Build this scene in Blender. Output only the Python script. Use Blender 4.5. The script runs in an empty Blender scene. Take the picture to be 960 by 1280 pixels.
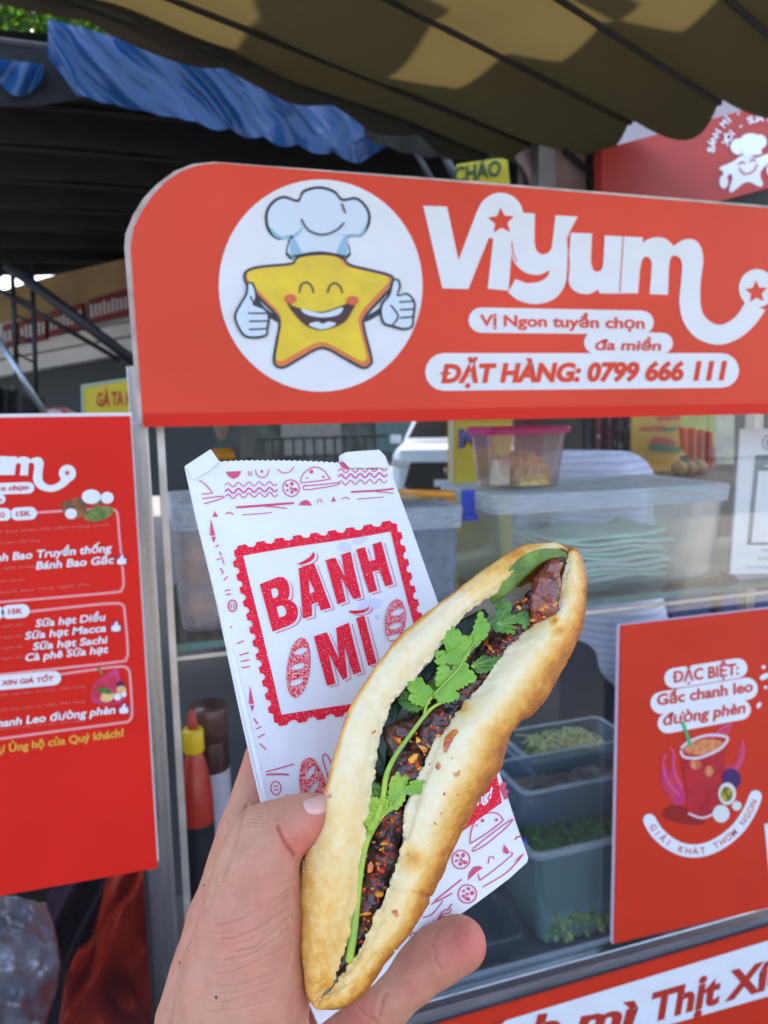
import bpy, bmesh, math, random
import numpy as np
from mathutils import Vector, Matrix
from mathutils.geometry import tessellate_polygon
from mathutils.bvhtree import BVHTree
random.seed(7); rng = np.random.default_rng(7)
S = bpy.context.scene
C = S.collection

# ---------------------------------------------------------------- camera
FPX, CX, CY = 926.0, 480.0, 640.0          # focal length and centre in photograph pixels (960 x 1280)
def _n(v): v = np.array(v, float); return v/np.linalg.norm(v)
Zd = -_n((130, 7074, FPX))                  # world up, in camera axes (right, down, forward)
Xd = np.array((2920, -175, FPX), float); Xd = _n(Xd - Zd*np.dot(Xd, Zd))
Yd = np.cross(Zd, Xd)
R = np.array([Xd, Yd, Zd])                  # camera axes -> world
EYE = np.array((0.0, 0.0, 1.55))
cam = bpy.data.cameras.new('camera'); co = bpy.data.objects.new('camera', cam); C.objects.link(co)
M = np.eye(4); M[:3, 0] = R[:, 0]; M[:3, 1] = -R[:, 1]; M[:3, 2] = -R[:, 2]; M[:3, 3] = EYE
co.matrix_world = Matrix(M.tolist())
cam.sensor_fit = 'VERTICAL'; cam.sensor_height = 36.0; cam.sensor_width = 27.0
cam.lens = FPX/1280*36.0
cam.clip_start = 0.02; cam.clip_end = 3000
cam.dof.use_dof = True; cam.dof.focus_distance = 0.335; cam.dof.aperture_fstop = 14.0
S.camera = co

# ---------------------------------------------------------------- light
SUN_EL, SUN_AZ = math.radians(61), math.radians(28)      # azimuth measured from +Y towards +X
w = bpy.data.worlds.new('World'); S.world = w; w.use_nodes = True
nt = w.node_tree; nt.nodes.clear()
sky = nt.nodes.new('ShaderNodeTexSky'); sky.sky_type = 'NISHITA'; sky.sun_disc = False
sky.sun_elevation = SUN_EL; sky.sun_rotation = SUN_AZ; sky.air_density = 1.0; sky.dust_density = 3.0; sky.ozone_density = 0.2
bg = nt.nodes.new('ShaderNodeBackground'); bg.inputs['Strength'].default_value = 0.15
wo = nt.nodes.new('ShaderNodeOutputWorld')
nt.links.new(sky.outputs[0], bg.inputs[0]); nt.links.new(bg.outputs[0], wo.inputs[0])
SUN = np.array((math.sin(SUN_AZ)*math.cos(SUN_EL), math.cos(SUN_AZ)*math.cos(SUN_EL), math.sin(SUN_EL)))
sl = bpy.data.lights.new('sun', 'SUN'); so = bpy.data.objects.new('sun', sl); C.objects.link(so)
sl.energy = 4.8; sl.angle = math.radians(0.5); sl.color = (1.0, 0.94, 0.85)
so.rotation_euler = Vector(SUN).to_track_quat('Z', 'Y').to_euler()
S.view_settings.view_transform = 'Standard'; S.view_settings.look = 'None'
S.view_settings.exposure = 2.42; S.view_settings.gamma = 1.0
S.cycles.use_denoising = True
S.cycles.max_bounces = 12; S.cycles.transparent_max_bounces = 24

# ---------------------------------------------------------------- geometry helpers
def ray(px, py): return R @ np.array(((px-CX)/FPX, (py-CY)/FPX, 1.0))
def cd(px, py, d): return EYE + ray(px, py)*d                # pixel of the photograph at a depth in metres
def wy(px, py, Y): r = ray(px, py); return EYE + r*(Y-EYE[1])/r[1]
def wz(px, py, Z): r = ray(px, py); return EYE + r*(Z-EYE[2])/r[2]
class Plane:
    def __init__(s, p, n):
        s.p = np.array(p, float); s.n = _n(n)
        if np.dot(s.n, EYE-s.p) < 0: s.n = -s.n
    def pt(s, px, py, lift=0.0):
        r = ray(px, py); t = np.dot(s.p-EYE, s.n)/np.dot(r, s.n)
        return EYE + r*t + s.n*lift
def yplane(Y): return Plane((0, Y, 0), (0, -1, 0))
def tag(o, label=None, cat=None, group=None, kind=None):
    if label: o['label'] = label
    if cat: o['category'] = cat
    if group: o['group'] = group
    if kind: o['kind'] = kind
    return o
def thing(name, loc, label, cat, group=None):
    o = bpy.data.objects.new(name, None); o.empty_display_size = 0.05; C.objects.link(o)
    o.location = [float(x) for x in loc]; return tag(o, label, cat, group)
def mesh(name, V, F, m, parent=None, smooth=False, kind=None):
    me = bpy.data.meshes.new(name)
    V = np.asarray(V, float).reshape(-1, 3)
    if parent is not None:
        pl = parent
        off = np.zeros(3)
        while pl is not None: off += np.array(pl.location); pl = pl.parent
        V = V - off
    me.from_pydata(V.tolist(), [], [tuple(int(i) for i in f) for f in F])
    me.materials.append(m)
    if smooth: me.polygons.foreach_set('use_smooth', [True]*len(me.polygons))
    me.update()
    o = bpy.data.objects.new(name, me); C.objects.link(o)
    if parent is not None: o.parent = parent
    if kind: o['kind'] = kind
    return o
class MB:
    def __init__(s): s.V = []; s.F = []
    def add(s, V, F):
        b = len(s.V); s.V += [tuple(map(float, v)) for v in V]; s.F += [tuple(b+i for i in f) for f in F]; return s
    def box(s, lo, hi):
        x0, y0, z0 = lo; x1, y1, z1 = hi
        return s.add([(x0,y0,z0),(x1,y0,z0),(x1,y1,z0),(x0,y1,z0),(x0,y0,z1),(x1,y0,z1),(x1,y1,z1),(x0,y1,z1)],
                     [(0,3,2,1),(4,5,6,7),(0,1,5,4),(1,2,6,5),(2,3,7,6),(3,0,4,7)])
    def tube(s, pts, r, n=10, cap=True):
        pts = [np.array(p, float) for p in pts]; k = len(pts)
        rr = r if hasattr(r, '__len__') else [r]*k
        V = []; up = None
        for i in range(k):
            t = _n(pts[min(i+1, k-1)]-pts[max(i-1, 0)])
            if up is None:
                up = np.cross(t, (0.3, 0.2, 0.93)); up = _n(up)
            else: up = _n(up-t*np.dot(up, t))
            b = np.cross(t, up)
            for j in range(n):
                a = 2*math.pi*j/n; V.append(pts[i]+rr[i]*(up*math.cos(a)+b*math.sin(a)))
        F = [(i*n+j, i*n+(j+1) % n, (i+1)*n+(j+1) % n, (i+1)*n+j) for i in range(k-1) for j in range(n)]
        if cap: F += [tuple(reversed(range(n))), tuple(range((k-1)*n, k*n))]
        return s.add(V, F)
    def prism(s, poly, n, thick):            # poly: 3D outline, extruded along -n*thick
        P = [np.array(p, float) for p in poly]; k = len(P); n = np.array(n, float)
        T = tessellate_polygon([[Vector(p) for p in P]])
        V = P+[p-n*thick for p in P]
        F = [tuple(t) for t in T]+[tuple(k+i for i in reversed(t)) for t in T]
        F += [(i, k+i, k+(i+1) % k, (i+1) % k) for i in range(k)]
        return s.add(V, F)
    def build(s, name, m, parent=None, smooth=False, kind=None, bevel=0):
        o = mesh(name, s.V, s.F, m, parent, smooth, kind)
        bm = bmesh.new(); bm.from_mesh(o.data); bmesh.ops.recalc_face_normals(bm, faces=bm.faces)
        bm.to_mesh(o.data); bm.free()
        if bevel:
            b = o.modifiers.new('bevel', 'BEVEL'); b.width = bevel; b.segments = 3; b.limit_method = 'ANGLE'
        return o
def lathe(profile, c, n=24):
    V = []; F = []
    for r, z in profile:
        for j in range(n):
            a = 2*math.pi*j/n; V.append((c[0]+r*math.cos(a), c[1]+r*math.sin(a), c[2]+z))
    k = len(profile)
    for i in range(k-1):
        for j in range(n): F.append((i*n+j, i*n+(j+1) % n, (i+1)*n+(j+1) % n, (i+1)*n+j))
    F += [tuple(reversed(range(n))), tuple(range((k-1)*n, k*n))]
    return V, F
def cat(pts, n=6, closed=True):              # Catmull-Rom through points
    P = np.array(pts, float); k = len(P); out = []
    rngi = range(k) if closed else range(k-1)
    for i in rngi:
        if closed: a, b, c, d = P[(i-1) % k], P[i], P[(i+1) % k], P[(i+2) % k]
        else: a, b, c, d = P[max(i-1, 0)], P[i], P[i+1], P[min(i+2, k-1)]
        for j in range(n):
            t = j/n; out.append(0.5*((2*b)+(-a+c)*t+(2*a-5*b+4*c-d)*t*t+(-a+3*b-3*c+d)*t**3))
    if not closed: out.append(P[-1])
    return [tuple(p) for p in out]
def ell(cx, cy, rx, ry=None, n=28, rot=0.0):
    ry = ry or rx; c, s = math.cos(rot), math.sin(rot); out = []
    for j in range(n):
        a = 2*math.pi*j/n; x, y = rx*math.cos(a), ry*math.sin(a)
        out.append((cx+x*c-y*s, cy+x*s+y*c))
    return out
def stroke(pts, w, closed=False, capn=5):     # outline polygon of a thick open line
    P = [np.array(p, float) for p in pts]; k = len(P)
    ww = w if hasattr(w, '__len__') else [w]*k
    L = []; Rr = []
    for i in range(k):
        t = P[min(i+1, k-1)]-P[max(i-1, 0)]; t = t/(np.linalg.norm(t)+1e-9); nn = np.array((-t[1], t[0]))
        L.append(P[i]+nn*ww[i]/2); Rr.append(P[i]-nn*ww[i]/2)
    t = _n(P[-1]-P[-2]); nn = np.array((-t[1], t[0])); e = []
    for j in range(1, capn):
        a = math.pi*j/capn; e.append(P[-1]+(nn*math.cos(a)+t*math.sin(a))*ww[-1]/2)
    t0 = _n(P[0]-P[1]); n0 = np.array((-t0[1], t0[0])); s0 = []
    for j in range(1, capn):
        a = math.pi*j/capn; s0.append(P[0]+(n0*math.cos(a)+t0*math.sin(a))*ww[0]/2)
    return [tuple(p) for p in L+e+Rr[::-1]+s0]
def offset(poly, d):                          # push a closed outline outwards
    P = [np.array(p, float) for p in poly]; k = len(P)
    A = sum(P[i][0]*P[(i+1) % k][1]-P[(i+1) % k][0]*P[i][1] for i in range(k))
    sg = 1 if A > 0 else -1; out = []
    for i in range(k):
        t = P[(i+1) % k]-P[i-1]; t = t/(np.linalg.norm(t)+1e-9)
        out.append(tuple(P[i]+np.array((t[1], -t[0]))*d*sg))
    return out
def star(cx, cy, r, ri=0.45, rot=-90, n=5):
    out = []
    for j in range(2*n):
        a = math.radians(rot+180*j/n); q = r if j % 2 == 0 else r*ri
        out.append((cx+q*math.cos(a), cy+q*math.sin(a)))
    return out
def soft(spec, n=5):                          # outline from pieces: a list is a smooth run, a tuple a corner
    out = []
    for s in spec: out += cat(s, n, False) if isinstance(s, list) else [s]
    return out
def fill2(mb, poly, fn, holes=(), lift=0.0):
    loops = [list(poly)]+[list(h) for h in holes]
    T = tessellate_polygon([[Vector((p[0], -p[1], 0)) for p in l] for l in loops])
    flat = [p for l in loops for p in l]
    mb.add([fn(p[0], p[1], lift) for p in flat], T)
def pill(p1, p2, r1, r2=None, n=8):
    r2 = r2 or r1; out = []
    a0 = math.atan2(p2[1]-p1[1], p2[0]-p1[0])
    for j in range(n+1):
        a = a0-math.pi/2+math.pi*j/n; out.append((p2[0]+r2*math.cos(a), p2[1]+r2*math.sin(a)))
    for j in range(n+1):
        a = a0+math.pi/2+math.pi*j/n; out.append((p1[0]+r1*math.cos(a), p1[1]+r1*math.sin(a)))
    return out
_tc = {}
def glyphs(s, bold=0.0, shear=0.0, space=1.0):
    if 0.012 < bold < 0.03: bold = 0.028          # the font's g breaks when thickened by less than this
    key = (s, bold, shear, space); src = s; s = s.replace('Đ', 'D')
    if key in _tc: return _tc[key]
    c = bpy.data.curves.new('lettering', 'FONT'); c.body = s; c.offset = bold; c.shear = shear; c.space_character = space
    c.resolution_u = 3
    o = bpy.data.objects.new('lettering', c); C.objects.link(o)
    bpy.context.view_layer.update()
    me = bpy.data.meshes.new_from_object(o.evaluated_get(bpy.context.evaluated_depsgraph_get()))
    V = np.zeros(len(me.vertices)*3); me.vertices.foreach_get('co', V); V = V.reshape(-1, 3)[:, :2]
    F = [tuple(p.vertices) for p in me.polygons]
    if src.startswith('Đ'):            # the bar of the crossed D
        xs = V[V[:, 1] < 0.1][:, 0].min()-shear*0.0+shear*0.33; st = 0.085+2*bold
        for xa, xb in ((xs-0.09, xs-0.002), (xs+st+0.004, xs+st+0.13)):
            k = len(V); V = np.concatenate([V, np.array([(xa, 0.31), (xb, 0.31), (xb+shear*0.09, 0.40), (xa+shear*0.09, 0.40)])]); F.append((k, k+1, k+2, k+3))
    bpy.data.objects.remove(o); bpy.data.curves.remove(c); bpy.data.meshes.remove(me)
    par = list(range(len(V)))                 # islands (letters, accents) sit a hair apart so that none share a plane
    def root(i):
        while par[i] != i: par[i] = par[par[i]]; i = par[i]
        return i
    for f_ in F:
        for i in f_[1:]: par[root(i)] = root(f_[0])
    rt = {}; Z = np.array([rt.setdefault(root(i), len(rt)) % 6 for i in range(len(V))])*0.00005
    V = np.concatenate([V, Z[:, None]], 1)
    _tc[key] = (V, F); return V, F
def text(mb, s, a, b, cap, fn, bold=0.012, shear=0.0, lift=0.0, space=1.0):
    """a, b: pixels where the baseline starts and ends; cap: capital height in pixels at a"""
    V, F = glyphs(s, bold, shear, space)
    if len(V) == 0: return
    x0, x1 = V[:, 0].min(), V[:, 0].max()
    a = np.array(a, float); b = np.array(b, float); d = (b-a)/(x1-x0)
    dn = np.array((0.0, -cap/0.70))
    mb.add([fn(*(a+d*(v[0]-x0)+dn*v[1]), lift+v[2]) for v in V], F)
def arctext(mb, s, cx, cy, r, a0, a1, cap, fn, bold=0.01, lift=0.0, inward=False, ry=None):
    """letters set round an arc, angles in degrees of the picture (clockwise from +x)"""
    n = len(s); ry = ry or r
    for i, ch in enumerate(s):
        if ch == ' ': continue
        a = math.radians(a0+(a1-a0)*(i+0.5)/n)
        V, F = glyphs(ch, bold)
        if len(V) == 0: continue
        mid = (V[:, 0].min()+V[:, 0].max())/2; k = cap/0.70
        p = np.array((cx+r*math.cos(a), cy+ry*math.sin(a)))
        up = np.array((math.cos(a), math.sin(a)))*(-1 if inward else 1)
        rt = np.array((-up[1], up[0]))
        mb.add([fn(*(p+rt*(v[0]-mid)*k+up*v[1]*k), lift) for v in V], F)

# ---------------------------------------------------------------- signed-distance solids
def surface_nets(F, org, h):
    nx, ny, nz = F.shape; I = F < 0
    cnt = np.zeros((nx-1, ny-1, nz-1), np.float32); pos = np.zeros((nx-1, ny-1, nz-1, 3), np.float32)
    sl = lambda o, n: slice(o, o+n-1)
    cor = [(a, b, c) for a in (0, 1) for b in (0, 1) for c in (0, 1)]
    for a in cor:
        for ax in range(3):
            if a[ax]: continue
            b = list(a); b[ax] = 1
            fa = F[sl(a[0], nx), sl(a[1], ny), sl(a[2], nz)]; fb = F[sl(b[0], nx), sl(b[1], ny), sl(b[2], nz)]
            m = (fa < 0) != (fb < 0); t = np.where(m, fa/(fa-fb+1e-12), 0)
            for q in range(3): pos[..., q] += np.where(m, (t if q == ax else a[q]), 0)
            cnt += m
    act = cnt > 0; idx = -np.ones(act.shape, np.int64); idx[act] = np.arange(act.sum())
    g = np.argwhere(act); V = (g+pos[act]/cnt[act][:, None])*h+np.array(org)
    Fs = []
    for ax in range(3):
        u, v = (ax+1) % 3, (ax+2) % 3
        a = I.take(range(0, I.shape[ax]-1), ax); b = I.take(range(1, I.shape[ax]), ax)
        e = np.argwhere(a != b); e = e[(e[:, u] > 0) & (e[:, v] > 0)]
        e = e[(e[:, u] < act.shape[u]) & (e[:, v] < act.shape[v])]
        q = []
        for du, dv in ((-1, -1), (0, -1), (0, 0), (-1, 0)):
            c = e.copy(); c[:, u] += du; c[:, v] += dv; q.append(idx[c[:, 0], c[:, 1], c[:, 2]])
        q = np.stack(q, 1); ins = I[e[:, 0], e[:, 1], e[:, 2]]
        q[~ins] = q[~ins][:, ::-1]; Fs.append(q)
    return V, np.concatenate(Fs)
def smin(a, b, k):
    h = np.clip(0.5+0.5*(b-a)/k, 0, 1); return b*(1-h)+a*h-k*h*(1-h)
def cone(P, a, b, ra, rb):
    a = np.array(a, np.float32); b = np.array(b, np.float32); d = b-a
    t = np.clip(((P-a)@d)/np.dot(d, d), 0, 1)
    return np.linalg.norm(P-a-t[..., None]*d, axis=-1)-(ra+(rb-ra)*t)
def grid(lo, hi, h):
    ax = [np.arange(lo[i], hi[i], h, dtype=np.float32) for i in range(3)]
    return np.stack(np.meshgrid(*ax, indexing='ij'), -1)
def relax(V, F, it=2, lam=0.5):
    F = np.asarray(F)
    for _ in range(it):
        acc = np.zeros_like(V); n = np.zeros(len(V))
        for i in range(4):
            a, b = F[:, i], F[:, (i+1) % 4]
            np.add.at(acc, a, V[b]); np.add.at(n, a, 1); np.add.at(acc, b, V[a]); np.add.at(n, b, 1)
        V = V+lam*(acc/np.maximum(n, 1)[:, None]-V)
    return V
def normals(V, F):
    F = np.asarray(F); n = np.cross(V[F[:, 2]]-V[F[:, 0]], V[F[:, -1]]-V[F[:, 1]]); N = np.zeros_like(V)
    for i in range(F.shape[1]): np.add.at(N, F[:, i], n)
    return N/(np.linalg.norm(N, axis=1)[:, None]+1e-12)
def subdiv(V, F):                             # split every quad in four
    F = np.asarray(F); E = np.concatenate([F[:, [i, (i+1) % 4]] for i in range(4)]); Es = np.sort(E, 1)
    key = Es[:, 0]*np.int64(len(V))+Es[:, 1]; u, inv = np.unique(key, return_inverse=True)
    a, b = u//len(V), u % len(V); mid = (V[a]+V[b])/2; nF = len(F); n0 = len(V)
    cen = V[F].mean(1); ei = inv.reshape(4, nF)+n0; ci = np.arange(nF)+n0+len(mid)
    nf = np.concatenate([np.stack([F[:, i], ei[i], ci, ei[i-1]], 1) for i in range(4)])
    return np.concatenate([V, mid, cen]), nf
def vnoise(P, sc, seed=0):                    # smooth value noise, -1..1
    P = np.asarray(P)*sc+seed*17.3; i = np.floor(P).astype(np.int64); f = P-i; f = f*f*(3-2*f); out = 0
    for c in ((a, b, c) for a in (0, 1) for b in (0, 1) for c in (0, 1)):
        j = i+np.array(c); h = (j[..., 0]*374761393+j[..., 1]*668265263+j[..., 2]*2147483647+seed*974711) & 0xffffffff
        h = ((h ^ (h >> 13))*1274126177) & 0xffffffff; h = ((h ^ (h >> 16)) & 0xffff)/32767.5-1
        wgt = 1.0
        for q in range(3): wgt = wgt*(f[..., q] if c[q] else 1-f[..., q])
        out = out+h*wgt
    return out
def seg_dist(Q, line):                        # distance of 2D points to a polyline
    D = np.full(len(Q), 1e9)
    for a, b in zip(line[:-1], line[1:]):
        a = np.array(a, float); b = np.array(b, float); d = b-a
        t = np.clip(((Q-a)@d)/np.dot(d, d), 0, 1); D = np.minimum(D, np.linalg.norm(Q-a-t[:, None]*d, axis=1))
    return D
def to_px(V):                                 # where world points fall in the photograph
    q = (np.asarray(V)-EYE)@R; return np.stack([q[:, 0]/q[:, 2]*FPX+CX, q[:, 1]/q[:, 2]*FPX+CY], 1)

# ---------------------------------------------------------------- materials
def mat(name, col, rough=0.5, metal=0.0, var=0.0, vscale=8.0, col2=None, bump=0.0, bscale=60.0, spec=None,
        sss=0.0, sssr=(1, 0.35, 0.2), sscale=0.004, coat=0.0, aniso=None, fac=None, ramp=(0.4, 0.6)):
    m = bpy.data.materials.new(name); m.use_nodes = True; t = m.node_tree; N = t.nodes; L = t.links
    b = N['Principled BSDF']; b.inputs['Base Color'].default_value = (*col, 1)
    b.inputs['Roughness'].default_value = rough; b.inputs['Metallic'].default_value = metal
    if spec is not None: b.inputs['Specular IOR Level'].default_value = spec
    if sss:
        b.inputs['Subsurface Weight'].default_value = sss; b.inputs['Subsurface Radius'].default_value = sssr
        b.inputs['Subsurface Scale'].default_value = sscale
    if coat: b.inputs['Coat Weight'].default_value = coat; b.inputs['Coat Roughness'].default_value = 0.08
    tc = N.new('ShaderNodeTexCoord'); mp = N.new('ShaderNodeMapping'); L.new(tc.outputs['Object'], mp.inputs[0])
    if aniso: mp.inputs['Scale'].default_value = aniso
    if var or col2:
        nz = N.new('ShaderNodeTexNoise'); nz.inputs['Scale'].default_value = vscale; nz.inputs['Detail'].default_value = 6
        L.new(mp.outputs[0], nz.inputs[0]); rp = N.new('ShaderNodeValToRGB'); L.new(nz.outputs[0], rp.inputs[0])
        rp.color_ramp.elements[0].position = ramp[0] if col2 else 0.3; rp.color_ramp.elements[1].position = ramp[1] if col2 else 0.7
        c2 = col2 or tuple(c*(1-var) for c in col); c1 = col if col2 else tuple(min(1, c*(1+var*0.6)) for c in col)
        rp.color_ramp.elements[0].color = (*c2, 1); rp.color_ramp.elements[1].color = (*c1, 1)
        L.new(rp.outputs[0], b.inputs['Base Color'])
        mr = N.new('ShaderNodeMapRange'); L.new(nz.outputs[0], mr.inputs[0])
        mr.inputs[3].default_value = max(0.02, rough*0.8); mr.inputs[4].default_value = min(1, rough*1.2); L.new(mr.outputs[0], b.inputs['Roughness'])
    if bump:
        n2 = N.new('ShaderNodeTexNoise'); n2.inputs['Scale'].default_value = bscale; n2.inputs['Detail'].default_value = 8
        L.new(mp.outputs[0], n2.inputs[0]); bp = N.new('ShaderNodeBump'); bp.inputs['Strength'].default_value = bump
        bp.inputs['Distance'].default_value = 0.3/bscale; L.new(n2.outputs[0], bp.inputs['Height']); L.new(bp.outputs[0], b.inputs['Normal'])
    return m
def crackle(m, scale, strength, dist=0.0001, warp=0.25):   # fine cracks / skin lines over whatever bump is there
    t = m.node_tree; N = t.nodes; L = t.links; b = N['Principled BSDF']; tc = N.new('ShaderNodeTexCoord')
    nz = N.new('ShaderNodeTexNoise'); nz.inputs['Scale'].default_value = scale*0.6; L.new(tc.outputs['Object'], nz.inputs[0])
    ad = N.new('ShaderNodeVectorMath'); ad.operation = 'MULTIPLY_ADD'; L.new(nz.outputs[1], ad.inputs[0]); ad.inputs[1].default_value = (warp*3/scale,)*3; L.new(tc.outputs['Object'], ad.inputs[2])
    vo = N.new('ShaderNodeTexVoronoi'); vo.feature = 'DISTANCE_TO_EDGE'; vo.inputs['Scale'].default_value = scale; L.new(ad.outputs[0], vo.inputs[0])
    mr = N.new('ShaderNodeMapRange'); L.new(vo.outputs[0], mr.inputs[0]); mr.inputs[2].default_value = 0.12
    bp = N.new('ShaderNodeBump'); bp.inputs['Strength'].default_value = strength; bp.inputs['Distance'].default_value = dist; L.new(mr.outputs[0], bp.inputs['Height'])
    if b.inputs['Normal'].links: L.new(b.inputs['Normal'].links[0].from_socket, bp.inputs['Normal'])
    L.new(bp.outputs[0], b.inputs['Normal'])
def glass(name, tint=(0.93, 0.97, 0.97), gloss=0.03, refl=1.0):   # thin pane: clear with a fresnel reflection
    m = bpy.data.materials.new(name); m.use_nodes = True; t = m.node_tree; N = t.nodes; L = t.links
    N.remove(N['Principled BSDF']); out = N['Material Output']
    tr = N.new('ShaderNodeBsdfTransparent'); tr.inputs[0].default_value = (*tint, 1)
    gl = N.new('ShaderNodeBsdfGlossy'); gl.inputs['Roughness'].default_value = gloss
    fr = N.new('ShaderNodeFresnel'); fr.inputs[0].default_value = 1.5
    mu = N.new('ShaderNodeMath'); mu.operation = 'MULTIPLY'; mu.inputs[1].default_value = refl; L.new(fr.outputs[0], mu.inputs[0])
    mx = N.new('ShaderNodeMixShader'); L.new(mu.outputs[0], mx.inputs[0]); L.new(tr.outputs[0], mx.inputs[1]); L.new(gl.outputs[0], mx.inputs[2])
    L.new(mx.outputs[0], out.inputs[0]); return m
def plastic(name, tint, milk, milkcol=(0.7, 0.8, 0.85), refl=0.9, gloss=0.15):   # clear food box: part scattering, part clear
    m = glass(name, tint, gloss, refl); t = m.node_tree; N = t.nodes; L = t.links; out = N['Material Output']
    top = out.inputs[0].links[0].from_node
    df = N.new('ShaderNodeBsdfDiffuse'); df.inputs[0].default_value = (*milkcol, 1)
    tl = N.new('ShaderNodeBsdfTranslucent'); tl.inputs[0].default_value = (*milkcol, 1)
    a = N.new('ShaderNodeMixShader'); a.inputs[0].default_value = 0.4; L.new(df.outputs[0], a.inputs[1]); L.new(tl.outputs[0], a.inputs[2])
    nz = N.new('ShaderNodeTexNoise'); nz.inputs['Scale'].default_value = 9; nz.inputs['Detail'].default_value = 5
    mr = N.new('ShaderNodeMapRange'); L.new(nz.outputs[0], mr.inputs[0]); mr.inputs[1].default_value = 0.3; mr.inputs[2].default_value = 0.7
    mr.inputs[3].default_value = milk*0.75; mr.inputs[4].default_value = min(1, milk*1.3)
    mx = N.new('ShaderNodeMixShader'); L.new(mr.outputs[0], mx.inputs[0]); L.new(top.outputs[0], mx.inputs[1]); L.new(a.outputs[0], mx.inputs[2])
    L.new(mx.outputs[0], out.inputs[0]); return m
def cloth(name, col, trans, rough=0.7, var=0.15, vscale=3.0, bump=0.3, bscale=25, tcol=None, gloss=None):  # canvas that lets some light through
    m = mat(name, col, rough, var=var, vscale=vscale, bump=bump, bscale=bscale); t = m.node_tree; N = t.nodes; L = t.links
    out = N['Material Output']; b = N['Principled BSDF']
    if gloss is not None: b.inputs['Roughness'].default_value = gloss
    tl = N.new('ShaderNodeBsdfTranslucent'); tl.inputs[0].default_value = (*(tcol or col), 1)
    mx = N.new('ShaderNodeMixShader'); mx.inputs[0].default_value = trans
    L.new(b.outputs[0], mx.inputs[1]); L.new(tl.outputs[0], mx.inputs[2]); L.new(mx.outputs[0], out.inputs[0]); return m

RED = mat('sign_red', (0.78, 0.070, 0.030), 0.42, var=0.14, vscale=3, bump=0.06, bscale=14, spec=0.22)
RED2 = mat('menu_red', (0.72, 0.018, 0.010), 0.45, var=0.10, vscale=5, bump=0.05, bscale=12, spec=0.2)
RED3 = mat('poster_red', (0.64, 0.036, 0.014), 0.42, var=0.08, vscale=6, bump=0.05, bscale=12, spec=0.25)
WHITE = mat('print_white', (0.80, 0.81, 0.84), 0.4, var=0.04, vscale=20)
INK = mat('ink_dark', (0.035, 0.03, 0.05), 0.4, var=0.2)
YELLOW = mat('print_yellow', (0.86, 0.60, 0.020), 0.4, var=0.12, vscale=30)
ORANGE = mat('print_orange', (0.75, 0.20, 0.04), 0.4, var=0.1)
STEEL = mat('brushed_steel', (0.55, 0.55, 0.57), 0.28, 1.0, var=0.25, vscale=3, bump=0.12, bscale=30, aniso=(40, 40, 1.2))
STEELH = mat('brushed_rail', (0.60, 0.62, 0.65), 0.22, 1.0, var=0.2, vscale=3, bump=0.1, bscale=30, aniso=(1.2, 40, 40))
ALU = mat('worn_aluminium', (0.62, 0.61, 0.58), 0.35, 0.8, var=0.3, vscale=14)
GLASS = glass('case_glass', (0.985, 0.995, 0.995), 0.015, 0.30)
GLASSEDGE = mat('glass_edge', (0.03, 0.16, 0.15), 0.15, var=0.3, vscale=20)
# ================================================================ SETTING
ASPH = mat('asphalt', (0.042, 0.042, 0.044), 0.85, var=0.35, vscale=1.3, bump=0.4, bscale=45)
gr = mesh('ground', [(-400, -400, 0), (400, -400, 0), (400, 400, 0), (-400, 400, 0)], [(0, 1, 2, 3)], ASPH, kind='structure')
PAVE = mat('pavement_tile', (0.13, 0.115, 0.098), 0.8, var=0.3, vscale=2.5, bump=0.3, bscale=30)
mb = MB().box((-9, -6.0, 0.003), (9, -2.2, 0.12)); mb.build('pavement', PAVE, kind='structure', bevel=0.01)

# ---- building across the yard with a row of dark red panels
WALLT = mat('ochre_wall', (0.55, 0.38, 0.18), 0.85, var=0.25, vscale=3)
WALLG = mat('grey_wall', (0.085, 0.095, 0.105), 0.8, var=0.2, vscale=2)
BEAM = mat('white_beam', (0.85, 0.84, 0.83), 0.6, var=0.12, vscale=4)
MAROON = mat('maroon_panel', (0.26, 0.018, 0.02), 0.5, var=0.2)
pA = wy(0, 519, 6.3); pB = wy(160, 519, 5.6)
dirv = _n(pB-pA); nb = np.cross(dirv, (0, 0, 1)); BP = Plane((pA[0], pA[1], 0), nb)
bld = thing('market_building', (pA[0], pA[1], 0), 'far low building with an ochre upper wall and dark red panels under its eaves', 'building')
def slab(name, px, m, lift, th, parent):
    pl_ = Plane(BP.p+BP.n*lift, BP.n); return MB().prism([pl_.pt(x, y) for x, y in px], BP.n, th).build(name, m, parent)
slab('wall', [(-40, 425), (300, 350), (300, 620), (-40, 620)], WALLG, 0, 0.2, bld)
slab('upper_wall', [(-40, 376), (60, 346), (300, 290), (300, 372), (-40, 462)], WALLT, 0.05, 0.3, bld)
slab('soffit_beam', [(-40, 458), (300, 398), (300, 416), (-40, 477)], BEAM, 0.12, 0.25, bld)
slab('lower_beam', [(-40, 440), (300, 378), (300, 394), (-40, 455)], BEAM, 0.16, 0.2, bld)
slab('frieze', [(-40, 412), (300, 350), (300, 376), (-40, 438)], BEAM, 0.09, 0.2, bld)
zz = lambda x, y: (x/4.27, 240+y/4.27)
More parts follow.
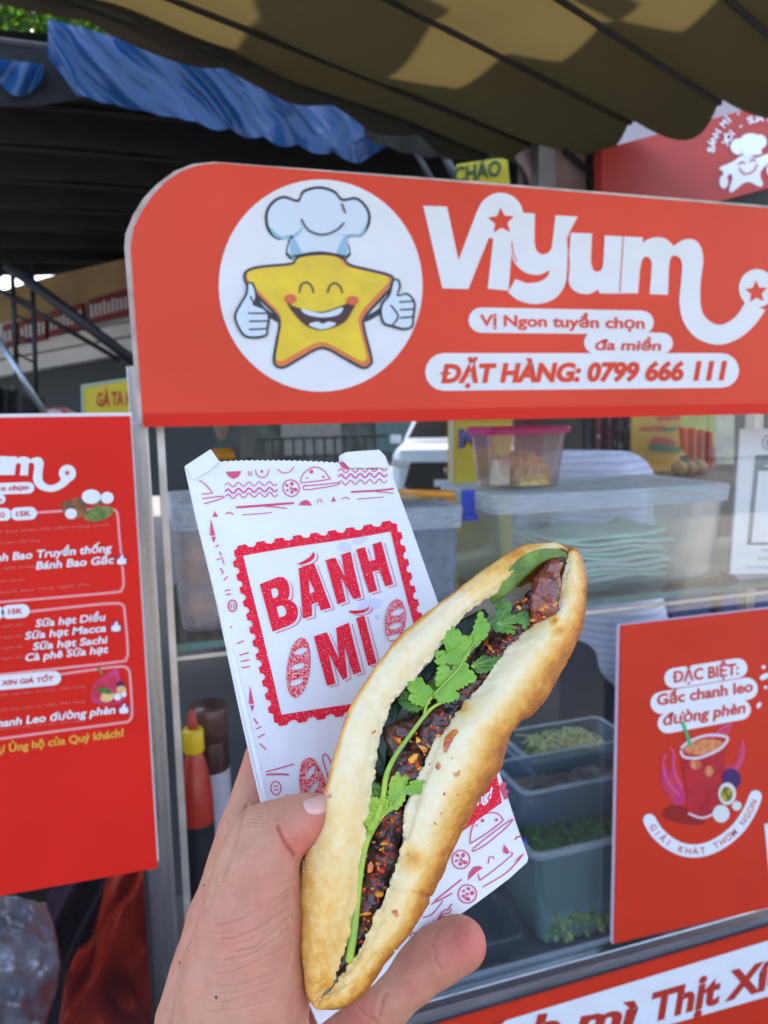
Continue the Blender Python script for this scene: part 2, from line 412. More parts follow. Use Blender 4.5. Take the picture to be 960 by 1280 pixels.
for i, q in enumerate([[(12, 712), (82, 690), (88, 812), (20, 832)], [(100, 688), (238, 650), (242, 785), (108, 812)],
                       [(262, 640), (435, 592), (440, 722), (262, 768)], [(472, 574), (700, 508), (706, 645), (480, 702)]]):
    p = slab('name_panel', [zz(*a) for a in q], MAROON, 0.20, 0.03, bld)
    t_ = MB()
    # the photograph shows only blurred upright strokes here: short pale bars, no readable word
    nb_ = max(3, int((q[2][0]-q[3][0])/22))
    for j in range(nb_):
        u = (j+0.3)/nb_; u2 = u+0.55/nb_
        fx = lambda uu, vv: ((q[3][0]*(1-uu)+q[2][0]*uu)*(1-vv)+(q[0][0]*(1-uu)+q[1][0]*uu)*vv,
                             (q[3][1]*(1-uu)+q[2][1]*uu)*(1-vv)+(q[0][1]*(1-uu)+q[1][1]*uu)*vv)
        hh = 0.68+0.1*random.random()
        fill2(t_, [zz(*fx(u, 0.22)), zz(*fx(u2, 0.22)), zz(*fx(u2, hh)), zz(*fx(u, hh))], lambda x, y, l: Plane(BP.p+BP.n*0.204, BP.n).pt(x, y))
    t_.build('lettering', WHITE, p)
# roofs of the market: truss pipes
PIPE = mat('dark_pipe', (0.03, 0.03, 0.035), 0.5, 0.3, var=0.3)
PIPEL = mat('galvanised_pipe', (0.42, 0.47, 0.52), 0.35, 0.7, var=0.2)
def pipe(name, pts, r, m, parent=None): return MB().tube(pts, r, 10).build(name, m, parent, smooth=True)
tr = thing('canopy_truss', wz(40, 560, 0), 'dark steel pipe truss holding the black canopy over the menu board', 'truss')
def wyz(px, py, Y): return wy(px, py, Y)
pipe('chord', [wyz(8, 330, 3.4), wyz(215, 488, 3.4)], 0.022, PIPE, tr)
pipe('chord', [wyz(-20, 352, 3.5), wyz(150, 450, 3.5)], 0.010, PIPE, tr)
for x0, x1, y1 in ((15, 21, 456), (40, 46, 520)):
    pipe('post', [wyz(x0, 330, 3.5), wyz(x1, y1 if y1 > 500 else 470, 3.5)], 0.010, PIPE, tr)
for k in range(5):
    pipe('web', [wyz(16+k, 345+k*24, 3.5), wyz(42, 357+k*24, 3.5)], 0.005, PIPE, tr)
pipe('brace', [wyz(-6, 418, 3.0), wyz(60, 523, 3.0)], 0.011, PIPEL, tr)
# black covered stall under the truss
BLK = mat('black_plastic_sheet', (0.012, 0.012, 0.014), 0.6, var=0.3)
V = []; nu, nv = 26, 14
for i in range(nu):
    for j in range(nv):
        a = i/(nu-1); b = j/(nv-1)
        p = wy(-70+130*a, 480+30*a*a*0+22*(abs(a-0.35)*1.5)**2, 3.9)
        V.append((p[0]+0.02*math.sin(9*b+a*5), p[1]+0.10*b+0.05*math.sin(a*14), p[2]*(1-b)+0.02*math.sin(a*20+b*7)*(1-b)))
F = [(i*nv+j, (i+1)*nv+j, (i+1)*nv+j+1, i*nv+j+1) for i in range(nu-1) for j in range(nv-1)]
tag(mesh('covered_stall', V, F, BLK, smooth=True), 'dark covered goods heaped in the yard beyond the menu board', 'covered goods')
pl = MB()
V, F = lathe([(0.001, 0), (0.07, 0.004), (0.08, 0.03), (0.05, 0.06), (0.0015, 0.065)], wy(72, 519, 3.4)-np.array((0, 0, 0.03)), 18)
bk = thing('parked_bundle', wz(72, 640, 0), 'small red and white bundle on a dark crate behind the menu board', 'bundle')
pl = MB().add(V, F); pl.build('bundle', mat('bundle_white', (0.6, 0.5, 0.48), 0.6, col2=(0.5, 0.05, 0.04), vscale=20), bk, smooth=True)
q = wy(72, 519, 3.4); MB().box((q[0]-0.14, q[1]-0.12, 0.0), (q[0]+0.14, q[1]+0.12, q[2]-0.03)).build('crate', BLK, bk)

# ---- yellow chicken sign
def board(name, px, Y, th, m, label, catg, parent=None, corner=None):
    P = yplane(Y); t = thing(name, wy(sum(p[0] for p in px)/len(px), max(p[1] for p in px), Y), label, catg)
    MB().prism([P.pt(x, y) for x, y in px], P.n, th).build('board', m, t)
    return t, P
YB = mat('yellow_board', (0.72, 0.55, 0.02), 0.45, var=0.1)
t, P = board('food_sign', [(103, 483), (240, 462), (240, 515), (104, 521)], 2.1, 0.02, YB,
             'yellow sign with red letters beside the left end of the big red sign', 'sign')
m_ = MB(); text(m_, 'GÀ TA KC', (121, 508), (172, 505), 17, P.pt, 0.03, lift=0.002); m_.build('lettering', mat('sign_letters_red', (0.5, 0.03, 0.02), 0.5), t)
fm = MB(); fill2(fm, [(101, 481), (240, 460), (240, 463), (105, 485), (106, 519), (240, 513), (240, 517), (102, 523)], P.pt, lift=0.003)
fm.build('frame', mat('sign_trim_green', (0.35, 0.45, 0.3), 0.5), t)
# yellow CHÁO sign under the tarpaulin
t, P = board('porridge_sign', [(572, 205), (634, 196), (642, 270), (572, 270)], 2.6, 0.02, YB, 'small yellow sign reading HÁO, half hidden behind the big red sign', 'sign')
m_ = MB(); text(m_, 'CHÁO', (567, 229), (626, 219), 19, P.pt, 0.03, lift=0.002); m_.build('lettering', mat('sign_letters_green', (0.03, 0.10, 0.03), 0.5), t)
# grey poles left of it
pt_ = thing('support_poles', wy(525, 300, 2.7), 'pair of slanting grey steel poles under the edge of the olive tarpaulin', 'poles')
GP = mat('grey_pole', (0.16, 0.17, 0.19), 0.5, 0.4, var=0.2)
pipe('pole', [wy(502, 158, 2.7), wy(548, 240, 2.7)], 0.011, GP, pt_)
pipe('pole', [wy(545, 172, 2.7), wy(578, 240, 2.7)], 0.016, GP, pt_)
pipe('pole', [wy(652, 180, 2.3), wy(654, 260, 2.3)], 0.016, GP, pt_)
pipe('pole', [wy(668, 180, 2.2), wy(672, 260, 2.2)], 0.014, GP, pt_)

# ---- neighbouring shop front: white soffit, pale box, red fascia with the round emblem
P = yplane(2.15)
SOF = mat('soffit_board', (0.52, 0.42, 0.42), 0.7, var=0.15, vscale=3)
shop = thing('neighbouring_shop', wy(850, 500, 2.2), 'shop building front with a pale pink soffit, right of the pole under the tarpaulin', 'shop front')
MB().prism([P.pt(x, y, -0.10) for x, y in [(672, 175), (800, 108), (1010, 90), (1010, 150), (750, 215), (690, 215)]], P.n, 0.05).build('soffit', SOF, shop)
MB().prism([P.pt(x, y, -0.04) for x, y in [(700, 183), (708, 176), (741, 189), (741, 250), (700, 226)]], P.n, 0.03).build('fascia_end', mat('fascia_end_pink', (0.45, 0.33, 0.32), 0.7, var=0.1), shop)
MB().prism([P.pt(x, y, -0.03) for x, y in [(680, 178), (700, 176), (702, 262), (680, 262)]], P.n, 0.05).build('pillar', mat('pale_pillar', (0.42, 0.47, 0.52), 0.6, var=0.2), shop)
MB().prism([P.pt(x, y, 0.02) for x, y in [(702, 192), (704, 187), (762, 236), (760, 242)]], P.n, 0.02).build('rafter', PIPE, shop)
MB().prism([P.pt(x, y, 0.0) for x, y in [(741, 187), (753, 187), (757, 262), (741, 262)]], P.n, 0.04).build('bracket', PIPE, shop)
MB().prism([P.pt(x, y, -0.08) for x, y in [(740, 180), (1100, 110), (1100, 300), (740, 300)]], P.n, 0.05).build('dark_wall', BLK, shop)
P = yplane(2.05)
fs = thing('shop_fascia_sign', wy(860, 250, 2.05), 'dark red fascia sign at the top right with a white chef star emblem', 'sign')
FRED = mat('fascia_red', (0.46, 0.028, 0.012), 0.5, var=0.2)
MB().prism([P.pt(x, y) for x, y in [(752, 187), (1040, 107), (1040, 214), (860, 262), (752, 262)]], P.n, 0.04).build('board', FRED, fs)
em = MB(); s4 = lambda x, y: (480+x/2, y/2)
def blob(mb, pts, fn, lift): fill2(mb, cat([s4(*p) for p in pts], 4), fn, lift=lift)
blob(em, [(838, 420), (870, 405), (898, 385), (905, 375), (925, 395), (960, 385), (975, 392), (940, 430), (946, 462), (935, 466), (905, 455), (870, 480), (862, 474), (870, 440), (848, 430)], P.pt, 0.002)
for e_ in (ell(885, 367, 20, 20), ell(915, 352, 26, 18), ell(938, 355, 17, 18), ell(848, 455, 11, 17), ell(854, 432, 8, 10), ell(966, 425, 11, 17)):
    fill2(em, [s4(*p) for p in e_], P.pt, lift=0.0022+0.0004*len(em.V)/200)
fill2(em, [s4(*p) for p in [(893, 372), (940, 362), (942, 386), (896, 394)]], P.pt, lift=0.0042)
em.build('emblem', WHITE, fs)
ef = MB()
for l_ in ([(885, 412), (892, 405), (899, 410)], [(912, 405), (919, 398), (925, 403)], [(886, 422), (900, 436), (922, 428), (930, 412)]):
    fill2(ef, [s4(*p) for p in stroke(cat(l_, 4, False), 3.5)], P.pt, lift=0.006)
ef.build('emblem_face', FRED, fs)
et = MB()
arctext(et, 'BÁNH MÌ - BÁNH BAO', 948, 400, 126, -172, -60, 17, lambda x, y, l: P.pt(*s4(x, y), 0.003), 0.02)
arctext(et, 'XÔI - SỮA HẠT', 948, 400, 96, -158, -62, 17, lambda x, y, l: P.pt(*s4(x, y), 0.003), 0.02)
et.build('lettering', WHITE, fs)

# ================================================================ CANOPIES
# olive tarpaulin: a flat rectangle of sagging cloth, ribs run away to the right
HT = 2.42
K = wz(618, 186, HT)
def hdir(px): r = ray(px, 510); r[2] = 0; return _n(r)
ea = hdir(1500)                              # along the ribs
eb = _n(wz(900, 124, HT)-K)                  # towards the right and back to the viewer
OLV = cloth('olive_canvas', (0.030, 0.026, 0.016), 0.5, 0.9, var=0.42, vscale=3.2, bump=0.5, bscale=22, tcol=(0.038, 0.028, 0.010))
na, nb2 = 120, 150; LA, LB = 2.5, 2.4; sp = 0.52
RB = [-0.02]+[float(np.dot(wz(x, y, HT)-K, eb)) for x, y in ((665, 176), (790, 151), (900, 123))]
RB += [RB[-1]+(RB[-1]-RB[-2])*k for k in range(1, 8)]
V = []
for i in range(na):
    for j in range(nb2):
        a = -LA*i/(na-1); b = (LB+0.02)*j/(nb2-1)-0.02
        kk = max(i_ for i_ in range(len(RB)) if RB[i_] <= b+1e-6); sp = RB[kk+1]-RB[kk]; ph = (b-RB[kk])/sp; sag = -0.12*sp*math.sin(math.pi*min(1, max(0, ph)))**0.8 if j else 0
        sag += -0.03*math.exp(a/0.25)*math.sin(math.pi*ph)
        aa = a + 0.10*math.sin(math.pi*ph)*math.exp(a/0.3)      # scalloped far edge
        p = K+ea*aa+eb*b; nz_ = 0.012*vnoise(np.array([[p[0], p[1], 0]]), 5, 3)[0]
        V.append((p[0], p[1], HT+sag+nz_+0.02*(-a)*0.6-0.03*b*0))
F = [(i*nb2+j, i*nb2+j+1, (i+1)*nb2+j+1, (i+1)*nb2+j) for i in range(na-1) for j in range(nb2-1)]
tp = thing('tarpaulin_awning', K, 'large sagging olive canvas awning overhead with sunlit yellow patches', 'awning')
mesh('canvas', V, F, OLV, tp, smooth=True)
RIB = mat('awning_rib', (0.02, 0.018, 0.014), 0.7, var=0.3)
for k in range(7):
    p0 = K+eb*RB[k]-np.array((0, 0, 0.012)); p1 = p0-ea*LA+np.array((0, 0, 0.012*LA))
    MB().tube([p0, p1], 0.007, 8).build('rib', RIB, tp, smooth=True)
# hanging valance along the left side of the awning
V = []; nu, nv = 200, 8
for i in range(nu):
    for j in range(nv):
        a = -LA*i/(nu-1); s_ = abs(math.sin(a*math.pi/0.33)); dz = (0.030+0.030*s_)*j/(nv-1)
        p = K+ea*a-eb*(-0.004+0.035*j/(nv-1)+0.008*math.sin(a*23)*j/(nv-1))
        V.append((p[0], p[1], HT-0.012*a-dz+0.035*(1-j/(nv-1))))
F = [(i*nv+j, i*nv+j+1, (i+1)*nv+j+1, (i+1)*nv+j) for i in range(nu-1) for j in range(nv-1)]
VAL = cloth('valance_canvas', (0.032, 0.029, 0.02), 0.04, 0.9, var=0.25, vscale=4)
mesh('valance', V, F, VAL, tp, smooth=True)
# ragged strip that hangs below the near corner over the poles
V = []; nu, nv = 60, 8
for i in range(nu):
    for j in range(nv):
        u = i/(nu-1); px = 455+260*u; top = 150+22*u if u < 0.6 else 163-10*(u-0.6)
        bot = 168+30*math.sin(math.pi*min(1, u*1.0))**0.7+3*abs(math.sin(u*26))
        v = j/(nv-1); q_ = wy(px, top*(1-v)+bot*v, 2.42+0.02*math.sin(u*40)+0.02*v)
        V.append(q_)
F = [(i*nv+j, i*nv+j+1, (i+1)*nv+j+1, (i+1)*nv+j) for i in range(nu-1) for j in range(nv-1)]
mesh('hanging_strip', V, F, VAL, tp, smooth=True)

# sheets added above the awning, out of view, to shade its far part
SHADE = mat('shade_sheet_metal', (0.30, 0.30, 0.31), 0.5, 0.5, var=0.2)
dz = 2.2
def up(px, py, h=dz):                        # the point on the sun's line through the spot seen at a pixel
    p = wz(px, py, HT-0.04); return p+SUN*(h/SUN[2])
def sheet(px, nm='shade_sheet', parent=None, h=dz):
    P_ = [up(x, y, h) for x, y in px]
    return MB().prism(P_, (0, 0, 1), 0.03).build(nm, SHADE, parent)
rs = thing('added_shade_sheets', up(700, 150), 'unseen metal sheets added above the olive awning to throw the dark bands on it', 'roof')
sheet([(-400, 118), (60, 62), (292, 78), (322, 33), (505, 79), (480, 100), (572, 112), (640, 82), (700, 84), (772, 36), (852, 47), (930, -6), (1300, -60), (1500, 500), (560, 320), (200, 300)], parent=rs)
sheet([(322, 33), (505, 79), (560, 18), (470, -30), (380, -60), (300, -30)], parent=rs, h=dz-0.1)
sheet([(772, 36), (800, 12), (640, -60), (560, -60)], parent=rs, h=dz-0.2)
# blue tarpaulin hanging under its left edge
BLUE = cloth('blue_tarpaulin', (0.012, 0.055, 0.155), 0.18, 0.35, var=0.25, vscale=5, bump=0.25, bscale=14, tcol=(0.03, 0.18, 0.6), gloss=0.25)
top = [(60, 24), (100, 34), (150, 48), (215, 58), (290, 84), (350, 100), (430, 128), (500, 150), (520, 160)]
bot = [(78, 118), (100, 124), (170, 137), (212, 144), (258, 152), (305, 163), (352, 174), (400, 186), (452, 196)]
bot = [(60, 70), (96, 118), (150, 132), (212, 145), (262, 154), (305, 164), (352, 176), (400, 186), (450, 198)]
nu, nv = 160, 30; V = []
def lerp_poly(P_, u):
    x = u*(len(P_)-1); i = min(int(x), len(P_)-2); f = x-i; return (P_[i][0]*(1-f)+P_[i+1][0]*f, P_[i][1]*(1-f)+P_[i+1][1]*f)
for i in range(nu):
    u = i/(nu-1); a = lerp_poly(top, u); b = lerp_poly(bot, u)
    sc = 7*abs(math.sin(u*math.pi*8.7)) if u > 0.45 else 2*math.sin(u*40)**2
    for j in range(nv):
        v = j/(nv-1)
        fold = 0.05*vnoise(np.array([[(u-v*0.22)*11, v*1.2, 0]]), 1.0, 3)[0]*(0.4+0.6*v)+0.022*vnoise(np.array([[(u-v*0.25)*30, v*1.5, 0]]), 1.0, 7)[0]+0.006*vnoise(np.array([[(u-v*0.3)*80, v*5, 0]]), 1.0, 8)[0]
        V.append(wy(a[0]*(1-v)+b[0]*v, (a[1]*(1-v)+b[1]*v)+sc*v, 2.55+0.9*u*0+fold))
F = [(i*nv+j, i*nv+j+1, (i+1)*nv+j+1, (i+1)*nv+j) for i in range(nu-1) for j in range(nv-1)]
bt = thing('blue_tarpaulin', wy(280, 120, 2.55), 'wrinkled blue tarpaulin hanging below the left edge of the olive awning', 'tarpaulin')
mesh('drape', V, F, BLUE, bt, smooth=True)
V = []
for i in range(30):
    u = i/29
    for j in range(14):
        v = j/13; x = -30+84*u; y = 70+8*u*1.3; yb = y+(12+32*math.sin(math.pi*min(1, max(0, (u-0.25)/0.75)))**0.7)
        V.append(wy(x, y*(1-v)+yb*v, 2.62+0.02*math.sin(u*14+v*3)))
F = [(i*14+j, i*14+j+1, (i+1)*14+j+1, (i+1)*14+j) for i in range(29) for j in range(13)]
tag(mesh('blue_tarpaulin', V, F, BLUE, smooth=True), 'small scalloped end of blue tarpaulin below the leaves at the top left corner', 'tarpaulin')
# black shade canopy, ribbed
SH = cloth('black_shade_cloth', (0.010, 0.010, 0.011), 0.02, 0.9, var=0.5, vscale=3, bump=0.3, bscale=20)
P_n = [wz(-420, 95, 2.75), wz(-420, 330, 2.75), wz(215, 352, 2.75), wz(900, 300, 2.75)]
V = []; nu, nv = 60, 90
x0, x1 = -7.5, 9.0; y0, y1 = 2.72, 6.0
yf = wz(100, 340, 2.72)[1]
for i in range(nu):
    for j in range(nv):
        a = i/(nu-1); b = j/(nv-1); Y = 2.66+(yf-2.66)*b
        V.append((x0+(x1-x0)*a, Y+0.06*math.sin(a*40)*(b > 0.98), 2.72-0.07*abs(math.sin(b*math.pi*8))+0.02*math.sin(a*60)))
F = [(i*nv+j, i*nv+j+1, (i+1)*nv+j+1, (i+1)*nv+j) for i in range(nu-1) for j in range(nv-1)]
bc = thing('black_canopy', (-1, 2.7, 2.72), 'black ribbed shade canopy behind the big red sign', 'canopy')
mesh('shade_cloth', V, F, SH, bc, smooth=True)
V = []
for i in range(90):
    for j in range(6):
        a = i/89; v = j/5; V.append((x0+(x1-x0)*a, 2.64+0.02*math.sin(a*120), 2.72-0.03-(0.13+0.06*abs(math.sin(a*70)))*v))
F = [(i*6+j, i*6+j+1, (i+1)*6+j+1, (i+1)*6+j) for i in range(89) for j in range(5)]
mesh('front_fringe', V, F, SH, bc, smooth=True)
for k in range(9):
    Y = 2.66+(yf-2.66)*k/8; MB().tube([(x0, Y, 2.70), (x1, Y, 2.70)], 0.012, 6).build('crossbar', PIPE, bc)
# dark back wall of the market hall under the canopy, right of the open view
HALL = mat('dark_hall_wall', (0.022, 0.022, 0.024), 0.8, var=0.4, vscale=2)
hx = wy(172, 500, 4.6)[0]
hx2 = float(wy(655, 500, 4.9)[0])
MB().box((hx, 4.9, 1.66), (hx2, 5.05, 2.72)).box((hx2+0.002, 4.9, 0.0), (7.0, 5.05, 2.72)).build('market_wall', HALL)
MB().box((0.4, 5.2, 5.3), (16, 15, 5.42)).build('added_shade_roof', HALL)  # high roof added out of view to keep the street ground shaded
tag(C.objects['added_shade_roof'], 'unseen dark roof added high over the street behind the cart to shade it', 'roof')
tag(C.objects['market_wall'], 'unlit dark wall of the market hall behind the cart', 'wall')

# ---- row of shops across the road behind the viewer (added to cut sky reflections in the glass)
op = thing('added_shop_row', (0, -15, 0), 'low row of shops added behind the viewer to darken reflections in the case glass', 'building')
MB().box((-22, -15.5, 0), (22, -15, 3.6)).build('wall', mat('opposite_wall', (0.16, 0.15, 0.14), 0.8, col2=(0.07, 0.09, 0.08), vscale=0.8), op)
for k in range(11):
    MB().box((-21+4*k, -15, 0.2), (-18.2+4*k, -14.93, 2.4)).build('shutter', mat('opposite_shutter', ((0.10, 0.10, 0.11), (0.25, 0.06, 0.03), (0.05, 0.09, 0.12))[k % 3], 0.6), op)

# ---- tree with sunlit leaves in the top left corner
LEAF = cloth('tree_leaves', (0.05, 0.11, 0.018), 0.4, 0.5, var=0.5, vscale=4, bump=0, tcol=(0.10, 0.22, 0.015))
tb = wz(-60, 560, 0); tb = wy(10, 60, 6.5)
tree = thing('broadleaf_tree', (tb[0]-0.6, tb[1]+0.5, 0), 'leafy tree showing through the gap at the top left corner', 'tree')
mbt = MB(); base = np.array((tb[0]-0.6, tb[1]+0.5, 0)); hgt = tb[2]
mbt.tube([base, base+(0.05, 0, hgt*0.5), base+(0.2, -0.1, hgt)], [0.16, 0.12, 0.05], 12)
for k in range(9):
    a = k*2.4; p = base+np.array((0.1, 0, hgt*(0.45+0.05*k)))
    mbt.tube([p, p+np.array((0.5*math.cos(a), 0.5*math.sin(a), 0.35)), p+np.array((1.0*math.cos(a), 1.0*math.sin(a), 0.6))], [0.05, 0.03, 0.01], 7)
mbt.build('trunk', mat('bark', (0.09, 0.07, 0.05), 0.9, var=0.3, bump=0.5), tree, smooth=True)
V = []; F = []
for k in range(15000):
    th = rng.uniform(0, 2*math.pi); ph = math.acos(rng.uniform(-1, 1)); r_ = 1.5*rng.uniform(0.15, 1)**0.5
    c = base+np.array((0.3+r_*math.sin(ph)*math.cos(th)*1.15, r_*math.sin(ph)*math.sin(th), hgt+0.05+r_*math.cos(ph)*0.8))
    if vnoise(np.array([c]), 2.2, 5)[0] < -0.45: continue
    d1 = _n(rng.normal(size=3)); d2 = _n(np.cross(d1, rng.normal(size=3))); L_ = rng.uniform(0.08, 0.14)
    b = len(V); V += [c-d1*L_/2, c+d2*L_*0.3, c+d1*L_/2, c-d2*L_*0.3]; F.append((b, b+1, b+2, b+3))
mesh('crown', V, F, LEAF, tree)
# ================================================================ FOOD CART
FY = 1.03                                    # front glass
BY = 1.50                                    # back of the case
zsh = wy(850, 740, FY+0.02)[2]               # height of the middle shelf
zfl = wy(700, 1207, FY)[2]                   # floor of the case
xl = wy(185, 700, FY)[0]; xr = 1.45
ztop = 1.95
cart = thing('food_cart', (0, FY+0.2, 0), 'glass food cart with steel posts carrying the big red sign, behind the sandwich', 'food cart')
MB().box((xl-0.028, FY-0.014, 0.05), (xl+0.010, FY+0.03, wy(185, 527, FY)[2])).build('post', STEEL, cart, bevel=0.002)
MB().box((xl+0.020, FY-0.006, 0.6), (xl+0.030, FY+0.012, 1.56)).build('glass_channel', ALU, cart, bevel=0.001)
MB().box((xr, FY-0.014, 0.05), (xr+0.035, FY+0.03, ztop-0.15)).build('post', STEEL, cart, bevel=0.002)
for X in (xl-0.02, xr): MB().box((X, BY-0.01, 0.05), (X+0.03, BY+0.02, ztop-0.3)).build('post', STEEL, cart, bevel=0.002)
MB().box((xl+0.03, FY, zfl+0.012), (xr, FY+0.005, 1.62)).build('front_glass', GLASS, cart)
MB().box((xl+0.03, FY+0.03, zsh-0.008), (xr-0.002, BY-0.03, zsh)).build('shelf', glass('shelf_glass', (0.80, 0.92, 0.90), 0.02, 0.9), cart)
MB().box((xl+0.03, FY+0.022, zsh-0.0085), (xr-0.002, FY+0.0295, zsh+0.0005)).build('shelf_edge', GLASSEDGE, cart)
MB().box((xl+0.03, FY+0.0215, zsh-0.022), (xr-0.002, FY+0.0245, zsh-0.016)).build('shelf_rail', ALU, cart)
MB().box((xl+0.03, FY+0.006, zfl-0.03), (xr, BY, zfl)).build('case_floor', mat('case_floor_steel', (0.22, 0.24, 0.26), 0.35, 0.6, var=0.3), cart)
MB().box((xl+0.012, FY-0.012, zfl-0.006), (xr, FY+0.006, zfl+0.012)).build('glass_channel', STEELH, cart, bevel=0.002)
z2 = wy(700, 1236, FY-0.01)[2]
MB().box((xl+0.012, FY-0.010, z2-0.01), (xr, FY+0.02, zfl-0.0065)).build('rail', mat('dark_steel_rail', (0.20, 0.20, 0.21), 0.5, 0.25, var=0.35, vscale=8, aniso=(1.5, 30, 30), bump=0.1), cart, bevel=0.002)
MB().box((xl+0.012, FY+0.03, 0.12), (xr, BY, zfl-0.035)).build('cabinet', mat('cabinet_steel', (0.3, 0.3, 0.31), 0.4, 0.7, var=0.2), cart)
for X in (xl, xr-0.05):
    for Y in (FY+0.05, BY-0.08):
        V, F = lathe([(0.005, -0.012), (0.045, -0.012), (0.05, 0), (0.045, 0.012), (0.005, 0.012)], (0, 0, 0), 18)
        V = [(X+0.02+v[2], Y+v[0], 0.051+v[1]) for v in V]; MB().add(V, F).build('wheel', INK, cart)

# ---- big header sign
HP = yplane(0.985)
hs = thing('header_sign', (0, 0.985, 1.6), 'big red rounded sign on top of the cart with white wordmark and phone number', 'sign')
zA = lambda x, y: (140+x/2.286, 190+y/2.286)
zB = lambda x, y: (500+x/2.087, 200+y/2.087)
cor = [(178.5, 530), (163, 310)] + [zA(*p) for p in [(62, 215), (85, 170), (115, 125), (150, 88), (195, 56), (240, 39), (300, 31)]]
cor += [(560, 226.5), (960, 260), (1420, 299.0), (1420, 503.8), (960, 513.8)]
outer = [(173, 530), (155.5, 310)] + [zA(*p) for p in [(38, 235), (60, 180), (90, 132), (128, 92), (178, 55), (228, 35), (290, 28)]] + [(560, 224), (960, 257), (1420, 296.0), (1420, 500), (960, 511)]
MB().prism([HP.pt(x, y) for x, y in cor], HP.n, 0.012).build('panel', RED, hs)
BK = yplane(0.9975)
MB().prism([BK.pt(x, y) for x, y in outer], HP.n, 0.02).build('backing', mat('cream_sign_edge', (0.62, 0.60, 0.54), 0.5, var=0.35, vscale=25), hs)
zs0 = HP.pt(178.5, 530)[2]
lip = MB().box((HP.pt(179, 530)[0]+0.001, 0.979, zs0-0.004), (1.5, 0.9845, zs0+0.012)); lip.build('bottom_fold', mat('sign_fold_red', (0.72, 0.030, 0.014), 0.45, spec=0.15), hs)
f = HP.pt
dk = MB(); fill2(dk, [zA(*p) for p in ell(596, 382, 291, 303, 64)], f, lift=0.0006); dk.build('emblem_disc', WHITE, hs)
ln = MB(); ye = MB(); wh = MB(); oc = MB(); mo = MB()
def A4(pts, n=4): return [zA(*p) for p in cat(pts, n)]
# arms, hat outline, star outline, gloves outline
for p in ([(400, 400), (430, 450), (475, 480)], [(800, 400), (770, 450), (725, 478)]): fill2(ln, [zA(*q) for q in stroke(cat(p, 4, False), 16)], f, lift=0.0010)
hat = [(508, 305), (505, 245), (475, 250), (445, 225), (438, 180), (455, 145), (490, 127), (530, 138), (545, 112), (590, 100), (635, 112), (658, 135), (700, 132), (732, 165), (735, 205), (712, 240), (672, 246), (670, 305)]
stb = [(376, 352), (392, 335), (430, 326), (512, 318), (528, 300), (560, 292), (602, 289), (640, 293), (664, 306), (680, 322), (735, 336), (790, 350), (806, 365), (800, 388), (765, 425), (722, 475), (722, 510), (742, 590), (735, 612), (712, 618), (660, 590), (600, 562), (540, 590), (492, 617), (466, 612), (460, 590), (468, 540), (474, 480), (430, 430), (385, 382)]
gl1 = [(385, 378), (400, 375), (410, 395), (412, 420), (405, 435), (430, 445), (445, 460), (448, 480), (444, 505), (440, 525), (410, 532), (375, 525), (352, 485), (352, 460), (368, 430), (382, 405)]
gl2 = [(800, 368), (815, 365), (822, 385), (815, 410), (840, 405), (858, 420), (864, 440), (860, 470), (856, 500), (830, 508), (800, 500), (775, 492), (765, 465), (768, 435), (788, 410), (795, 385)]
fill2(ln, A4(offset(hat, 2)), f, lift=0.0012); fill2(wh, A4(offset(hat, -7)), f, lift=0.0016)
fill2(ln, A4(offset(stb, 2)), f, lift=0.0020); fill2(oc, A4(offset(stb, -6)), f, lift=0.0024); fill2(ye, A4(offset([(x*0.985+5, y*0.975+5) for x, y in stb], -10)), f, lift=0.0028)
for g_ in (gl1, gl2): fill2(ln, A4(offset(g_, 2)), f, lift=0.0032); fill2(wh, A4(offset(g_, -5)), f, lift=0.0036)
L2 = [[(540, 195), (560, 225), (600, 238), (640, 225), (660, 205)], [(655, 150), (664, 175)], [(515, 300), (590, 288), (665, 300)],
      [(534, 402), (540, 380), (555, 374), (568, 384), (574, 402)], [(614, 402), (622, 382), (636, 376), (650, 386), (656, 402)],
      [(405, 435), (395, 415)], [(390, 462), (440, 462)], [(392, 485), (442, 484)], [(392, 508), (438, 506)],
      [(820, 430), (855, 428)], [(822, 452), (862, 450)], [(822, 475), (860, 472)], [(795, 440), (815, 470), (800, 495)]]
for i, l_ in enumerate(L2): fill2(ln, [zA(*q) for q in stroke(cat(l_, 4, False), 5)], f, lift=0.0040+0.00002*i)
fill2(mo, A4([(498, 430), (525, 445), (600, 458), (690, 428), (680, 462), (655, 492), (600, 510), (555, 498), (520, 465)]), f, lift=0.0042)
fill2(wh, A4([(540, 450), (600, 462), (655, 445), (645, 466), (600, 474), (555, 466)]), f, lift=0.0046)
fill2(wh, A4([(560, 495), (585, 486), (600, 492), (618, 486), (638, 493), (600, 508)]), f, lift=0.0046)
ch = MB()
for c_ in ((508, 421), (685, 426)): fill2(ch, [zA(*q) for q in ell(c_[0], c_[1], 17, 13, 16)], f, lift=0.0048)
bs = MB(); fill2(bs, A4([(508, 240), (530, 262), (540, 300), (512, 303)]), f, lift=0.0018); fill2(bs, A4([(672, 238), (650, 262), (640, 298), (668, 302)]), f, lift=0.0018)
fill2(bs, A4([(450, 215), (480, 240), (520, 235), (545, 215), (530, 240), (500, 250), (465, 242)]), f, lift=0.0018); fill2(bs, A4([(640, 235), (700, 238), (726, 205), (718, 235), (690, 244)]), f, lift=0.0019)
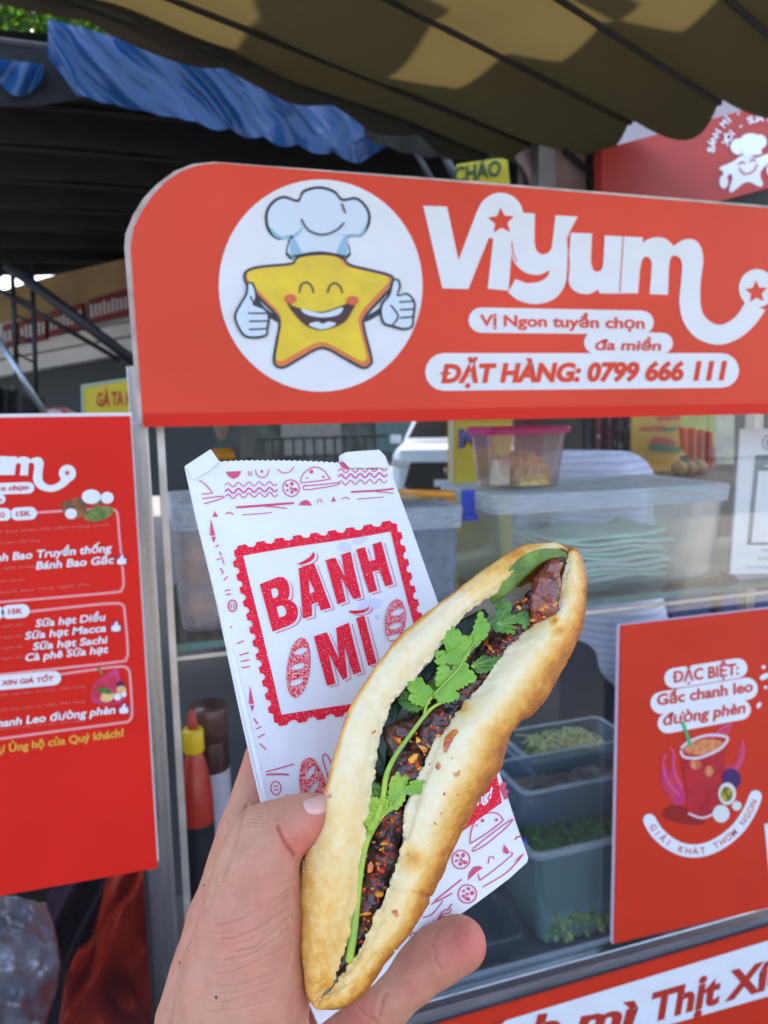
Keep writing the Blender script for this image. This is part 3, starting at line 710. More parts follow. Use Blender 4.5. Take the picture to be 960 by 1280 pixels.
for b_, n_, m_ in ((ln, 'emblem_outline', INK), (wh, 'emblem_hat_and_gloves', mat('print_pale_blue', (0.66, 0.76, 0.86), 0.4)), (oc, 'emblem_star_rim', ORANGE), (ye, 'emblem_star', YELLOW),
                   (mo, 'emblem_mouth', mat('print_brown', (0.07, 0.015, 0.012), 0.4)), (ch, 'emblem_cheeks', mat('print_blush', (0.75, 0.12, 0.04), 0.4)), (bs, 'emblem_hat_shade', mat('print_sky', (0.30, 0.52, 0.66), 0.4))):
    b_.build(n_, m_, hs)
LOGO = {
 'v': (soft([(60, 120), (122, 122), (152, 262), [(200, 135), (215, 108), (240, 90), (265, 86), (292, 94), (312, 114), (321, 140), (318, 160), (300, 195)], (240, 205), (232, 203), (178, 337), (110, 335)]), 0),
 'i': ([(243, 203), (290, 196), (289, 260), (282, 341), (228, 336)], 0),
 'y': (soft([(290, 198), (320, 138), (351, 140), [(350, 215), (355, 235), (368, 246), (385, 243), (395, 230)], (405, 145), (463, 148), (440, 190), [(435, 280), (430, 325), (402, 362), (355, 376), (310, 367), (281, 345)], (301, 311), [(330, 322), (362, 318), (383, 305), (390, 288)], [(388, 288), (360, 300), (325, 293), (298, 268), (287, 235)]]), 0),
 'u': (soft([(445, 190), (500, 192), [(497, 265), (503, 286), (513, 292), (525, 286), (530, 265)], (533, 197), (580, 200), (577, 349), (520, 348), (515, 337), [(510, 342), (490, 350), (460, 345), (441, 325), (437, 285)]]), 0),
 'm': (soft([(583, 200), (632, 202), (632, 216), [(640, 210), (665, 202), (692, 206), (713, 224)], [(714, 224), (738, 209), (765, 208), (783, 226), (790, 262), (783, 320), (783, 375), (793, 407), (820, 428), (848, 427), (878, 405), (900, 370)], (952, 392), [(948, 398), (920, 435), (880, 467), (830, 482), (775, 466), (740, 425), (728, 375), (732, 320), (735, 275), (728, 255), (712, 250), (703, 262), (700, 290)], (698, 352), (650, 350), [(655, 290), (655, 265), (645, 253), (632, 258), (625, 285)], (620, 348), (565, 348)]), 0)}
lg = MB()
def zC(fn, pts, n=3): return [fn(*p) for p in pts]
def logo(mb, fn, tr, lift):
    for k, (pts, _) in enumerate(LOGO.values()): fill2(mb, [tr(*p) for p in pts], fn, lift=lift+0.00003*k)
    fill2(mb, [tr(*p) for p in ell(930, 335, 47, 50, 32)], fn, lift=lift+0.0002)
logo(lg, f, zB, 0.0008)
tx = MB(); rd = MB()
fill2(lg, [zB(*p) for p in pill((211, 418), (630, 424), 33, 31)], f, lift=0.0009)
fill2(lg, [zB(*p) for p in pill((508, 476), (684, 478), 29, 27)], f, lift=0.00096)
fill2(lg, [zB(*p) for p in pill((114, 553), (838, 549), 49, 45)], f, lift=0.0010)
lg.build('wordmark', WHITE, hs)
fill2(rd, [zB(*p) for p in star(263, 160, 36, 0.47, -93)], f, lift=0.0014); fill2(rd, [zB(*p) for p in star(928, 345, 31, 0.47, -93)], f, lift=0.0014)
for p in (stroke([(232, 205), (182, 330)], 3), stroke([(291, 215), (293, 240), (303, 265)], 3), stroke([(436, 200), (440, 280), (435, 330)], 3), stroke([(581, 204), (572, 346)], 2.5)):
    fill2(rd, [zB(*q) for q in p], f, lift=0.0015)
rd.build('wordmark_stars', RED, hs)
text(tx, 'Vị Ngon tuyển chọn', zB(207, 432), zB(637, 440), 13.5, f, 0.020, 0.0, lift=0.0016)
text(tx, 'đa miền', zB(508, 495), zB(680, 497), 12.5, f, 0.018, 0.12, lift=0.0016)
text(tx, 'ĐẶT HÀNG: 0799 666 111', zB(104, 580), zB(852, 572), 22, f, 0.050, 0.18, lift=0.0016)
tx.build('lettering', RED, hs)

# ---- menu board on the left
mp_ = yplane(0.95)
mbd = thing('menu_board', (-0.7, 0.95, 1.0), 'red menu board with white item names at the left edge, beside the steel post', 'menu board')
MB().prism([mp_.pt(x, y) for x, y in [(-420, 527), (162.5, 520), (197, 1085), (-420, 1195)]], mp_.n, 0.006).build('panel', RED2, mbd)
MB().prism([mp_.pt(x, y, -0.007) for x, y in [(-420, 522), (164.5, 515.5), (166, 540), (199, 1080), (-420, 1190)]], mp_.n, 0.004).build('white_backing', WHITE, mbd)
zM = lambda x, y: (x/3.767, 500+y/3.767)
zN = lambda x, y: (x/2.667, 800+y/2.667)
g = mp_.pt
PINK = mat('print_pink', (0.85, 0.32, 0.33), 0.4); FAINT = mat('print_faint_pink', (0.72, 0.16, 0.14), 0.4)
wm = MB()
tl = lambda x, y: zM(318+(x-930)*0.80, 345+(y-335)*0.59)
for k, (n_, (pts, _)) in enumerate(LOGO.items()):
    if n_ in 'um': fill2(wm, [tl(*p) for p in pts], g, lift=0.0008+0.00003*k)
fill2(wm, [zM(*p) for p in ell(318, 345, 40, 40, 28)], g, lift=0.001)
fill2(wm, [zM(*p) for p in pill((-60, 420), (135, 413), 27)], g, lift=0.00105)
fill2(wm, [zM(*p) for p in pill((-80, 470), (5, 466), 22)], g, lift=0.0011)
fill2(wm, [zM(*p) for p in pill((-80, 541), (25, 538), 28, 30)], g, lift=0.0011)
fill2(wm, [zM(*p) for p in pill((80, 536), (145, 533), 30, 30)], g, lift=0.0011)
fill2(wm, [zM(*p) for p in pill((-50, 1003), (-12, 1001), 32)], g, lift=0.0011)
fill2(wm, [zM(*p) for p in pill((40, 997), (108, 992), 32)], g, lift=0.0011)
fill2(wm, [zN(*p) for p in pill((-40, 146), (180, 126), 24)], g, lift=0.0011)
wm.build('wordmark', WHITE, mbd)
tm = MB(); dt = MB()
MLET = [('Bánh Bao Truyền thống', (-82, 765), (527, 712), 9.5), ('Bánh Bao Gấc', (170, 797), (537, 768), 9.5), ('Sữa hạt Điều', (168, 1068), (497, 1036), 9.0),
        ('Sữa hạt Macca', (118, 1126), (500, 1088), 9.0), ('Sữa hạt Sachi', (155, 1176), (507, 1143), 9.0), ('Cà phê Sữa hạt', (120, 1228), (510, 1188), 9.0)]
for s_, a, b, c_ in MLET: text(tm, s_, zM(*a), zM(*b), c_, g, 0.026, 0.12, lift=0.001)
text(tm, 'Chanh Leo đường phèn', zN(-40, 293), zN(385, 243), 9.5, g, 0.026, 0.12, lift=0.001)
for x, y, f2 in ((572, 752, zM), (545, 1066, zM)):
    fill2(tm, [f2(x+p[0], y+p[1]) for p in [(-20, -2), (-8, -8), (2, -26), (10, -24), (8, -8), (22, -6), (22, 18), (-4, 22), (-20, 18)]], g, lift=0.0024)
fill2(tm, [zN(412+p[0]*0.7, 228+p[1]*0.7) for p in [(-20, -2), (-8, -8), (2, -26), (10, -24), (8, -8), (22, -6), (22, 18), (-4, 22), (-20, 18)]], g, lift=0.0024)
tm.build('lettering', WHITE, mbd)
dd = MB(); MAG = mat('print_magenta', (0.42, 0.015, 0.09), 0.4)
for x, y, r_, f2 in ((572, 752, 28, zM), (545, 1066, 29, zM), (412, 228, 21, zN)): fill2(dd, [f2(*p) for p in ell(x, y, r_)], g, lift=0.0019)
dd.build('badges', MAG, mbd)
text(dt, 'n chọn', zM(5, 427), zM(135, 421), 6.3, g, 0.02, 0.1, lift=0.0016); text(dt, 'ền', zM(-22, 480), zM(10, 478), 5, g, 0.02, 0.1, lift=0.0016)
text(dt, '15K', zM(78, 548), zM(146, 544), 6.3, g, 0.02, 0, lift=0.0016); text(dt, 'O', zM(-1, 552), zM(24, 551), 6.3, g, 0.02, 0, lift=0.0016)
text(dt, '15K', zM(40, 1007), zM(108, 1002), 6.3, g, 0.02, 0, lift=0.0016)
text(dt, 'XIN GIÁ TỐT', zN(5, 150), zN(180, 134), 5.8, g, 0.02, 0.1, lift=0.0016)
fill2(dt, [zM(*p) for p in star(317, 343, 15, 0.47)], g, lift=0.0016)
dt.build('dark_lettering', RED2, mbd)
fr = MB()
fill2(fr, stroke([zM(*p) for p in cat([(175, 530), (400, 516), (520, 515), (548, 525), (556, 560), (562, 640), (572, 740), (582, 860), (570, 895), (540, 905), (200, 935), (-200, 968)], 3, False)], 3.0), g, lift=0.0005)
fill2(fr, stroke([zM(*p) for p in cat([(135, 997), (400, 968), (540, 957), (580, 968), (588, 1010), (602, 1180), (592, 1218), (560, 1232), (200, 1272), (-200, 1315)], 3, False)], 3.2), g, lift=0.0005)
fill2(fr, stroke([zN(*p) for p in cat([(195, 115), (300, 100), (400, 88), (428, 98), (434, 130), (440, 240), (430, 268), (400, 276), (200, 302), (-80, 340)], 3, False)], 3.2), g, lift=0.0005)
fr.build('frame_lines', PINK, mbd)
ft = MB()
for s_, a, b in (('Bánh bao nhân thịt nấm trứng muối', (-60, 630), (515, 592)), ('thơm ngon, chất lượng', (-30, 680), (188, 665)), ('chua ngọt vị thịt', (-60, 800), (165, 788)), ('nhân xá xíu', (-20, 862), (118, 848)), ('bánh bao chay ngọt dịu', (0, 912), (420, 872))):
    text(ft, s_, zM(*a), zM(*b), 3.6, g, 0.0, 0, lift=0.0007)
for y in (1075, 1128, 1178, 1228): text(ft, 'hạt tươi nguyên chất', zM(-60, y), zM(108, y-14), 3.4, g, 0.0, 0, lift=0.0007)
for y in (190, 240, 303): text(ft, 'giá tốt cho tiệc, sự kiện, đơn hàng', zN(-30, y), zN(285, y-33), 3.4, g, 0.0, 0, lift=0.0007)
ft.build('small_print', FAINT, mbd, kind='stuff')
yl = MB(); text(yl, 'sự Ủng hộ của Quý khách!', zN(-22, 378), zN(412, 320), 9.5, g, 0.026, 0.0, lift=0.0007); yl.build('yellow_lettering', mat('print_gold', (0.80, 0.42, 0.05), 0.4), mbd)
# printed food pictures on the menu
def patch(name, polys, m, parent, fn, lift):
    b_ = MB()
    for i, p in enumerate(polys): fill2(b_, p, fn, lift=lift+0.00004*i)
    return b_.build(name, m, parent)
DK = mat('print_food_brown', (0.10, 0.045, 0.02), 0.4, col2=(0.35, 0.12, 0.03), vscale=70)
PG = mat('print_food_green', (0.05, 0.16, 0.02), 0.4, col2=(0.30, 0.25, 0.08), vscale=80)
patch('food_print', [[zM(*p) for p in ell(430, 455, 45, 34)], [zM(*p) for p in ell(505, 460, 30, 28)], [zM(*p) for p in ell(335, 535, 28, 25)], [zM(*p) for p in ell(480, 525, 14, 10)]], WHITE, mbd, g, 0.0010)
patch('food_print', [[zM(*p) for p in cat([(288, 490), (340, 465), (385, 460), (410, 500), (400, 540), (360, 560), (310, 545)], 3)], [zM(*p) for p in ell(450, 485, 25, 17)], [zM(*p) for p in ell(490, 472, 22, 18)]], DK, mbd, g, 0.0007)
patch('food_print', [[zM(*p) for p in cat([(395, 545), (420, 515), (470, 500), (530, 505), (520, 545), (460, 570), (410, 568)], 3)]], PG, mbd, g, 0.0012)
patch('food_print', [[zN(*p) for p in cat([(305, 200), (310, 150), (330, 130), (390, 95), (400, 130), (420, 190), (380, 215), (330, 212)], 3)]], mat('print_berry', (0.55, 0.02, 0.06), 0.4, col2=(0.65, 0.05, 0.2), vscale=60), mbd, g, 0.0007)
patch('food_print', [[zN(*p) for p in ell(402, 150, 13, 14)]], mat('print_plum', (0.04, 0.01, 0.10), 0.4), mbd, g, 0.001)
patch('food_print', [[zN(*p) for p in ell(358, 188, 24, 17, rot=-0.4)], [zN(*p) for p in ell(405, 165, 16, 14)]], mat('print_passion', (0.75, 0.35, 0.04), 0.4, col2=(0.8, 0.6, 0.3), vscale=80), mbd, g, 0.0012)
patch('food_print', [[zN(*p) for p in ell(392, 188, 12, 12)], [zN(*p) for p in ell(413, 180, 9, 9)]], WHITE, mbd, g, 0.0014)
patch('food_print', [[zN(*p) for p in [(322, 90), (330, 88), (345, 112), (338, 114)]], [zN(*p) for p in ell(350, 168, 26, 10, rot=0.2)]], PG, mbd, g, 0.0016)

# ---- under the menu board: dark side glass with an orange bag and a steel basin behind it
lc = thing('side_cabinet', (-0.8, 1.0, 0.0), 'dark glazed cabinet below the menu board at the bottom left', 'cabinet')
MB().box((-1.9, 0.975, 0.2), (wy(187, 1100, 0.975)[0], 0.98, 1.25)).build('glass_pane', glass('dark_pane', (0.93, 0.88, 0.90), 0.03, 0.6), lc)
MB().box((wy(190, 1180, 0.985)[0], 0.97, 0.2), (xl-0.030, 0.995, 1.545)).build('gasket', mat('black_gasket', (0.01, 0.01, 0.011), 0.5), lc, bevel=0.002)
MB().box((-1.9, 1.50, 0.2), (xl-0.03, 1.52, 1.25)).build('back_panel', BLK, lc)
MB().box((-1.9, 0.99, 0.36), (xl-0.03, 1.49, 0.40)).build('cabinet_floor', BLK, lc)
ORB = cloth('orange_plastic', (0.62, 0.055, 0.012), 0.35, 0.3, var=0.4, vscale=5, bump=0.6, bscale=12, tcol=(0.7, 0.08, 0.01))
V = []; nu, nv = 60, 50
for i in range(nu):
    for j in range(nv):
        u, v = i/(nu-1), j/(nv-1); px = 60+150*u-(1-v)*0; py = 1100+240*v
        edge = 150-78*min(1, v*1.3) if True else 0
        px = edge*(1-u)+215*u
        dd_ = 1.16+0.05*math.sin(u*9+v*6)+0.05*math.sin(u*4-v*11)+0.05*vnoise(np.array([[u*3, v*3, 0]]), 2.0, 9)[0]
        V.append(wy(px, py-8*math.sin(u*5), dd_))
F = [(i*nv+j, i*nv+j+1, (i+1)*nv+j+1, (i+1)*nv+j) for i in range(nu-1) for j in range(nv-1)]
V2 = [tuple(np.array(v)+(0, 0.10, 0)) for v in V]; n0 = len(V)
F2 = F+[tuple(n0+i for i in reversed(q_)) for q_ in F]
rim = [i*nv for i in range(nu)]+[(nu-1)*nv+j for j in range(nv)]+[i*nv+nv-1 for i in reversed(range(nu))]+[j for j in reversed(range(nv))]
F2 += [(rim[i], rim[i+1], n0+rim[i+1], n0+rim[i]) for i in range(len(rim)-1) if rim[i] != rim[i+1]]
tag(mesh('plastic_bag', V+V2, F2, ORB, smooth=True), 'crumpled orange red plastic bag behind the dark pane under the menu board', 'plastic bag')
V = []; nu, nv = 70, 60
for i in range(nu):
    for j in range(nv):
        u, v = i/(nu-1), j/(nv-1); px = -140+(230-60*v*0+20*math.sin(v*5))*u*0.86; py = 1128+240*v-30*(1-u)
        n_ = vnoise(np.array([[u*5, v*5, 0]]), 2.4, 4)[0]*0.03+vnoise(np.array([[u*14, v*14, 0]]), 2, 8)[0]*0.006
        V.append(wy(px, py, 1.03+n_+0.1*u*u+0.05*v))
F = [(i*nv+j, i*nv+j+1, (i+1)*nv+j+1, (i+1)*nv+j) for i in range(nu-1) for j in range(nv-1)]
o = mesh('foil_wrap', V, F, mat('crinkled_foil', (0.42, 0.50, 0.55), 0.22, 0.35, var=0.3, bump=0.5, bscale=40, coat=1.0), smooth=True)
sd = o.modifiers.new('thickness', 'SOLIDIFY'); sd.thickness = 0.002
tag(o, 'crumpled silver foil sheet glinting behind the pane at the bottom left corner', 'foil')
PUR = cloth('purple_cloth', (0.035, 0.008, 0.03), 0.1, 0.7, var=0.4)
V = []
for i in range(30):
    for j in range(20):
        u, v = i/29, j/19; V.append(wy(60+110*u*(1-0.4*v)-6*v, 1085+110*v+10*math.sin(u*5), 1.30+0.04*math.sin(u*13+v*5)))
F = [(i*20+j, i*20+j+1, (i+1)*20+j+1, (i+1)*20+j) for i in range(29) for j in range(19)]
o = mesh('folded_cloth', V, F, PUR, smooth=True); sd = o.modifiers.new('thickness', 'SOLIDIFY'); sd.thickness = 0.01
tag(o, 'dark purple folded cloth between the foil and the orange bag below the menu board', 'cloth')

# ---- drink poster on the glass
dp = yplane(1.012)
zD = lambda x, y: (700+x/2.369, 740+y/2.369)
ps = thing('drink_poster', (0.4, 1.012, 0.8), 'red poster with a printed iced drink on the right of the case glass', 'poster')
MB().prism([dp.pt(x, y) for x, y in [(777, 782.5), (1400, 712), (1400, 1033), (768.5, 1179.5)]], dp.n, 0.004).build('panel', RED3, ps)
MB().prism([dp.pt(x, y, -0.0045) for x, y in [(774, 785), (775, 781.5), (1400, 710), (1400, 1035.5), (767, 1182), (765.8, 1178)]], dp.n, 0.003).build('border', mat('poster_edge_lilac', (0.66, 0.50, 0.62), 0.45), ps)
h = dp.pt
wp_ = MB()
fill2(wp_, [zD(*p) for p in pill((338, 255), (525, 225), 30, 29)], h, lift=0.0007)
fill2(wp_, [zD(*p) for p in pill((300, 328), (552, 286), 33, 33)], h, lift=0.00075)
fill2(wp_, [zD(*p) for p in pill((318, 388), (534, 348), 30, 30)], h, lift=0.0008)
arc = [(264, 675), (285, 710), (325, 745), (375, 765), (430, 762), (485, 735), (530, 695), (562, 645), (578, 605)]
fill2(wp_, [zD(*p) for p in stroke(cat(arc, 3, False), 38)], h, lift=0.0007)
for e_ in (ell(605, 250, 16, 8, rot=-0.5), ell(602, 222, 6, 6), ell(588, 335, 6, 10, rot=0.5), ell(608, 282, 5, 5)): fill2(wp_, [zD(*p) for p in e_], h, lift=0.0007)
fill2(wp_, [(955, 1030), (1010, 1020), (1010, 1095), (962, 1100)], h, lift=0.0007)
wp_.build('white_shapes', WHITE, ps)
tp_ = MB()
text(tp_, 'ĐẶC BIỆT:', zD(332, 268), zD(528, 243), 14, h, 0.022, 0.0, lift=0.0013)
text(tp_, 'Gấc chanh leo', zD(286, 335), zD(570, 293), 13.5, h, 0.02, 0.0, lift=0.0013)
text(tp_, 'đường phèn', zD(304, 394), zD(548, 356), 13.5, h, 0.027, 0.1, lift=0.0013)
# words along the curved band
AR = [np.array(p) for p in cat(arc, 10, False)]; seg = np.cumsum([0]+[np.linalg.norm(AR[i+1]-AR[i]) for i in range(len(AR)-1)])
st_ = 'GIẢI KHÁT THƠM NGON'
for i, chh in enumerate(st_):
    s_ = seg[-1]*(0.03+0.95*(i+0.5)/len(st_)); k = int(np.searchsorted(seg, s_))-1; k = min(max(k, 0), len(AR)-2)
    fr_ = (s_-seg[k])/(seg[k+1]-seg[k]); p = AR[k]*(1-fr_)+AR[k+1]*fr_; tdir = _n(AR[min(k+3, len(AR)-1)]-AR[max(k-3, 0)]); upv = np.array((tdir[1], -tdir[0]))
    V, F = glyphs(chh, 0.008)
    if chh == ' ' or len(V) == 0: continue
    mid = (V[:, 0].min()+V[:, 0].max())/2; kk = 26
    tp_.add([h(*zD(*(p+tdir*(v[0]-mid)*kk+upv*(v[1]-0.34)*kk)), 0.0013+v[2]) for v in V], F)
tp_.build('lettering', RED3, ps)
BER = mat('print_drink_red', (0.60, 0.016, 0.03), 0.35, col2=(0.38, 0.008, 0.02), vscale=34, ramp=(0.35, 0.7))
patch('drink_print', [[zD(*p) for p in cat([(300, 660), (330, 630), (380, 640), (430, 680), (400, 690), (340, 680)], 3)]], mat('print_dark_red', (0.30, 0.01, 0.01), 0.4), ps, h, 0.0005)
patch('drink_splash', [[zD(*p) for p in cat([(372, 620), (340, 630), (310, 590), (298, 540), (312, 510), (322, 545), (330, 480), (340, 530), (360, 560)], 3)], [zD(*p) for p in cat([(488, 520), (520, 500), (530, 450), (545, 490), (530, 530), (500, 555)], 3)], [zD(*p) for p in cat([(430, 425), (470, 410), (510, 385), (495, 425), (460, 435)], 3)]], mat('print_splash', (0.55, 0.02, 0.16), 0.4, col2=(0.62, 0.045, 0.05), vscale=60), ps, h, 0.0006)
patch('drink_glass', [[zD(*p) for p in cat([(354, 460), (356, 480), (372, 600), (380, 655), (420, 668), (462, 652), (475, 560), (494, 440), (440, 425)], 2)]], BER, ps, h, 0.0010)
patch('drink_glass_rim', [stroke([zD(*p) for p in cat([(356, 465), (375, 445), (430, 424), (480, 425), (495, 435), (470, 465), (410, 490), (365, 487), (356, 465)], 3, False)], 3.4), stroke([zD(*p) for p in cat([(380, 655), (420, 668), (462, 652)], 3, False)], 2.5)], mat('print_rim', (0.75, 0.62, 0.68), 0.4), ps, h, 0.0014)
patch('drink_ice', [[zD(*p) for p in ell(425, 458, 60, 22, 28, -0.12)], [zD(*p) for p in ell(400, 510, 16, 14)], [zD(*p) for p in ell(440, 530, 13, 16)]], mat('print_ice', (0.55, 0.07, 0.03), 0.35, col2=(0.75, 0.32, 0.12), vscale=90, ramp=(0.4, 0.7)), ps, h, 0.0012)
patch('drink_splash', [stroke([zD(*p) for p in cat(l_, 4, False)], 1.8) for l_ in ([(352, 600), (318, 560), (304, 510), (312, 480)], [(360, 580), (338, 530), (336, 478), (326, 462)], [(486, 540), (520, 520), (542, 480), (538, 442)], [(452, 430), (480, 400), (506, 392)])], mat('print_splash_light', (0.75, 0.10, 0.32), 0.4), ps, h, 0.0009)
patch('straw_print', [stroke([zD(362, 386), zD(384, 454)], 4)], mat('print_green', (0.05, 0.42, 0.14), 0.4), ps, h, 0.0020)
patch('fruit_print', [[zD(*p) for p in ell(506, 553, 28, 31)]], mat('print_plum2', (0.05, 0.012, 0.12), 0.35), ps, h, 0.0016)
patch('fruit_print', [[zD(*p) for p in ell(493, 596, 26, 33)], [zD(*p) for p in ell(475, 655, 25, 26)], [zD(*p) for p in ell(521, 632, 14, 14)]], mat('print_pale_fruit', (0.70, 0.72, 0.68), 0.4), ps, h, 0.0018)
patch('fruit_print', [[zD(*p) for p in ell(491, 597, 18, 22)]], mat('print_seed', (0.55, 0.42, 0.03), 0.4, col2=(0.1, 0.1, 0.02), vscale=130), ps, h, 0.0022)

# ---- lower banner
lp = yplane(1.006)
lb = thing('lower_banner', (0.3, 1.006, 0.5), 'long red and white banner reading mì Thịt Xíu under the case rail', 'banner')
q = lambda x, y: (480+x/2, 1100+y/2)
MB().prism([lp.pt(x, y) for x, y in [(330, 1345), (555, 1279), (960, 1159.5), (1400, 1035), (1400, 1300), (330, 1640)]], lp.n, 0.004).build('panel', RED3, lb)
b_ = MB(); fill2(b_, [q(*p) for p in [(-80, 480), (300, 352), (960, 151), (1800, -95), (1800, 60), (960, 290), (300, 480), (-80, 610)]], lp.pt, lift=0.0006); b_.build('white_band', WHITE, lb)
b_ = MB(); text(b_, 'Bánh mì', q(150, 437), q(635, 362), 32, lp.pt, 0.04, 0.16, lift=0.0012)
text(b_, 'Thịt Xíu', q(668, 352), q(1010, 255), 34, lp.pt, 0.04, 0.16, lift=0.0012); b_.build('lettering', mat('banner_letters', (0.50, 0.035, 0.02), 0.4), lb)
# ================================================================ THINGS IN THE CASE
CLR = plastic('clear_box', (0.97, 0.985, 0.985), 0.07, (0.62, 0.78, 0.84), 0.6)
LID = plastic('milky_lid', (0.97, 0.98, 0.99), 0.55, (0.78, 0.86, 0.94), 0.7)
def tub(t, x0, x1, y0, y1, z0, z1, m, taper=0.88, lidm=None, lidh=0.02, over=0.006, wall='body', rimm=None):
    """open box of plastic walls with a floor, and a lid or a rim"""
    cx, cy = (x0+x1)/2, (y0+y1)/2; V = []; F = []; n = 6; r = 0.018
    def ring(z, k, ins):
        hx, hy = (x1-x0)/2*k-ins, (y1-y0)/2*k-ins; out = []
        for sx, sy, a0 in ((1, 1, 0), (-1, 1, 90), (-1, -1, 180), (1, -1, 270)):
            for j in range(n+1):
                a = math.radians(a0+90*j/n); out.append((cx+sx*(hx-r)+r*math.cos(a), cy+sy*(hy-r)+r*math.sin(a), z))
        return out
    rs_ = [ring(z0, taper-0.03, 0), ring(z0+0.006, taper, 0), ring(z1, 1, 0), ring(z1, 1, 0.0015), ring(z0+0.008, taper, 0.0015)]
    k = len(rs_[0])
    for r_ in rs_: V += r_
    for i in range(4): F += [(i*k+j, i*k+(j+1) % k, (i+1)*k+(j+1) % k, (i+1)*k+j) for j in range(k)]
    F += [tuple(reversed(range(k))), tuple(range(4*k, 5*k))]
    MB().add(V, F).build(wall, m, t, smooth=False)
    if lidm:
        V = []; rr = [ring(z1-lidh, 1, -over*0.6), ring(z1+0.001, 1, -over), ring(z1+0.005, 1, -over*0.6), ring(z1+0.005, 1, 0.010), ring(z1+0.002, 1, 0.013)]
        for r_ in rr: V += r_
        F = []
        for i in range(4): F += [(i*k+j, i*k+(j+1) % k, (i+1)*k+(j+1) % k, (i+1)*k+j) for j in range(k)]
        F += [tuple(range(4*k, 5*k))]
        MB().add(V, F).build('lid', lidm, t)
    if rimm:
        V = []; rr = [ring(z1-lidh, 1, -0.004), ring(z1, 1, -0.008), ring(z1+0.002, 1, -0.006), ring(z1+0.002, 1, 0.002)]
        for r_ in rr: V += r_
        F = []
        for i in range(3): F += [(i*k+j, i*k+(j+1) % k, (i+1)*k+(j+1) % k, (i+1)*k+j) for j in range(k)]
        MB().add(V, F).build('rim', rimm, t)
def heap(name, c, rx, ry, h, m, t=None, seed=0, sc=40, amp=0.3, n=40):
    V = []; F = []
    for i in range(n):
        for j in range(n):
            u, v = i/(n-1)*2-1, j/(n-1)*2-1
            d = min(1, (abs(u)**4+abs(v)**4)**0.25)
            z = h*(1-0.55*d*d)+h*amp*vnoise(np.array([[u*rx*sc, v*ry*sc, 0.0]]), 1, seed)[0]
            V.append((c[0]+u*rx, c[1]+v*ry, c[2]+max(0.002, z) if d < 0.999 else c[2]))
    F = [(i*n+j, (i+1)*n+j, (i+1)*n+j+1, i*n+j+1) for i in range(n-1) for j in range(n-1)]
    return mesh(name, V, F, m, t, smooth=True)
def latch(t, x, y, z0, z1, m, w=0.024): MB().box((x-w/2, y-0.010, z0), (x+w/2, y, z1)).box((x-w/2-0.002, y-0.016, z0), (x+w/2+0.002, y-0.008, z0+0.012)).build('latch', m, t, bevel=0.002)
BLU = mat('latch_blue', (0.02, 0.06, 0.55), 0.35); ORL = mat('latch_orange', (0.75, 0.28, 0.01), 0.35)
# big storage box on the shelf
yb0 = 1.09; x0 = wy(622, 700, yb0)[0]; x1 = wy(909, 680, yb0)[0]; zl = wy(760, 616, yb0)[2]
zb = zsh+0.002
bx = thing('storage_box', ((x0+x1)/2, 1.2, zb), 'large clear storage box of pale green wrappers on the glass shelf', 'storage box')
tub(bx, x0, x1, yb0, yb0+0.24, zb, zl, CLR, 0.93, LID, 0.026)
latch(bx, x0-0.014, yb0+0.09, zl-0.045, zl+0.008, BLU); latch(bx, x1+0.008, yb0+0.10, zl-0.07, zl-0.012, BLU, 0.018)
PAP = mat('pale_green_paper', (0.46, 0.72, 0.60), 0.6, var=0.25, vscale=9)
for k in range(9):                           # paper sleeves lying in a loose stack
    V = []; nu, nv = 22, 10; a = random.uniform(-0.12, 0.12)-0.06; zz_ = zb+0.012+k*0.0095
    for i in range(nu):
        for j in range(nv):
            u, v = i/(nu-1)-0.5, j/(nv-1)-0.5
            X = (x0+x1)/2+0.02+u*0.235+0.01*math.sin(k*3); Y = yb0+0.12+v*0.15+0.008*math.cos(k*5)
            V.append((X, Y, zz_+a*u*0.10+0.006*math.sin(u*9+k)*(1+v)+0.03*max(0, u)*(k > 5)*(k-5)*0.4))
    F = [(i*nv+j, (i+1)*nv+j, (i+1)*nv+j+1, i*nv+j+1) for i in range(nu-1) for j in range(nv-1)]
    o = mesh('paper_sleeve', V, F, PAP if k % 3 else mat('pale_white_paper', (0.62, 0.72, 0.68), 0.7, var=0.1), None, smooth=True)
    sd = o.modifiers.new('thickness', 'SOLIDIFY'); sd.thickness = 0.005
    tag(o, 'pale green paper sleeve in the loose stack inside the large clear storage box', 'paper sleeve', 'paper sleeves in the storage box')
# bottles / rolls visible at the left of the box
# tub with the pink lid
yp = 1.16; px0 = wy(612, 570, yp)[0]; px1 = wy(714, 570, yp)[0]; zt = wy(660, 537, yp)[2]; zbb = zl+0.008
pt2 = thing('snack_tub', ((px0+px1)/2, yp+0.04, zbb), 'small clear tub of yellow crumbs with a pink lid, standing on the large storage box', 'food tub')
tub(pt2, px0+0.003, px1-0.003, yp, yp+0.10, zbb, zt, plastic('pinkish_box', (0.97, 0.93, 0.95), 0.10, (0.62, 0.42, 0.48), 0.6), 0.86, mat('pink_lid', (0.60, 0.02, 0.22), 0.35, var=0.1), 0.008)
heap('crumbs', ((px0+px1)/2+0.01, yp+0.05, zbb+0.003), 0.042, 0.044, 0.058, mat('crumb_yellow', (0.80, 0.60, 0.26), 0.8, col2=(0.62, 0.40, 0.12), vscale=160, bump=0.5, bscale=200), pt2, 3, 200, 0.15)
MB().box((px0+0.012, yp+0.006, zbb+0.004), (px0+0.045, yp+0.03, zbb+0.055)).build('wrapped_portion', mat('cream_wrap', (0.6, 0.5, 0.38), 0.6, var=0.2), pt2, bevel=0.006)
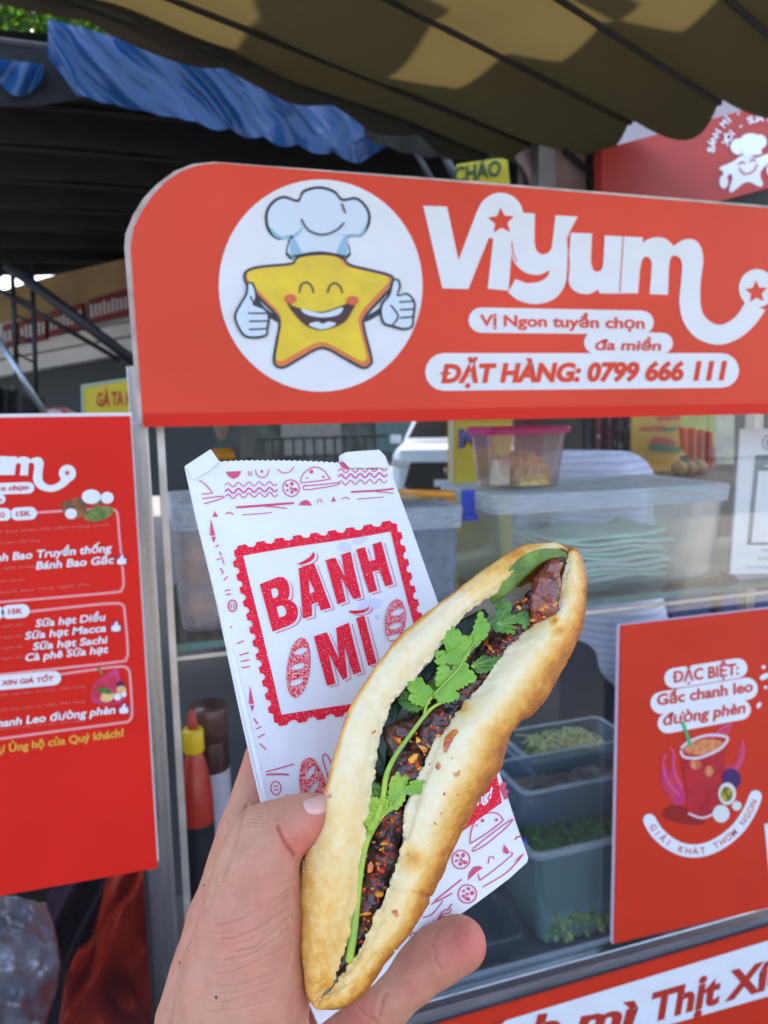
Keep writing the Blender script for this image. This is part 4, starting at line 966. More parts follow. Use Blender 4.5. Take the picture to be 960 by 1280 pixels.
# left box
yq = 1.10; lx0 = wy(430, 650, yq)[0]; lx1 = wy(577, 650, yq)[0]; zq = wy(540, 638, yq)[2]
lbx = thing('storage_box', ((lx0+lx1)/2, 1.2, zb), 'milky storage box with an orange latch on the shelf behind the paper bag', 'storage box')
tub(lbx, lx0, lx1, yq, yq+0.22, zb, zq, plastic('milky_box', (0.75, 0.82, 0.9), 0.5, (0.34, 0.42, 0.52)), 0.95, LID, 0.03)
latch(lbx, lx1+0.016, yq+0.09, zq-0.05, zq+0.006, ORL, 0.022)
# wooden-handled tongs on the lid
tg = thing('wooden_tongs', wy(530, 605, yq+0.05), 'wooden handled orange tongs lying across the milky storage box lid', 'tongs')
a1, a2 = wy(500, 606, yq+0.08), wy(585, 615, yq-0.0); zz_ = zq+0.016
MB().tube([(a1[0]-0.04, a1[1], zz_), (a1[0]+0.05, a1[1]-0.02, zz_)], 0.006, 8).build('handle', mat('pale_wood', (0.5, 0.3, 0.14), 0.6, var=0.2), tg, smooth=True)
MB().tube([(a1[0]-0.01, a1[1]+0.012, zz_+0.006), (a2[0]-0.01, a2[1]+0.03, zz_+0.004)], 0.007, 8).build('grip', ORL, tg, smooth=True)
# box behind the bag at the left
yr = 1.10; rx0 = wy(222, 700, yr)[0]; rx1 = wy(330, 700, yr)[0]; zr = wy(260, 632, yr)[2]
rbx = thing('storage_box', ((rx0+rx1)/2, 1.2, zb), 'tall clear box of brown buns on the shelf beside the steel post', 'storage box')
tub(rbx, rx0, rx1, yr, yr+0.2, zb, zr, plastic('scuffed_box', (0.95, 0.95, 0.95), 0.32, (0.66, 0.58, 0.60), 0.6), 0.95, LID, 0.035)
BUN = mat('bun_tan', (0.70, 0.42, 0.20), 0.6, col2=(0.45, 0.16, 0.06), vscale=18, ramp=(0.35, 0.6))
for k in range(9):
    cx_ = rx0+0.03+(k % 3)*0.035; cy_ = yr+0.045+(k//3 % 2)*0.07; cz_ = zb+0.03+(k//3)*0.042
    V, F = lathe([(0.002, 0), (0.017, 0.002), (0.023, 0.012), (0.021, 0.026), (0.012, 0.036), (0.0015, 0.039)], (0, 0, 0), 16)
    V = [(cx_+v[0]*1.0, cy_+v[1]*1.5, cz_-0.02+v[2]) for v in V]
    tag(MB().add(V, F).build('bun', BUN, None, smooth=True), 'small brown bun in the tall clear box beside the steel post', 'bun', 'buns in the tall clear box')
# standing card at the right, with the code panel left blank
cp0 = wy(922, 722, 1.075)
sg = thing('payment_card', (cp0[0]+0.05, 1.08, zb), 'white standing payment card with a grey framed panel on the shelf at the right edge', 'card stand')
CPL = Plane((cp0[0], 1.075, zb), (0.12, -1, 0.10))
MB().prism([CPL.pt(x, y) for x, y in [(927, 536), (1030, 536), (1030, 716), (913.5, 718)]], CPL.n, 0.004).build('card', WHITE, sg)
MB().prism([CPL.pt(x, y, -0.005) for x, y in [(918, 716), (1030, 714), (1030, 726), (928, 726)]], CPL.n, 0.03).build('base', mat('grey_base', (0.3, 0.33, 0.4), 0.4), sg)
b_ = MB(); zE = lambda x, y: (880+x/5.81, 520+y/5.81)
fill2(b_, [zE(*p) for p in [(372, 285), (900, 270), (900, 935), (310, 938)]], CPL.pt, lift=0.0005); b_.build('grey_frame', mat('print_slate', (0.12, 0.15, 0.20), 0.4), sg)
b_ = MB(); fill2(b_, [zE(*p) for p in [(392, 400), (900, 392), (900, 910), (342, 920)]], CPL.pt, lift=0.0010)
fill2(b_, [zE(*p) for p in ell(470, 362, 40, 5)], CPL.pt, lift=0.0011); b_.build('blank_panel', WHITE, sg)
b_ = MB(); fill2(b_, [zE(*p) for p in ell(480, 195, 62, 62)], CPL.pt, [[zE(*p) for p in ell(480, 195, 50, 50)]], lift=0.0006)
fill2(b_, [zE(*p) for p in ell(485, 195, 36, 36)], CPL.pt, lift=0.0006)
text(b_, 'VIP', zE(405, 985), zE(490, 985), 3.6, CPL.pt, 0.01, 0, lift=0.0006); text(b_, 'QUÉT', zE(390, 1045), zE(500, 1045), 3.6, CPL.pt, 0.01, 0, lift=0.0006); text(b_, 'vui lòng quét', zE(315, 1108), zE(570, 1100), 3.6, CPL.pt, 0.01, 0, lift=0.0006)
b_.build('lettering', mat('print_grey', (0.22, 0.26, 0.36), 0.5), sg)

# ---- lower tier
SLAW = mat('shredded_green', (0.45, 0.50, 0.22), 0.6, col2=(0.24, 0.30, 0.10), vscale=60, bump=0.5, bscale=90)
HERB = mat('chopped_herb', (0.09, 0.20, 0.03), 0.6, col2=(0.03, 0.08, 0.015), vscale=70)
def strips(name, c, rx, ry, h, m, n, L, w_, t=None, seed=1, flat=0.35):
    r = np.random.default_rng(seed); b = MB()
    for _ in range(n):
        p = np.array((c[0]+r.uniform(-rx, rx), c[1]+r.uniform(-ry, ry), c[2]+r.uniform(0, h))); a = r.uniform(0, 2*math.pi)
        d = _n((math.cos(a), math.sin(a), r.uniform(-flat, flat))); s_ = _n(np.cross(d, (0, 0, 1)))*w_
        mid = p+np.array((0, 0, L*0.15)); e = d*L*r.uniform(0.6, 1)/2; up_ = np.array((0, 0, w_*0.6))
        b.add([p-e-s_, p-e+s_, mid+s_, mid-s_, p+e+s_, p+e-s_, p-e-s_-up_, p-e+s_-up_, mid+s_-up_, mid-s_-up_], [(0, 1, 2, 3), (3, 2, 4, 5), (6, 9, 8, 7), (0, 3, 9, 6), (1, 7, 8, 2)])
    return b.build(name, m, t, kind='stuff')
def at_floor(px, py): return wz(px, py, zfl+0.004)
# back trays
ty0 = 1.30; tx0 = wy(636, 925, ty0)[0]; tx1 = wy(772, 925, ty0)[0]; tz = wy(700, 912, ty0+0.12)[2]
TRAY = plastic('clear_tray', (0.86, 0.92, 0.96), 0.22, (0.26, 0.36, 0.48))
trz = tz-0.055
tt = thing('sliced_vegetable_tray', ((tx0+tx1)/2, ty0+0.08, zfl+0.002), 'clear tray of pale green pickled shreds at the back of the case', 'food tray')
tub(tt, tx0+0.055, tx1+0.05, ty0, ty0+0.15, zfl+0.004, tz, TRAY, 0.97, rimm=LID, lidh=0.004)
heap('pickle_bed', ((tx0+tx1)/2+0.05, ty0+0.075, tz-0.05), 0.09, 0.066, 0.02, SLAW, tt, 5, 90, 0.3)
strips('pickle_shreds', ((tx0+tx1)/2+0.05, ty0+0.075, tz-0.03), 0.075, 0.055, 0.025, mat('pickle_shred', (0.58, 0.64, 0.30), 0.5, var=0.3), 260, 0.05, 0.0022, tt, 4)
tt2 = thing('meat_slice_tray', (tx0-0.01, ty0+0.04, zfl+0.002), 'narrow clear tray of dark slices left of the pickled shreds', 'food tray')
tub(tt2, tx0-0.075, tx0+0.048, ty0-0.03, ty0+0.12, zfl+0.004, tz-0.02, TRAY, 0.97, rimm=LID, lidh=0.004)
heap('slices', (tx0-0.012, ty0+0.045, tz-0.06), 0.05, 0.062, 0.02, mat('slice_grey', (0.20, 0.17, 0.13), 0.5, col2=(0.06, 0.05, 0.04), vscale=30), tt2, 7, 60, 0.5)
# steel tray, middle row, tipped lid
my0 = 1.20; mx0 = wy(640, 1010, my0)[0]; mx1 = wy(790, 1010, my0)[0]; mz = wy(700, 965, my0)[2]
t3 = thing('clear_tray', ((mx0+mx1)/2, my0+0.04, zfl+0.002), 'clear tray of dark sliced strips in the middle row of the case', 'food tray')
tub(t3, mx0, mx1+0.02, my0-0.05, my0+0.075, zfl+0.004, mz, TRAY, 0.96, rimm=LID, lidh=0.004)
heap('strips_bed', ((mx0+mx1)/2, my0+0.012, mz-0.05), (mx1-mx0)/2-0.006, 0.055, 0.02, mat('strip_dark', (0.09, 0.08, 0.08), 0.4, col2=(0.25, 0.18, 0.15), vscale=25), t3, 11, 60, 0.5)
# blue plastic tub of herbs, front
hy0 = 1.065; hx0 = wy(668, 1120, hy0)[0]; hx1 = wy(845, 1120, hy0)[0]; hz = wy(700, 1062, hy0)[2]
BT = plastic('bluish_tub', (0.90, 0.96, 0.97), 0.20, (0.34, 0.56, 0.62))
t4 = thing('herb_tub', ((hx0+hx1)/2, hy0+0.06, zfl+0.002), 'bluish plastic tub of green herbs at the front of the case beside the poster', 'food tub')
tub(t4, hx0, hx1, hy0, hy0+0.13, zfl+0.003, hz, BT, 0.86, rimm=LID, lidh=0.010)
heap('herb_bed', ((hx0+hx1)/2, hy0+0.065, zfl+0.008), (hx1-hx0)/2*0.85, 0.05, hz-zfl-0.030, HERB, t4, 13, 60, 0.1)
strips('chopped_herbs', ((hx0+hx1)/2, hy0+0.065, hz-0.035), (hx1-hx0)/2-0.02, 0.05, 0.03, HERB, 900, 0.03, 0.0025, t4, 8, 0.8)
strips('herb_stems', ((hx0+hx1)/2-0.02, hy0+0.016, zfl+0.012), (hx1-hx0)/2*0.6, 0.004, 0.05, mat('herb_leaf_pale', (0.18, 0.30, 0.08), 0.5, col2=(0.35, 0.40, 0.10), vscale=40), 160, 0.04, 0.004, t4, 9, 1.5)
latch(t4, hx0-0.002, hy0+0.05, hz-0.03, hz+0.004, BLU, 0.02)
# shallow lidded box at the left, front
fy0 = 1.06; fx0 = wy(520, 1180, fy0)[0]; fx1 = wy(652, 1180, fy0)[0]; fz = wy(600, 1140, fy0)[2]
t5 = thing('lidded_box', ((fx0+fx1)/2, fy0+0.06, zfl+0.002), 'shallow clear lidded box on the case floor above the fingertip', 'food box')
tub(t5, fx0, fx1, fy0, fy0+0.13, zfl+0.003, zfl+0.05, plastic('dull_box', (0.6, 0.68, 0.72), 0.12, (0.2, 0.27, 0.32)), 0.92, plastic('dull_lid', (0.6, 0.7, 0.75), 0.25, (0.20, 0.28, 0.34)), 0.010)
MB().box((fx0+0.01, fy0+0.01, zfl+0.006), (fx1-0.012, fy0+0.12, zfl+0.035)).build('contents', mat('dark_contents', (0.02, 0.022, 0.028), 0.5, var=0.5), t5, bevel=0.008)
# chilli sauce bottle and dark sauce jar behind the left of the glass
sy = 1.10; c0 = wy(251, 1100, sy); bz = zfl+0.003
ht = wy(248, 885, sy)[2]-bz; rb = 0.5*(wy(274, 1000, sy)[0]-wy(231, 1000, sy)[0])
bt_ = thing('chilli_sauce_bottle', (c0[0], sy, bz), 'red chilli sauce bottle with a yellow cap inside the case beside the steel post', 'bottle')
prof = [(0.002, 0), (rb*0.95, 0.002), (rb, 0.01), (rb, ht*0.33), (rb, ht*0.66), (rb*0.98, ht*0.72), (rb*0.90, ht*0.78), (rb*0.74, ht*0.83), (rb*0.55, ht*0.865), (rb*0.45, ht*0.88), (rb*0.42, ht*0.90)]
V, F = lathe(prof, (c0[0], sy, bz), 28); MB().add(V, F).build('body', mat('chilli_sauce', (0.42, 0.018, 0.006), 0.25, var=0.25, coat=0.6), bt_, smooth=True)
V, F = lathe([(rb*1.012, ht*0.30), (rb*1.012, ht*0.60), (rb*1.012, ht*0.66)], (c0[0], sy, bz), 28); MB().add(V[:], F[:-2]).build('label', mat('label_black', (0.012, 0.012, 0.016), 0.3, var=0.4, vscale=40, coat=0.4), bt_, smooth=True)
V, F = lathe([(rb*1.02, ht*0.10), (rb*1.02, ht*0.29)], (c0[0], sy, bz), 28); MB().add(V, F[:-2]).build('label_band', mat('label_red', (0.4, 0.03, 0.03), 0.35), bt_, smooth=True)
V, F = lathe([(rb*0.58, ht*0.872), (rb*0.64, ht*0.878), (rb*0.62, ht*0.935), (rb*0.54, ht*0.942)], (c0[0], sy, bz), 24); MB().add(V, F).build('cap', mat('cap_yellow', (0.78, 0.50, 0.01), 0.35), bt_, smooth=True)
V, F = lathe([(rb*0.32, ht*0.940), (rb*0.30, ht*0.955), (rb*0.20, ht*0.99), (0.001, ht*1.0)], (c0[0], sy, bz), 16); MB().add(V, F).build('nozzle', mat('nozzle_red', (0.5, 0.02, 0.01), 0.35), bt_, smooth=True)
c1 = wy(266, 1000, sy+0.06); r1 = 0.5*(wy(290, 1000, sy+0.06)[0]-wy(243, 1000, sy+0.06)[0]); h1 = wy(266, 884, sy+0.06)[2]-bz
jr = thing('brown_sauce_jar', (c1[0], sy+0.06, bz), 'brown jar with a white label standing behind the chilli sauce bottle', 'jar')
V, F = lathe([(0.002, 0), (r1, 0.003), (r1, h1*0.9), (r1*0.95, h1*0.93)], (c1[0], sy+0.06, bz), 28); MB().add(V, F).build('body', mat('jar_brown', (0.05, 0.012, 0.008), 0.2, var=0.3, coat=0.5), jr, smooth=True)
V, F = lathe([(r1*1.01, h1*0.38), (r1*1.01, h1*0.80)], (c1[0], sy+0.06, bz), 28); MB().add(V, F[:-2]).build('label', mat('jar_label', (0.42, 0.38, 0.46), 0.5, var=0.1), jr, smooth=True)
V, F = lathe([(r1*1.03, h1*0.90), (r1*1.03, h1), (r1*0.98, h1*1.01), (0.002, h1*1.01)], (c1[0], sy+0.06, bz), 28); MB().add(V, F).build('lid', mat('jar_lid', (0.09, 0.03, 0.02), 0.3, coat=0.4), jr, smooth=True)

# ================================================================ BEHIND THE CART
# yellow letter board
YB2 = mat('yellow_poster', (0.62, 0.50, 0.04), 0.5, var=0.15)
P = yplane(2.2)
t6 = thing('yellow_letter_board', wy(600, 700, 2.2), 'yellow board with blue letters seen through the glass above the clear tubs', 'board')
MB().prism([P.pt(x, y) for x, y in [(563, 500), (640, 500), (640, 745), (563, 755)]], P.n, 0.02).build('board', YB2, t6)
b_ = MB(); text(b_, 'Mil', (573, 559), (612, 558), 22, P.pt, 0.05, 0, lift=0.003); b_.build('lettering', mat('print_blue', (0.02, 0.10, 0.35), 0.4), t6)
b_ = MB(); fill2(b_, [(563, 515), (640, 512), (640, 526), (563, 529)], P.pt, lift=0.002); b_.build('band', mat('print_olive_band', (0.40, 0.42, 0.05), 0.4), t6)
b_ = MB(); fill2(b_, [(561, 500), (566, 500), (566, 755), (561, 755)], P.pt, lift=0.004); b_.build('edge_strip', mat('edge_pale', (0.6, 0.62, 0.5), 0.4), t6)
# amber menu banner with bright flag
P = yplane(2.4)
AMB = mat('amber_banner', (0.52, 0.27, 0.02), 0.5, var=0.25, vscale=6)
t7 = thing('amber_food_banner', wy(840, 700, 2.4), 'amber banner with red lines of print seen through the glass above the large box', 'banner')
MB().prism([P.pt(x, y) for x, y in [(790, 498), (850, 498), (850, 596), (790, 590)]], P.n, 0.01).build('panel', AMB, t7)
MB().prism([P.pt(x, y) for x, y in [(850, 498), (895, 498), (895, 560), (850, 570)]], P.n, 0.012).build('green_panel', mat('olive_banner', (0.36, 0.38, 0.08), 0.5, var=0.2), t7)
MB().prism([P.pt(x, y) for x, y in [(895, 498), (918, 498), (918, 580), (895, 580)]], P.n, 0.012).build('pale_panel', mat('pale_banner', (0.48, 0.50, 0.30), 0.5, col2=(0.3, 0.32, 0.3), vscale=10), t7)
b_ = MB()
for y, xa, xb in ((523, 824, 848), (536, 802, 830)): fill2(b_, pill((xa, y), (xb, y-1), 2.4), P.pt, lift=0.003)
fill2(b_, cat([(812, 552), (825, 546), (846, 553), (838, 556), (818, 555)], 3), P.pt, lift=0.003); b_.build('print_red', mat('banner_red_print', (0.45, 0.05, 0.02), 0.5), t7)
b_ = MB(); fill2(b_, pill((815, 559), (848, 562), 3.5), P.pt, lift=0.004); fill2(b_, pill((830, 537), (848, 535), 2), P.pt, lift=0.004); b_.build('print_green', mat('banner_green_print', (0.08, 0.15, 0.08), 0.5), t7)
P = yplane(2.25); ORF = cloth('orange_flag', (0.75, 0.09, 0.01), 0.3, 0.6, var=0.25, vscale=12)
V = []
tp2 = [(848, 534), (862, 535), (876, 537), (886, 539), (891, 541)]; bo2 = [(850, 560), (862, 572), (874, 582), (884, 585), (893, 584)]
for i in range(24):
    a, b2 = lerp_poly(tp2, i/23), lerp_poly(bo2, i/23)
    for j in range(10):
        v = j/9; V.append(wy(a[0]*(1-v)+b2[0]*v, a[1]*(1-v)+b2[1]*v, 2.25+0.02*math.sin(i*1.3)))
F = [(i*10+j, i*10+j+1, (i+1)*10+j+1, (i+1)*10+j) for i in range(23) for j in range(9)]
tag(mesh('orange_cloth', V, F, ORF, smooth=True), 'bright orange red cloth hanging in front of the amber banner', 'cloth')
# maroon patterned cloth
V = []
for i in range(30):
    for j in range(12):
        V.append(wy(738+56*i/29, 500+72*j/11, 2.5+0.025*math.sin(i*0.9)+0.01*math.sin(j)))
F = [(i*12+j, i*12+j+1, (i+1)*12+j+1, (i+1)*12+j) for i in range(29) for j in range(11)]
tag(mesh('maroon_curtain', V, F, mat('maroon_print', (0.17, 0.03, 0.035), 0.7, col2=(0.55, 0.42, 0.42), vscale=26, ramp=(0.36, 0.40)), smooth=True), 'maroon patterned curtain with pale flecks behind the pink lidded tub', 'curtain')
# brown round fruit on a stand at the back
fs2 = thing('fruit_stand', wz(872, 760, 0.0), 'dark wooden stand holding brown fruit behind the large box', 'stand')
fz0 = wy(870, 594, 2.05)[2]; fxa = wy(820, 594, 2.05)[0]; fxb = wy(925, 594, 2.05)[0]
fs2.location = (float((fxa+fxb)/2), 2.1, 0)
MB().box((fxa, 1.98, fz0-0.02), (fxb, 2.25, fz0)).build('stand_top', mat('stand_wood', (0.10, 0.055, 0.03), 0.6, var=0.3), fs2)
for X in (fxa+0.02, fxb-0.05): MB().box((X, 2.08, 0), (X+0.03, 2.11, fz0-0.02)).build('leg', PIPE, fs2)
for px_, py_, r_ in ((849, 583, 0.026), (862, 582, 0.025), (874, 581, 0.026)):
    c_ = wy(px_, py_, 2.05); V, F = lathe([(0.001, -r_)]+[(r_*math.cos(math.radians(a)), r_*math.sin(math.radians(a))) for a in range(-75, 90, 15)]+[(0.001, r_)], (c_[0], 2.05, fz0+r_), 20)
    nm_ = {849: 'leftmost', 862: 'middle', 874: 'rightmost'}[px_]
    tag(MB().add(V, F).build('brown_fruit', mat('fruit_brown', (0.30, 0.17, 0.05), 0.6, var=0.3, vscale=20), smooth=True), nm_+' of the three brown fruits on the stand behind the large box', 'fruit', 'brown fruits on the stand')
# blue crate and white tabletop under the shelf line, far side
MB().box((wy(792, 760, 2.3)[0], 2.3, wy(792, 790, 2.3)[2]), (wy(980, 760, 2.3)[0], 2.7, wy(792, 768, 2.3)[2])).build('blue_crate', mat('crate_blue', (0.02, 0.06, 0.20), 0.5, var=0.2), bevel=0.004)
tag(C.objects['blue_crate'], 'blue plastic crate on a box behind the case, just above the drink poster', 'crate')
cz = wy(792, 790, 2.3)[2]
MB().box((wy(800, 760, 2.3)[0], 2.32, 0.0), (wy(975, 760, 2.3)[0], 2.68, cz-0.002)).build('cardboard_box', mat('card_brown', (0.32, 0.22, 0.14), 0.8, var=0.2), bevel=0.004)
tag(C.objects['cardboard_box'], 'brown cardboard box under the blue crate behind the case', 'box')
# stool with maroon seat cloth
MB().box((wy(764, 760, 2.1)[0], 2.1, wy(764, 812, 2.1)[2]), (wy(792, 760, 2.1)[0], 2.2, wy(764, 748, 2.1)[2])).build('maroon_bundle', mat('bundle_maroon', (0.10, 0.01, 0.025), 0.6, var=0.3), bevel=0.008)
mzb = wy(764, 812, 2.1)[2]
tag(C.objects['maroon_bundle'], 'dark maroon box standing on a dark plinth next to the white shirt', 'box')
MB().box((wy(766, 760, 2.1)[0], 2.11, 0), (wy(790, 760, 2.1)[0], 2.19, mzb-0.002)).build('plinth', BLK)
tag(C.objects['plinth'], 'dark plinth carrying the maroon box behind the case', 'plinth')
# low fence built behind the cart, standing in for its reflection
FNC = mat('fence_iron', (0.10, 0.09, 0.08), 0.6, 0.4, var=0.3)
fe = thing('reflection_fence', (wy(420, 540, 9)[0], 9, 0), 'low iron railing set behind the cart, standing in for its reflection in the glass', 'fence')
zt_ = wy(420, 545, 9)[2]; zb_ = wy(420, 592, 9)[2]; X0, X1 = wy(215, 560, 9)[0], wy(484, 560, 9)[0]
MB().box((X0, 8.98, zt_-0.03), (X1, 9.02, zt_)).build('top_rail', FNC, fe); MB().box((X0, 8.98, zb_-0.3), (X1, 9.02, zb_-0.26)).build('bottom_rail', FNC, fe)
bar = MB().box((-0.014, -0.012, 0), (0.014, 0.012, zt_-0.03)).build('bar', FNC, fe)
nb_ = int((X1-X0)/0.13)
for k in range(nb_):
    o = bar if k == 0 else bar.copy()
    if k: C.objects.link(o)
    o.location = (X0+0.13*k-fe.location[0]+0.0, 0, 0)
bar.data.transform(Matrix.Translation((float(fe.location[0]), float(fe.location[1]), 0.0)))
for o in list(C.objects):
    pass
# street behind: road, kerb, wall of shops
FAR = mat('far_shop_wall', (0.07, 0.075, 0.06), 0.9, col2=(0.02, 0.03, 0.02), vscale=1.6, ramp=(0.4, 0.6))
fw = thing('far_shop_row', (0, 24, 0), 'dim row of shop fronts across the street behind the white car', 'building')
MB().box((-16, 24, 0), (14, 24.4, 5)).build('wall', FAR, fw)
for k in range(9):
    MB().box((-15+3.2*k, 23.9, 0.3), (-13+3.2*k, 23.98, 1.9)).build('shutter', mat('shutter_tone', ((0.16, 0.15, 0.12), (0.05, 0.10, 0.09), (0.10, 0.06, 0.04))[k % 3], 0.7, var=0.3), fw)
for k in range(12):
    MB().box((-15+2.5*k, 23.7, 1.95), (-13.2+2.5*k, 23.9, 2.5)).build('awning', mat('awning_tone', ((0.35, 0.08, 0.05), (0.08, 0.2, 0.22), (0.4, 0.36, 0.25), (0.2, 0.2, 0.2))[k % 4], 0.7, var=0.3), fw)
# passer-by in dark blue, orange cap
def body_mesh(name, prims, lo, hi, h_, k_, m, parent=None):
    G = grid(lo, hi, h_); D = None
    for (a, b, ra, rb) in prims:
        d = cone(G, a, b, ra, rb); D = d if D is None else smin(D, d, k_)
    V, F = surface_nets(D, lo, h_); V = relax(V, F, 2); return mesh(name, V, F, m, parent, smooth=True)
ps_ = wy(282, 519, 5.2); bxp = float(ps_[0]); byp = 5.2
pp = thing('person', (bxp, byp, 0), 'person in dark blue with an orange scarf standing far behind the paper bag top', 'person')
SK = mat('far_skin', (0.35, 0.2, 0.13), 0.6)
zz0 = wy(282, 545, 5.2)[2]
hd = zz0+0.02
body_mesh('body', [((bxp, byp, hd+0.08), (bxp, byp, hd), 0.095, 0.08), ((bxp, byp, hd-0.05), (bxp, byp, hd-0.16), 0.05, 0.06),
                   ((bxp-0.13, byp, 0.85), (bxp-0.10, byp, 0.08), 0.09, 0.06), ((bxp+0.13, byp, 0.85), (bxp+0.10, byp, 0.08), 0.09, 0.06),
                   ((bxp-0.10, byp, 0.06), (bxp-0.10, byp-0.16, 0.05), 0.05, 0.045), ((bxp+0.10, byp, 0.06), (bxp+0.10, byp-0.16, 0.05), 0.05, 0.045)], (bxp-0.4, byp-0.4, 0.0), (bxp+0.4, byp+0.4, hd+0.3), 0.02, 0.03, SK, pp)
body_mesh('clothes', [((bxp-0.12, byp, hd-0.26), (bxp+0.12, byp, hd-0.26), 0.10, 0.10), ((bxp, byp, hd-0.3), (bxp, byp, 0.9), 0.17, 0.16), ((bxp-0.20, byp, hd-0.28), (bxp-0.27, byp-0.04, 0.95), 0.065, 0.05),
                      ((bxp+0.20, byp, hd-0.28), (bxp+0.27, byp-0.04, 0.95), 0.065, 0.05), ((bxp-0.1, byp, 0.9), (bxp-0.1, byp, 0.2), 0.12, 0.09), ((bxp+0.1, byp, 0.9), (bxp+0.1, byp, 0.2), 0.12, 0.09)],
          (bxp-0.5, byp-0.4, 0.05), (bxp+0.5, byp+0.4, hd+0.1), 0.02, 0.04, mat('navy_clothes', (0.012, 0.012, 0.03), 0.8, var=0.3), pp)
V, F = lathe([(0.09, hd-0.10), (0.115, hd-0.13), (0.12, hd-0.18), (0.09, hd-0.2)], (bxp, byp, 0), 20); MB().add(V, F[:-2]).build('scarf', ORL, pp, smooth=True)
V, F = lathe([(0.108, hd+0.06), (0.112, hd+0.11), (0.085, hd+0.17), (0.002, hd+0.19)], (bxp, byp, 0), 20); MB().add(V, F).build('hair', INK, pp, smooth=True)

# person in white shirt leaning over behind the cart, back towards us
wx = float(wy(765, 600, 2.05)[0]); wyy = 1.98; zt_ = float(wy(765, 566, 1.92)[2]); zh = float(wy(750, 868, 1.85)[2])
wpn = thing('person', (wx, wyy, 0), 'person in a pale striped shirt bending forward right behind the glass case', 'person')
JE = mat('dark_jeans', (0.020, 0.028, 0.048), 0.9, var=0.4, vscale=9, bump=0.3, bscale=80)
SHM = mat('white_shirt', (0.50, 0.53, 0.66), 0.8, var=0.08, vscale=3, bump=0.2, bscale=14)
t_ = SHM.node_tree; wv = t_.nodes.new('ShaderNodeTexWave'); wv.inputs['Scale'].default_value = 14; wv.inputs['Distortion'].default_value = 2.5; wv.bands_direction = 'Z'
tc_ = t_.nodes.new('ShaderNodeTexCoord'); t_.links.new(tc_.outputs['Object'], wv.inputs[0]); mx_ = t_.nodes.new('ShaderNodeMix'); mx_.data_type = 'RGBA'
mx_.inputs['A'].default_value = (0.56, 0.59, 0.72, 1); mx_.inputs['B'].default_value = (0.40, 0.42, 0.55, 1); t_.links.new(wv.outputs[1], mx_.inputs['Factor']); t_.links.new(mx_.outputs['Result'], t_.nodes['Principled BSDF'].inputs['Base Color'])
zc = zt_-0.17
body_mesh('body', [((wx-0.02, wyy+0.50, zc-0.02), (wx-0.02, wyy+0.40, zc-0.02), 0.10, 0.075), ((wx-0.02, wyy+0.38, zc), (wx, wyy+0.22, zc), 0.055, 0.07),
                   ((wx-0.10, wyy, 0.80), (wx-0.12, wyy, 0.08), 0.085, 0.055), ((wx+0.10, wyy, 0.80), (wx+0.12, wyy, 0.08), 0.085, 0.055),
                   ((wx-0.24, wyy+0.38, 1.0), (wx-0.22, wyy+0.52, 0.82), 0.04, 0.03), ((wx+0.24, wyy+0.38, 1.0), (wx+0.22, wyy+0.52, 0.82), 0.04, 0.03),
                   ((wx-0.22, wyy+0.52, 0.82), (wx-0.21, wyy+0.60, 0.79), 0.032, 0.02), ((wx+0.22, wyy+0.52, 0.82), (wx+0.21, wyy+0.60, 0.79), 0.032, 0.02),
                   ((wx-0.12, wyy, 0.06), (wx-0.12, wyy+0.16, 0.05), 0.05, 0.045), ((wx+0.12, wyy, 0.06), (wx+0.12, wyy+0.16, 0.05), 0.05, 0.045)],
          (wx-0.4, wyy-0.25, 0.0), (wx+0.4, wyy+0.75, 1.6), 0.018, 0.03, SK, wpn)
body_mesh('shirt', [((wx-0.10, wyy+0.20, zt_-0.12), (wx+0.12, wyy+0.20, zt_-0.13), 0.12, 0.12), ((wx, wyy+0.12, zt_-0.20), (wx-0.02, wyy, zh+0.12), 0.16, 0.15),
                    ((wx-0.04, wyy+0.02, zh+0.18), (wx-0.02, wyy-0.01, zh+0.1), 0.16, 0.165), ((wx-0.20, wyy+0.24, zt_-0.16), (wx-0.25, wyy+0.38, 1.05), 0.075, 0.06), ((wx+0.20, wyy+0.24, zt_-0.16), (wx+0.25, wyy+0.38, 1.05), 0.075, 0.06)],
          (wx-0.45, wyy-0.3, zh-0.02), (wx+0.45, wyy+0.55, zt_+0.1), 0.014, 0.05, SHM, wpn)
body_mesh('trousers', [((wx-0.06, wyy+0.0, zh+0.1), (wx+0.06, wyy, zh+0.1), 0.145, 0.145), ((wx-0.09, wyy, zh), (wx-0.12, wyy, 0.14), 0.12, 0.085), ((wx+0.09, wyy, zh), (wx+0.12, wyy, 0.14), 0.12, 0.085)],
          (wx-0.4, wyy-0.25, 0.05), (wx+0.4, wyy+0.3, zh+0.2), 0.014, 0.03, JE, wpn)

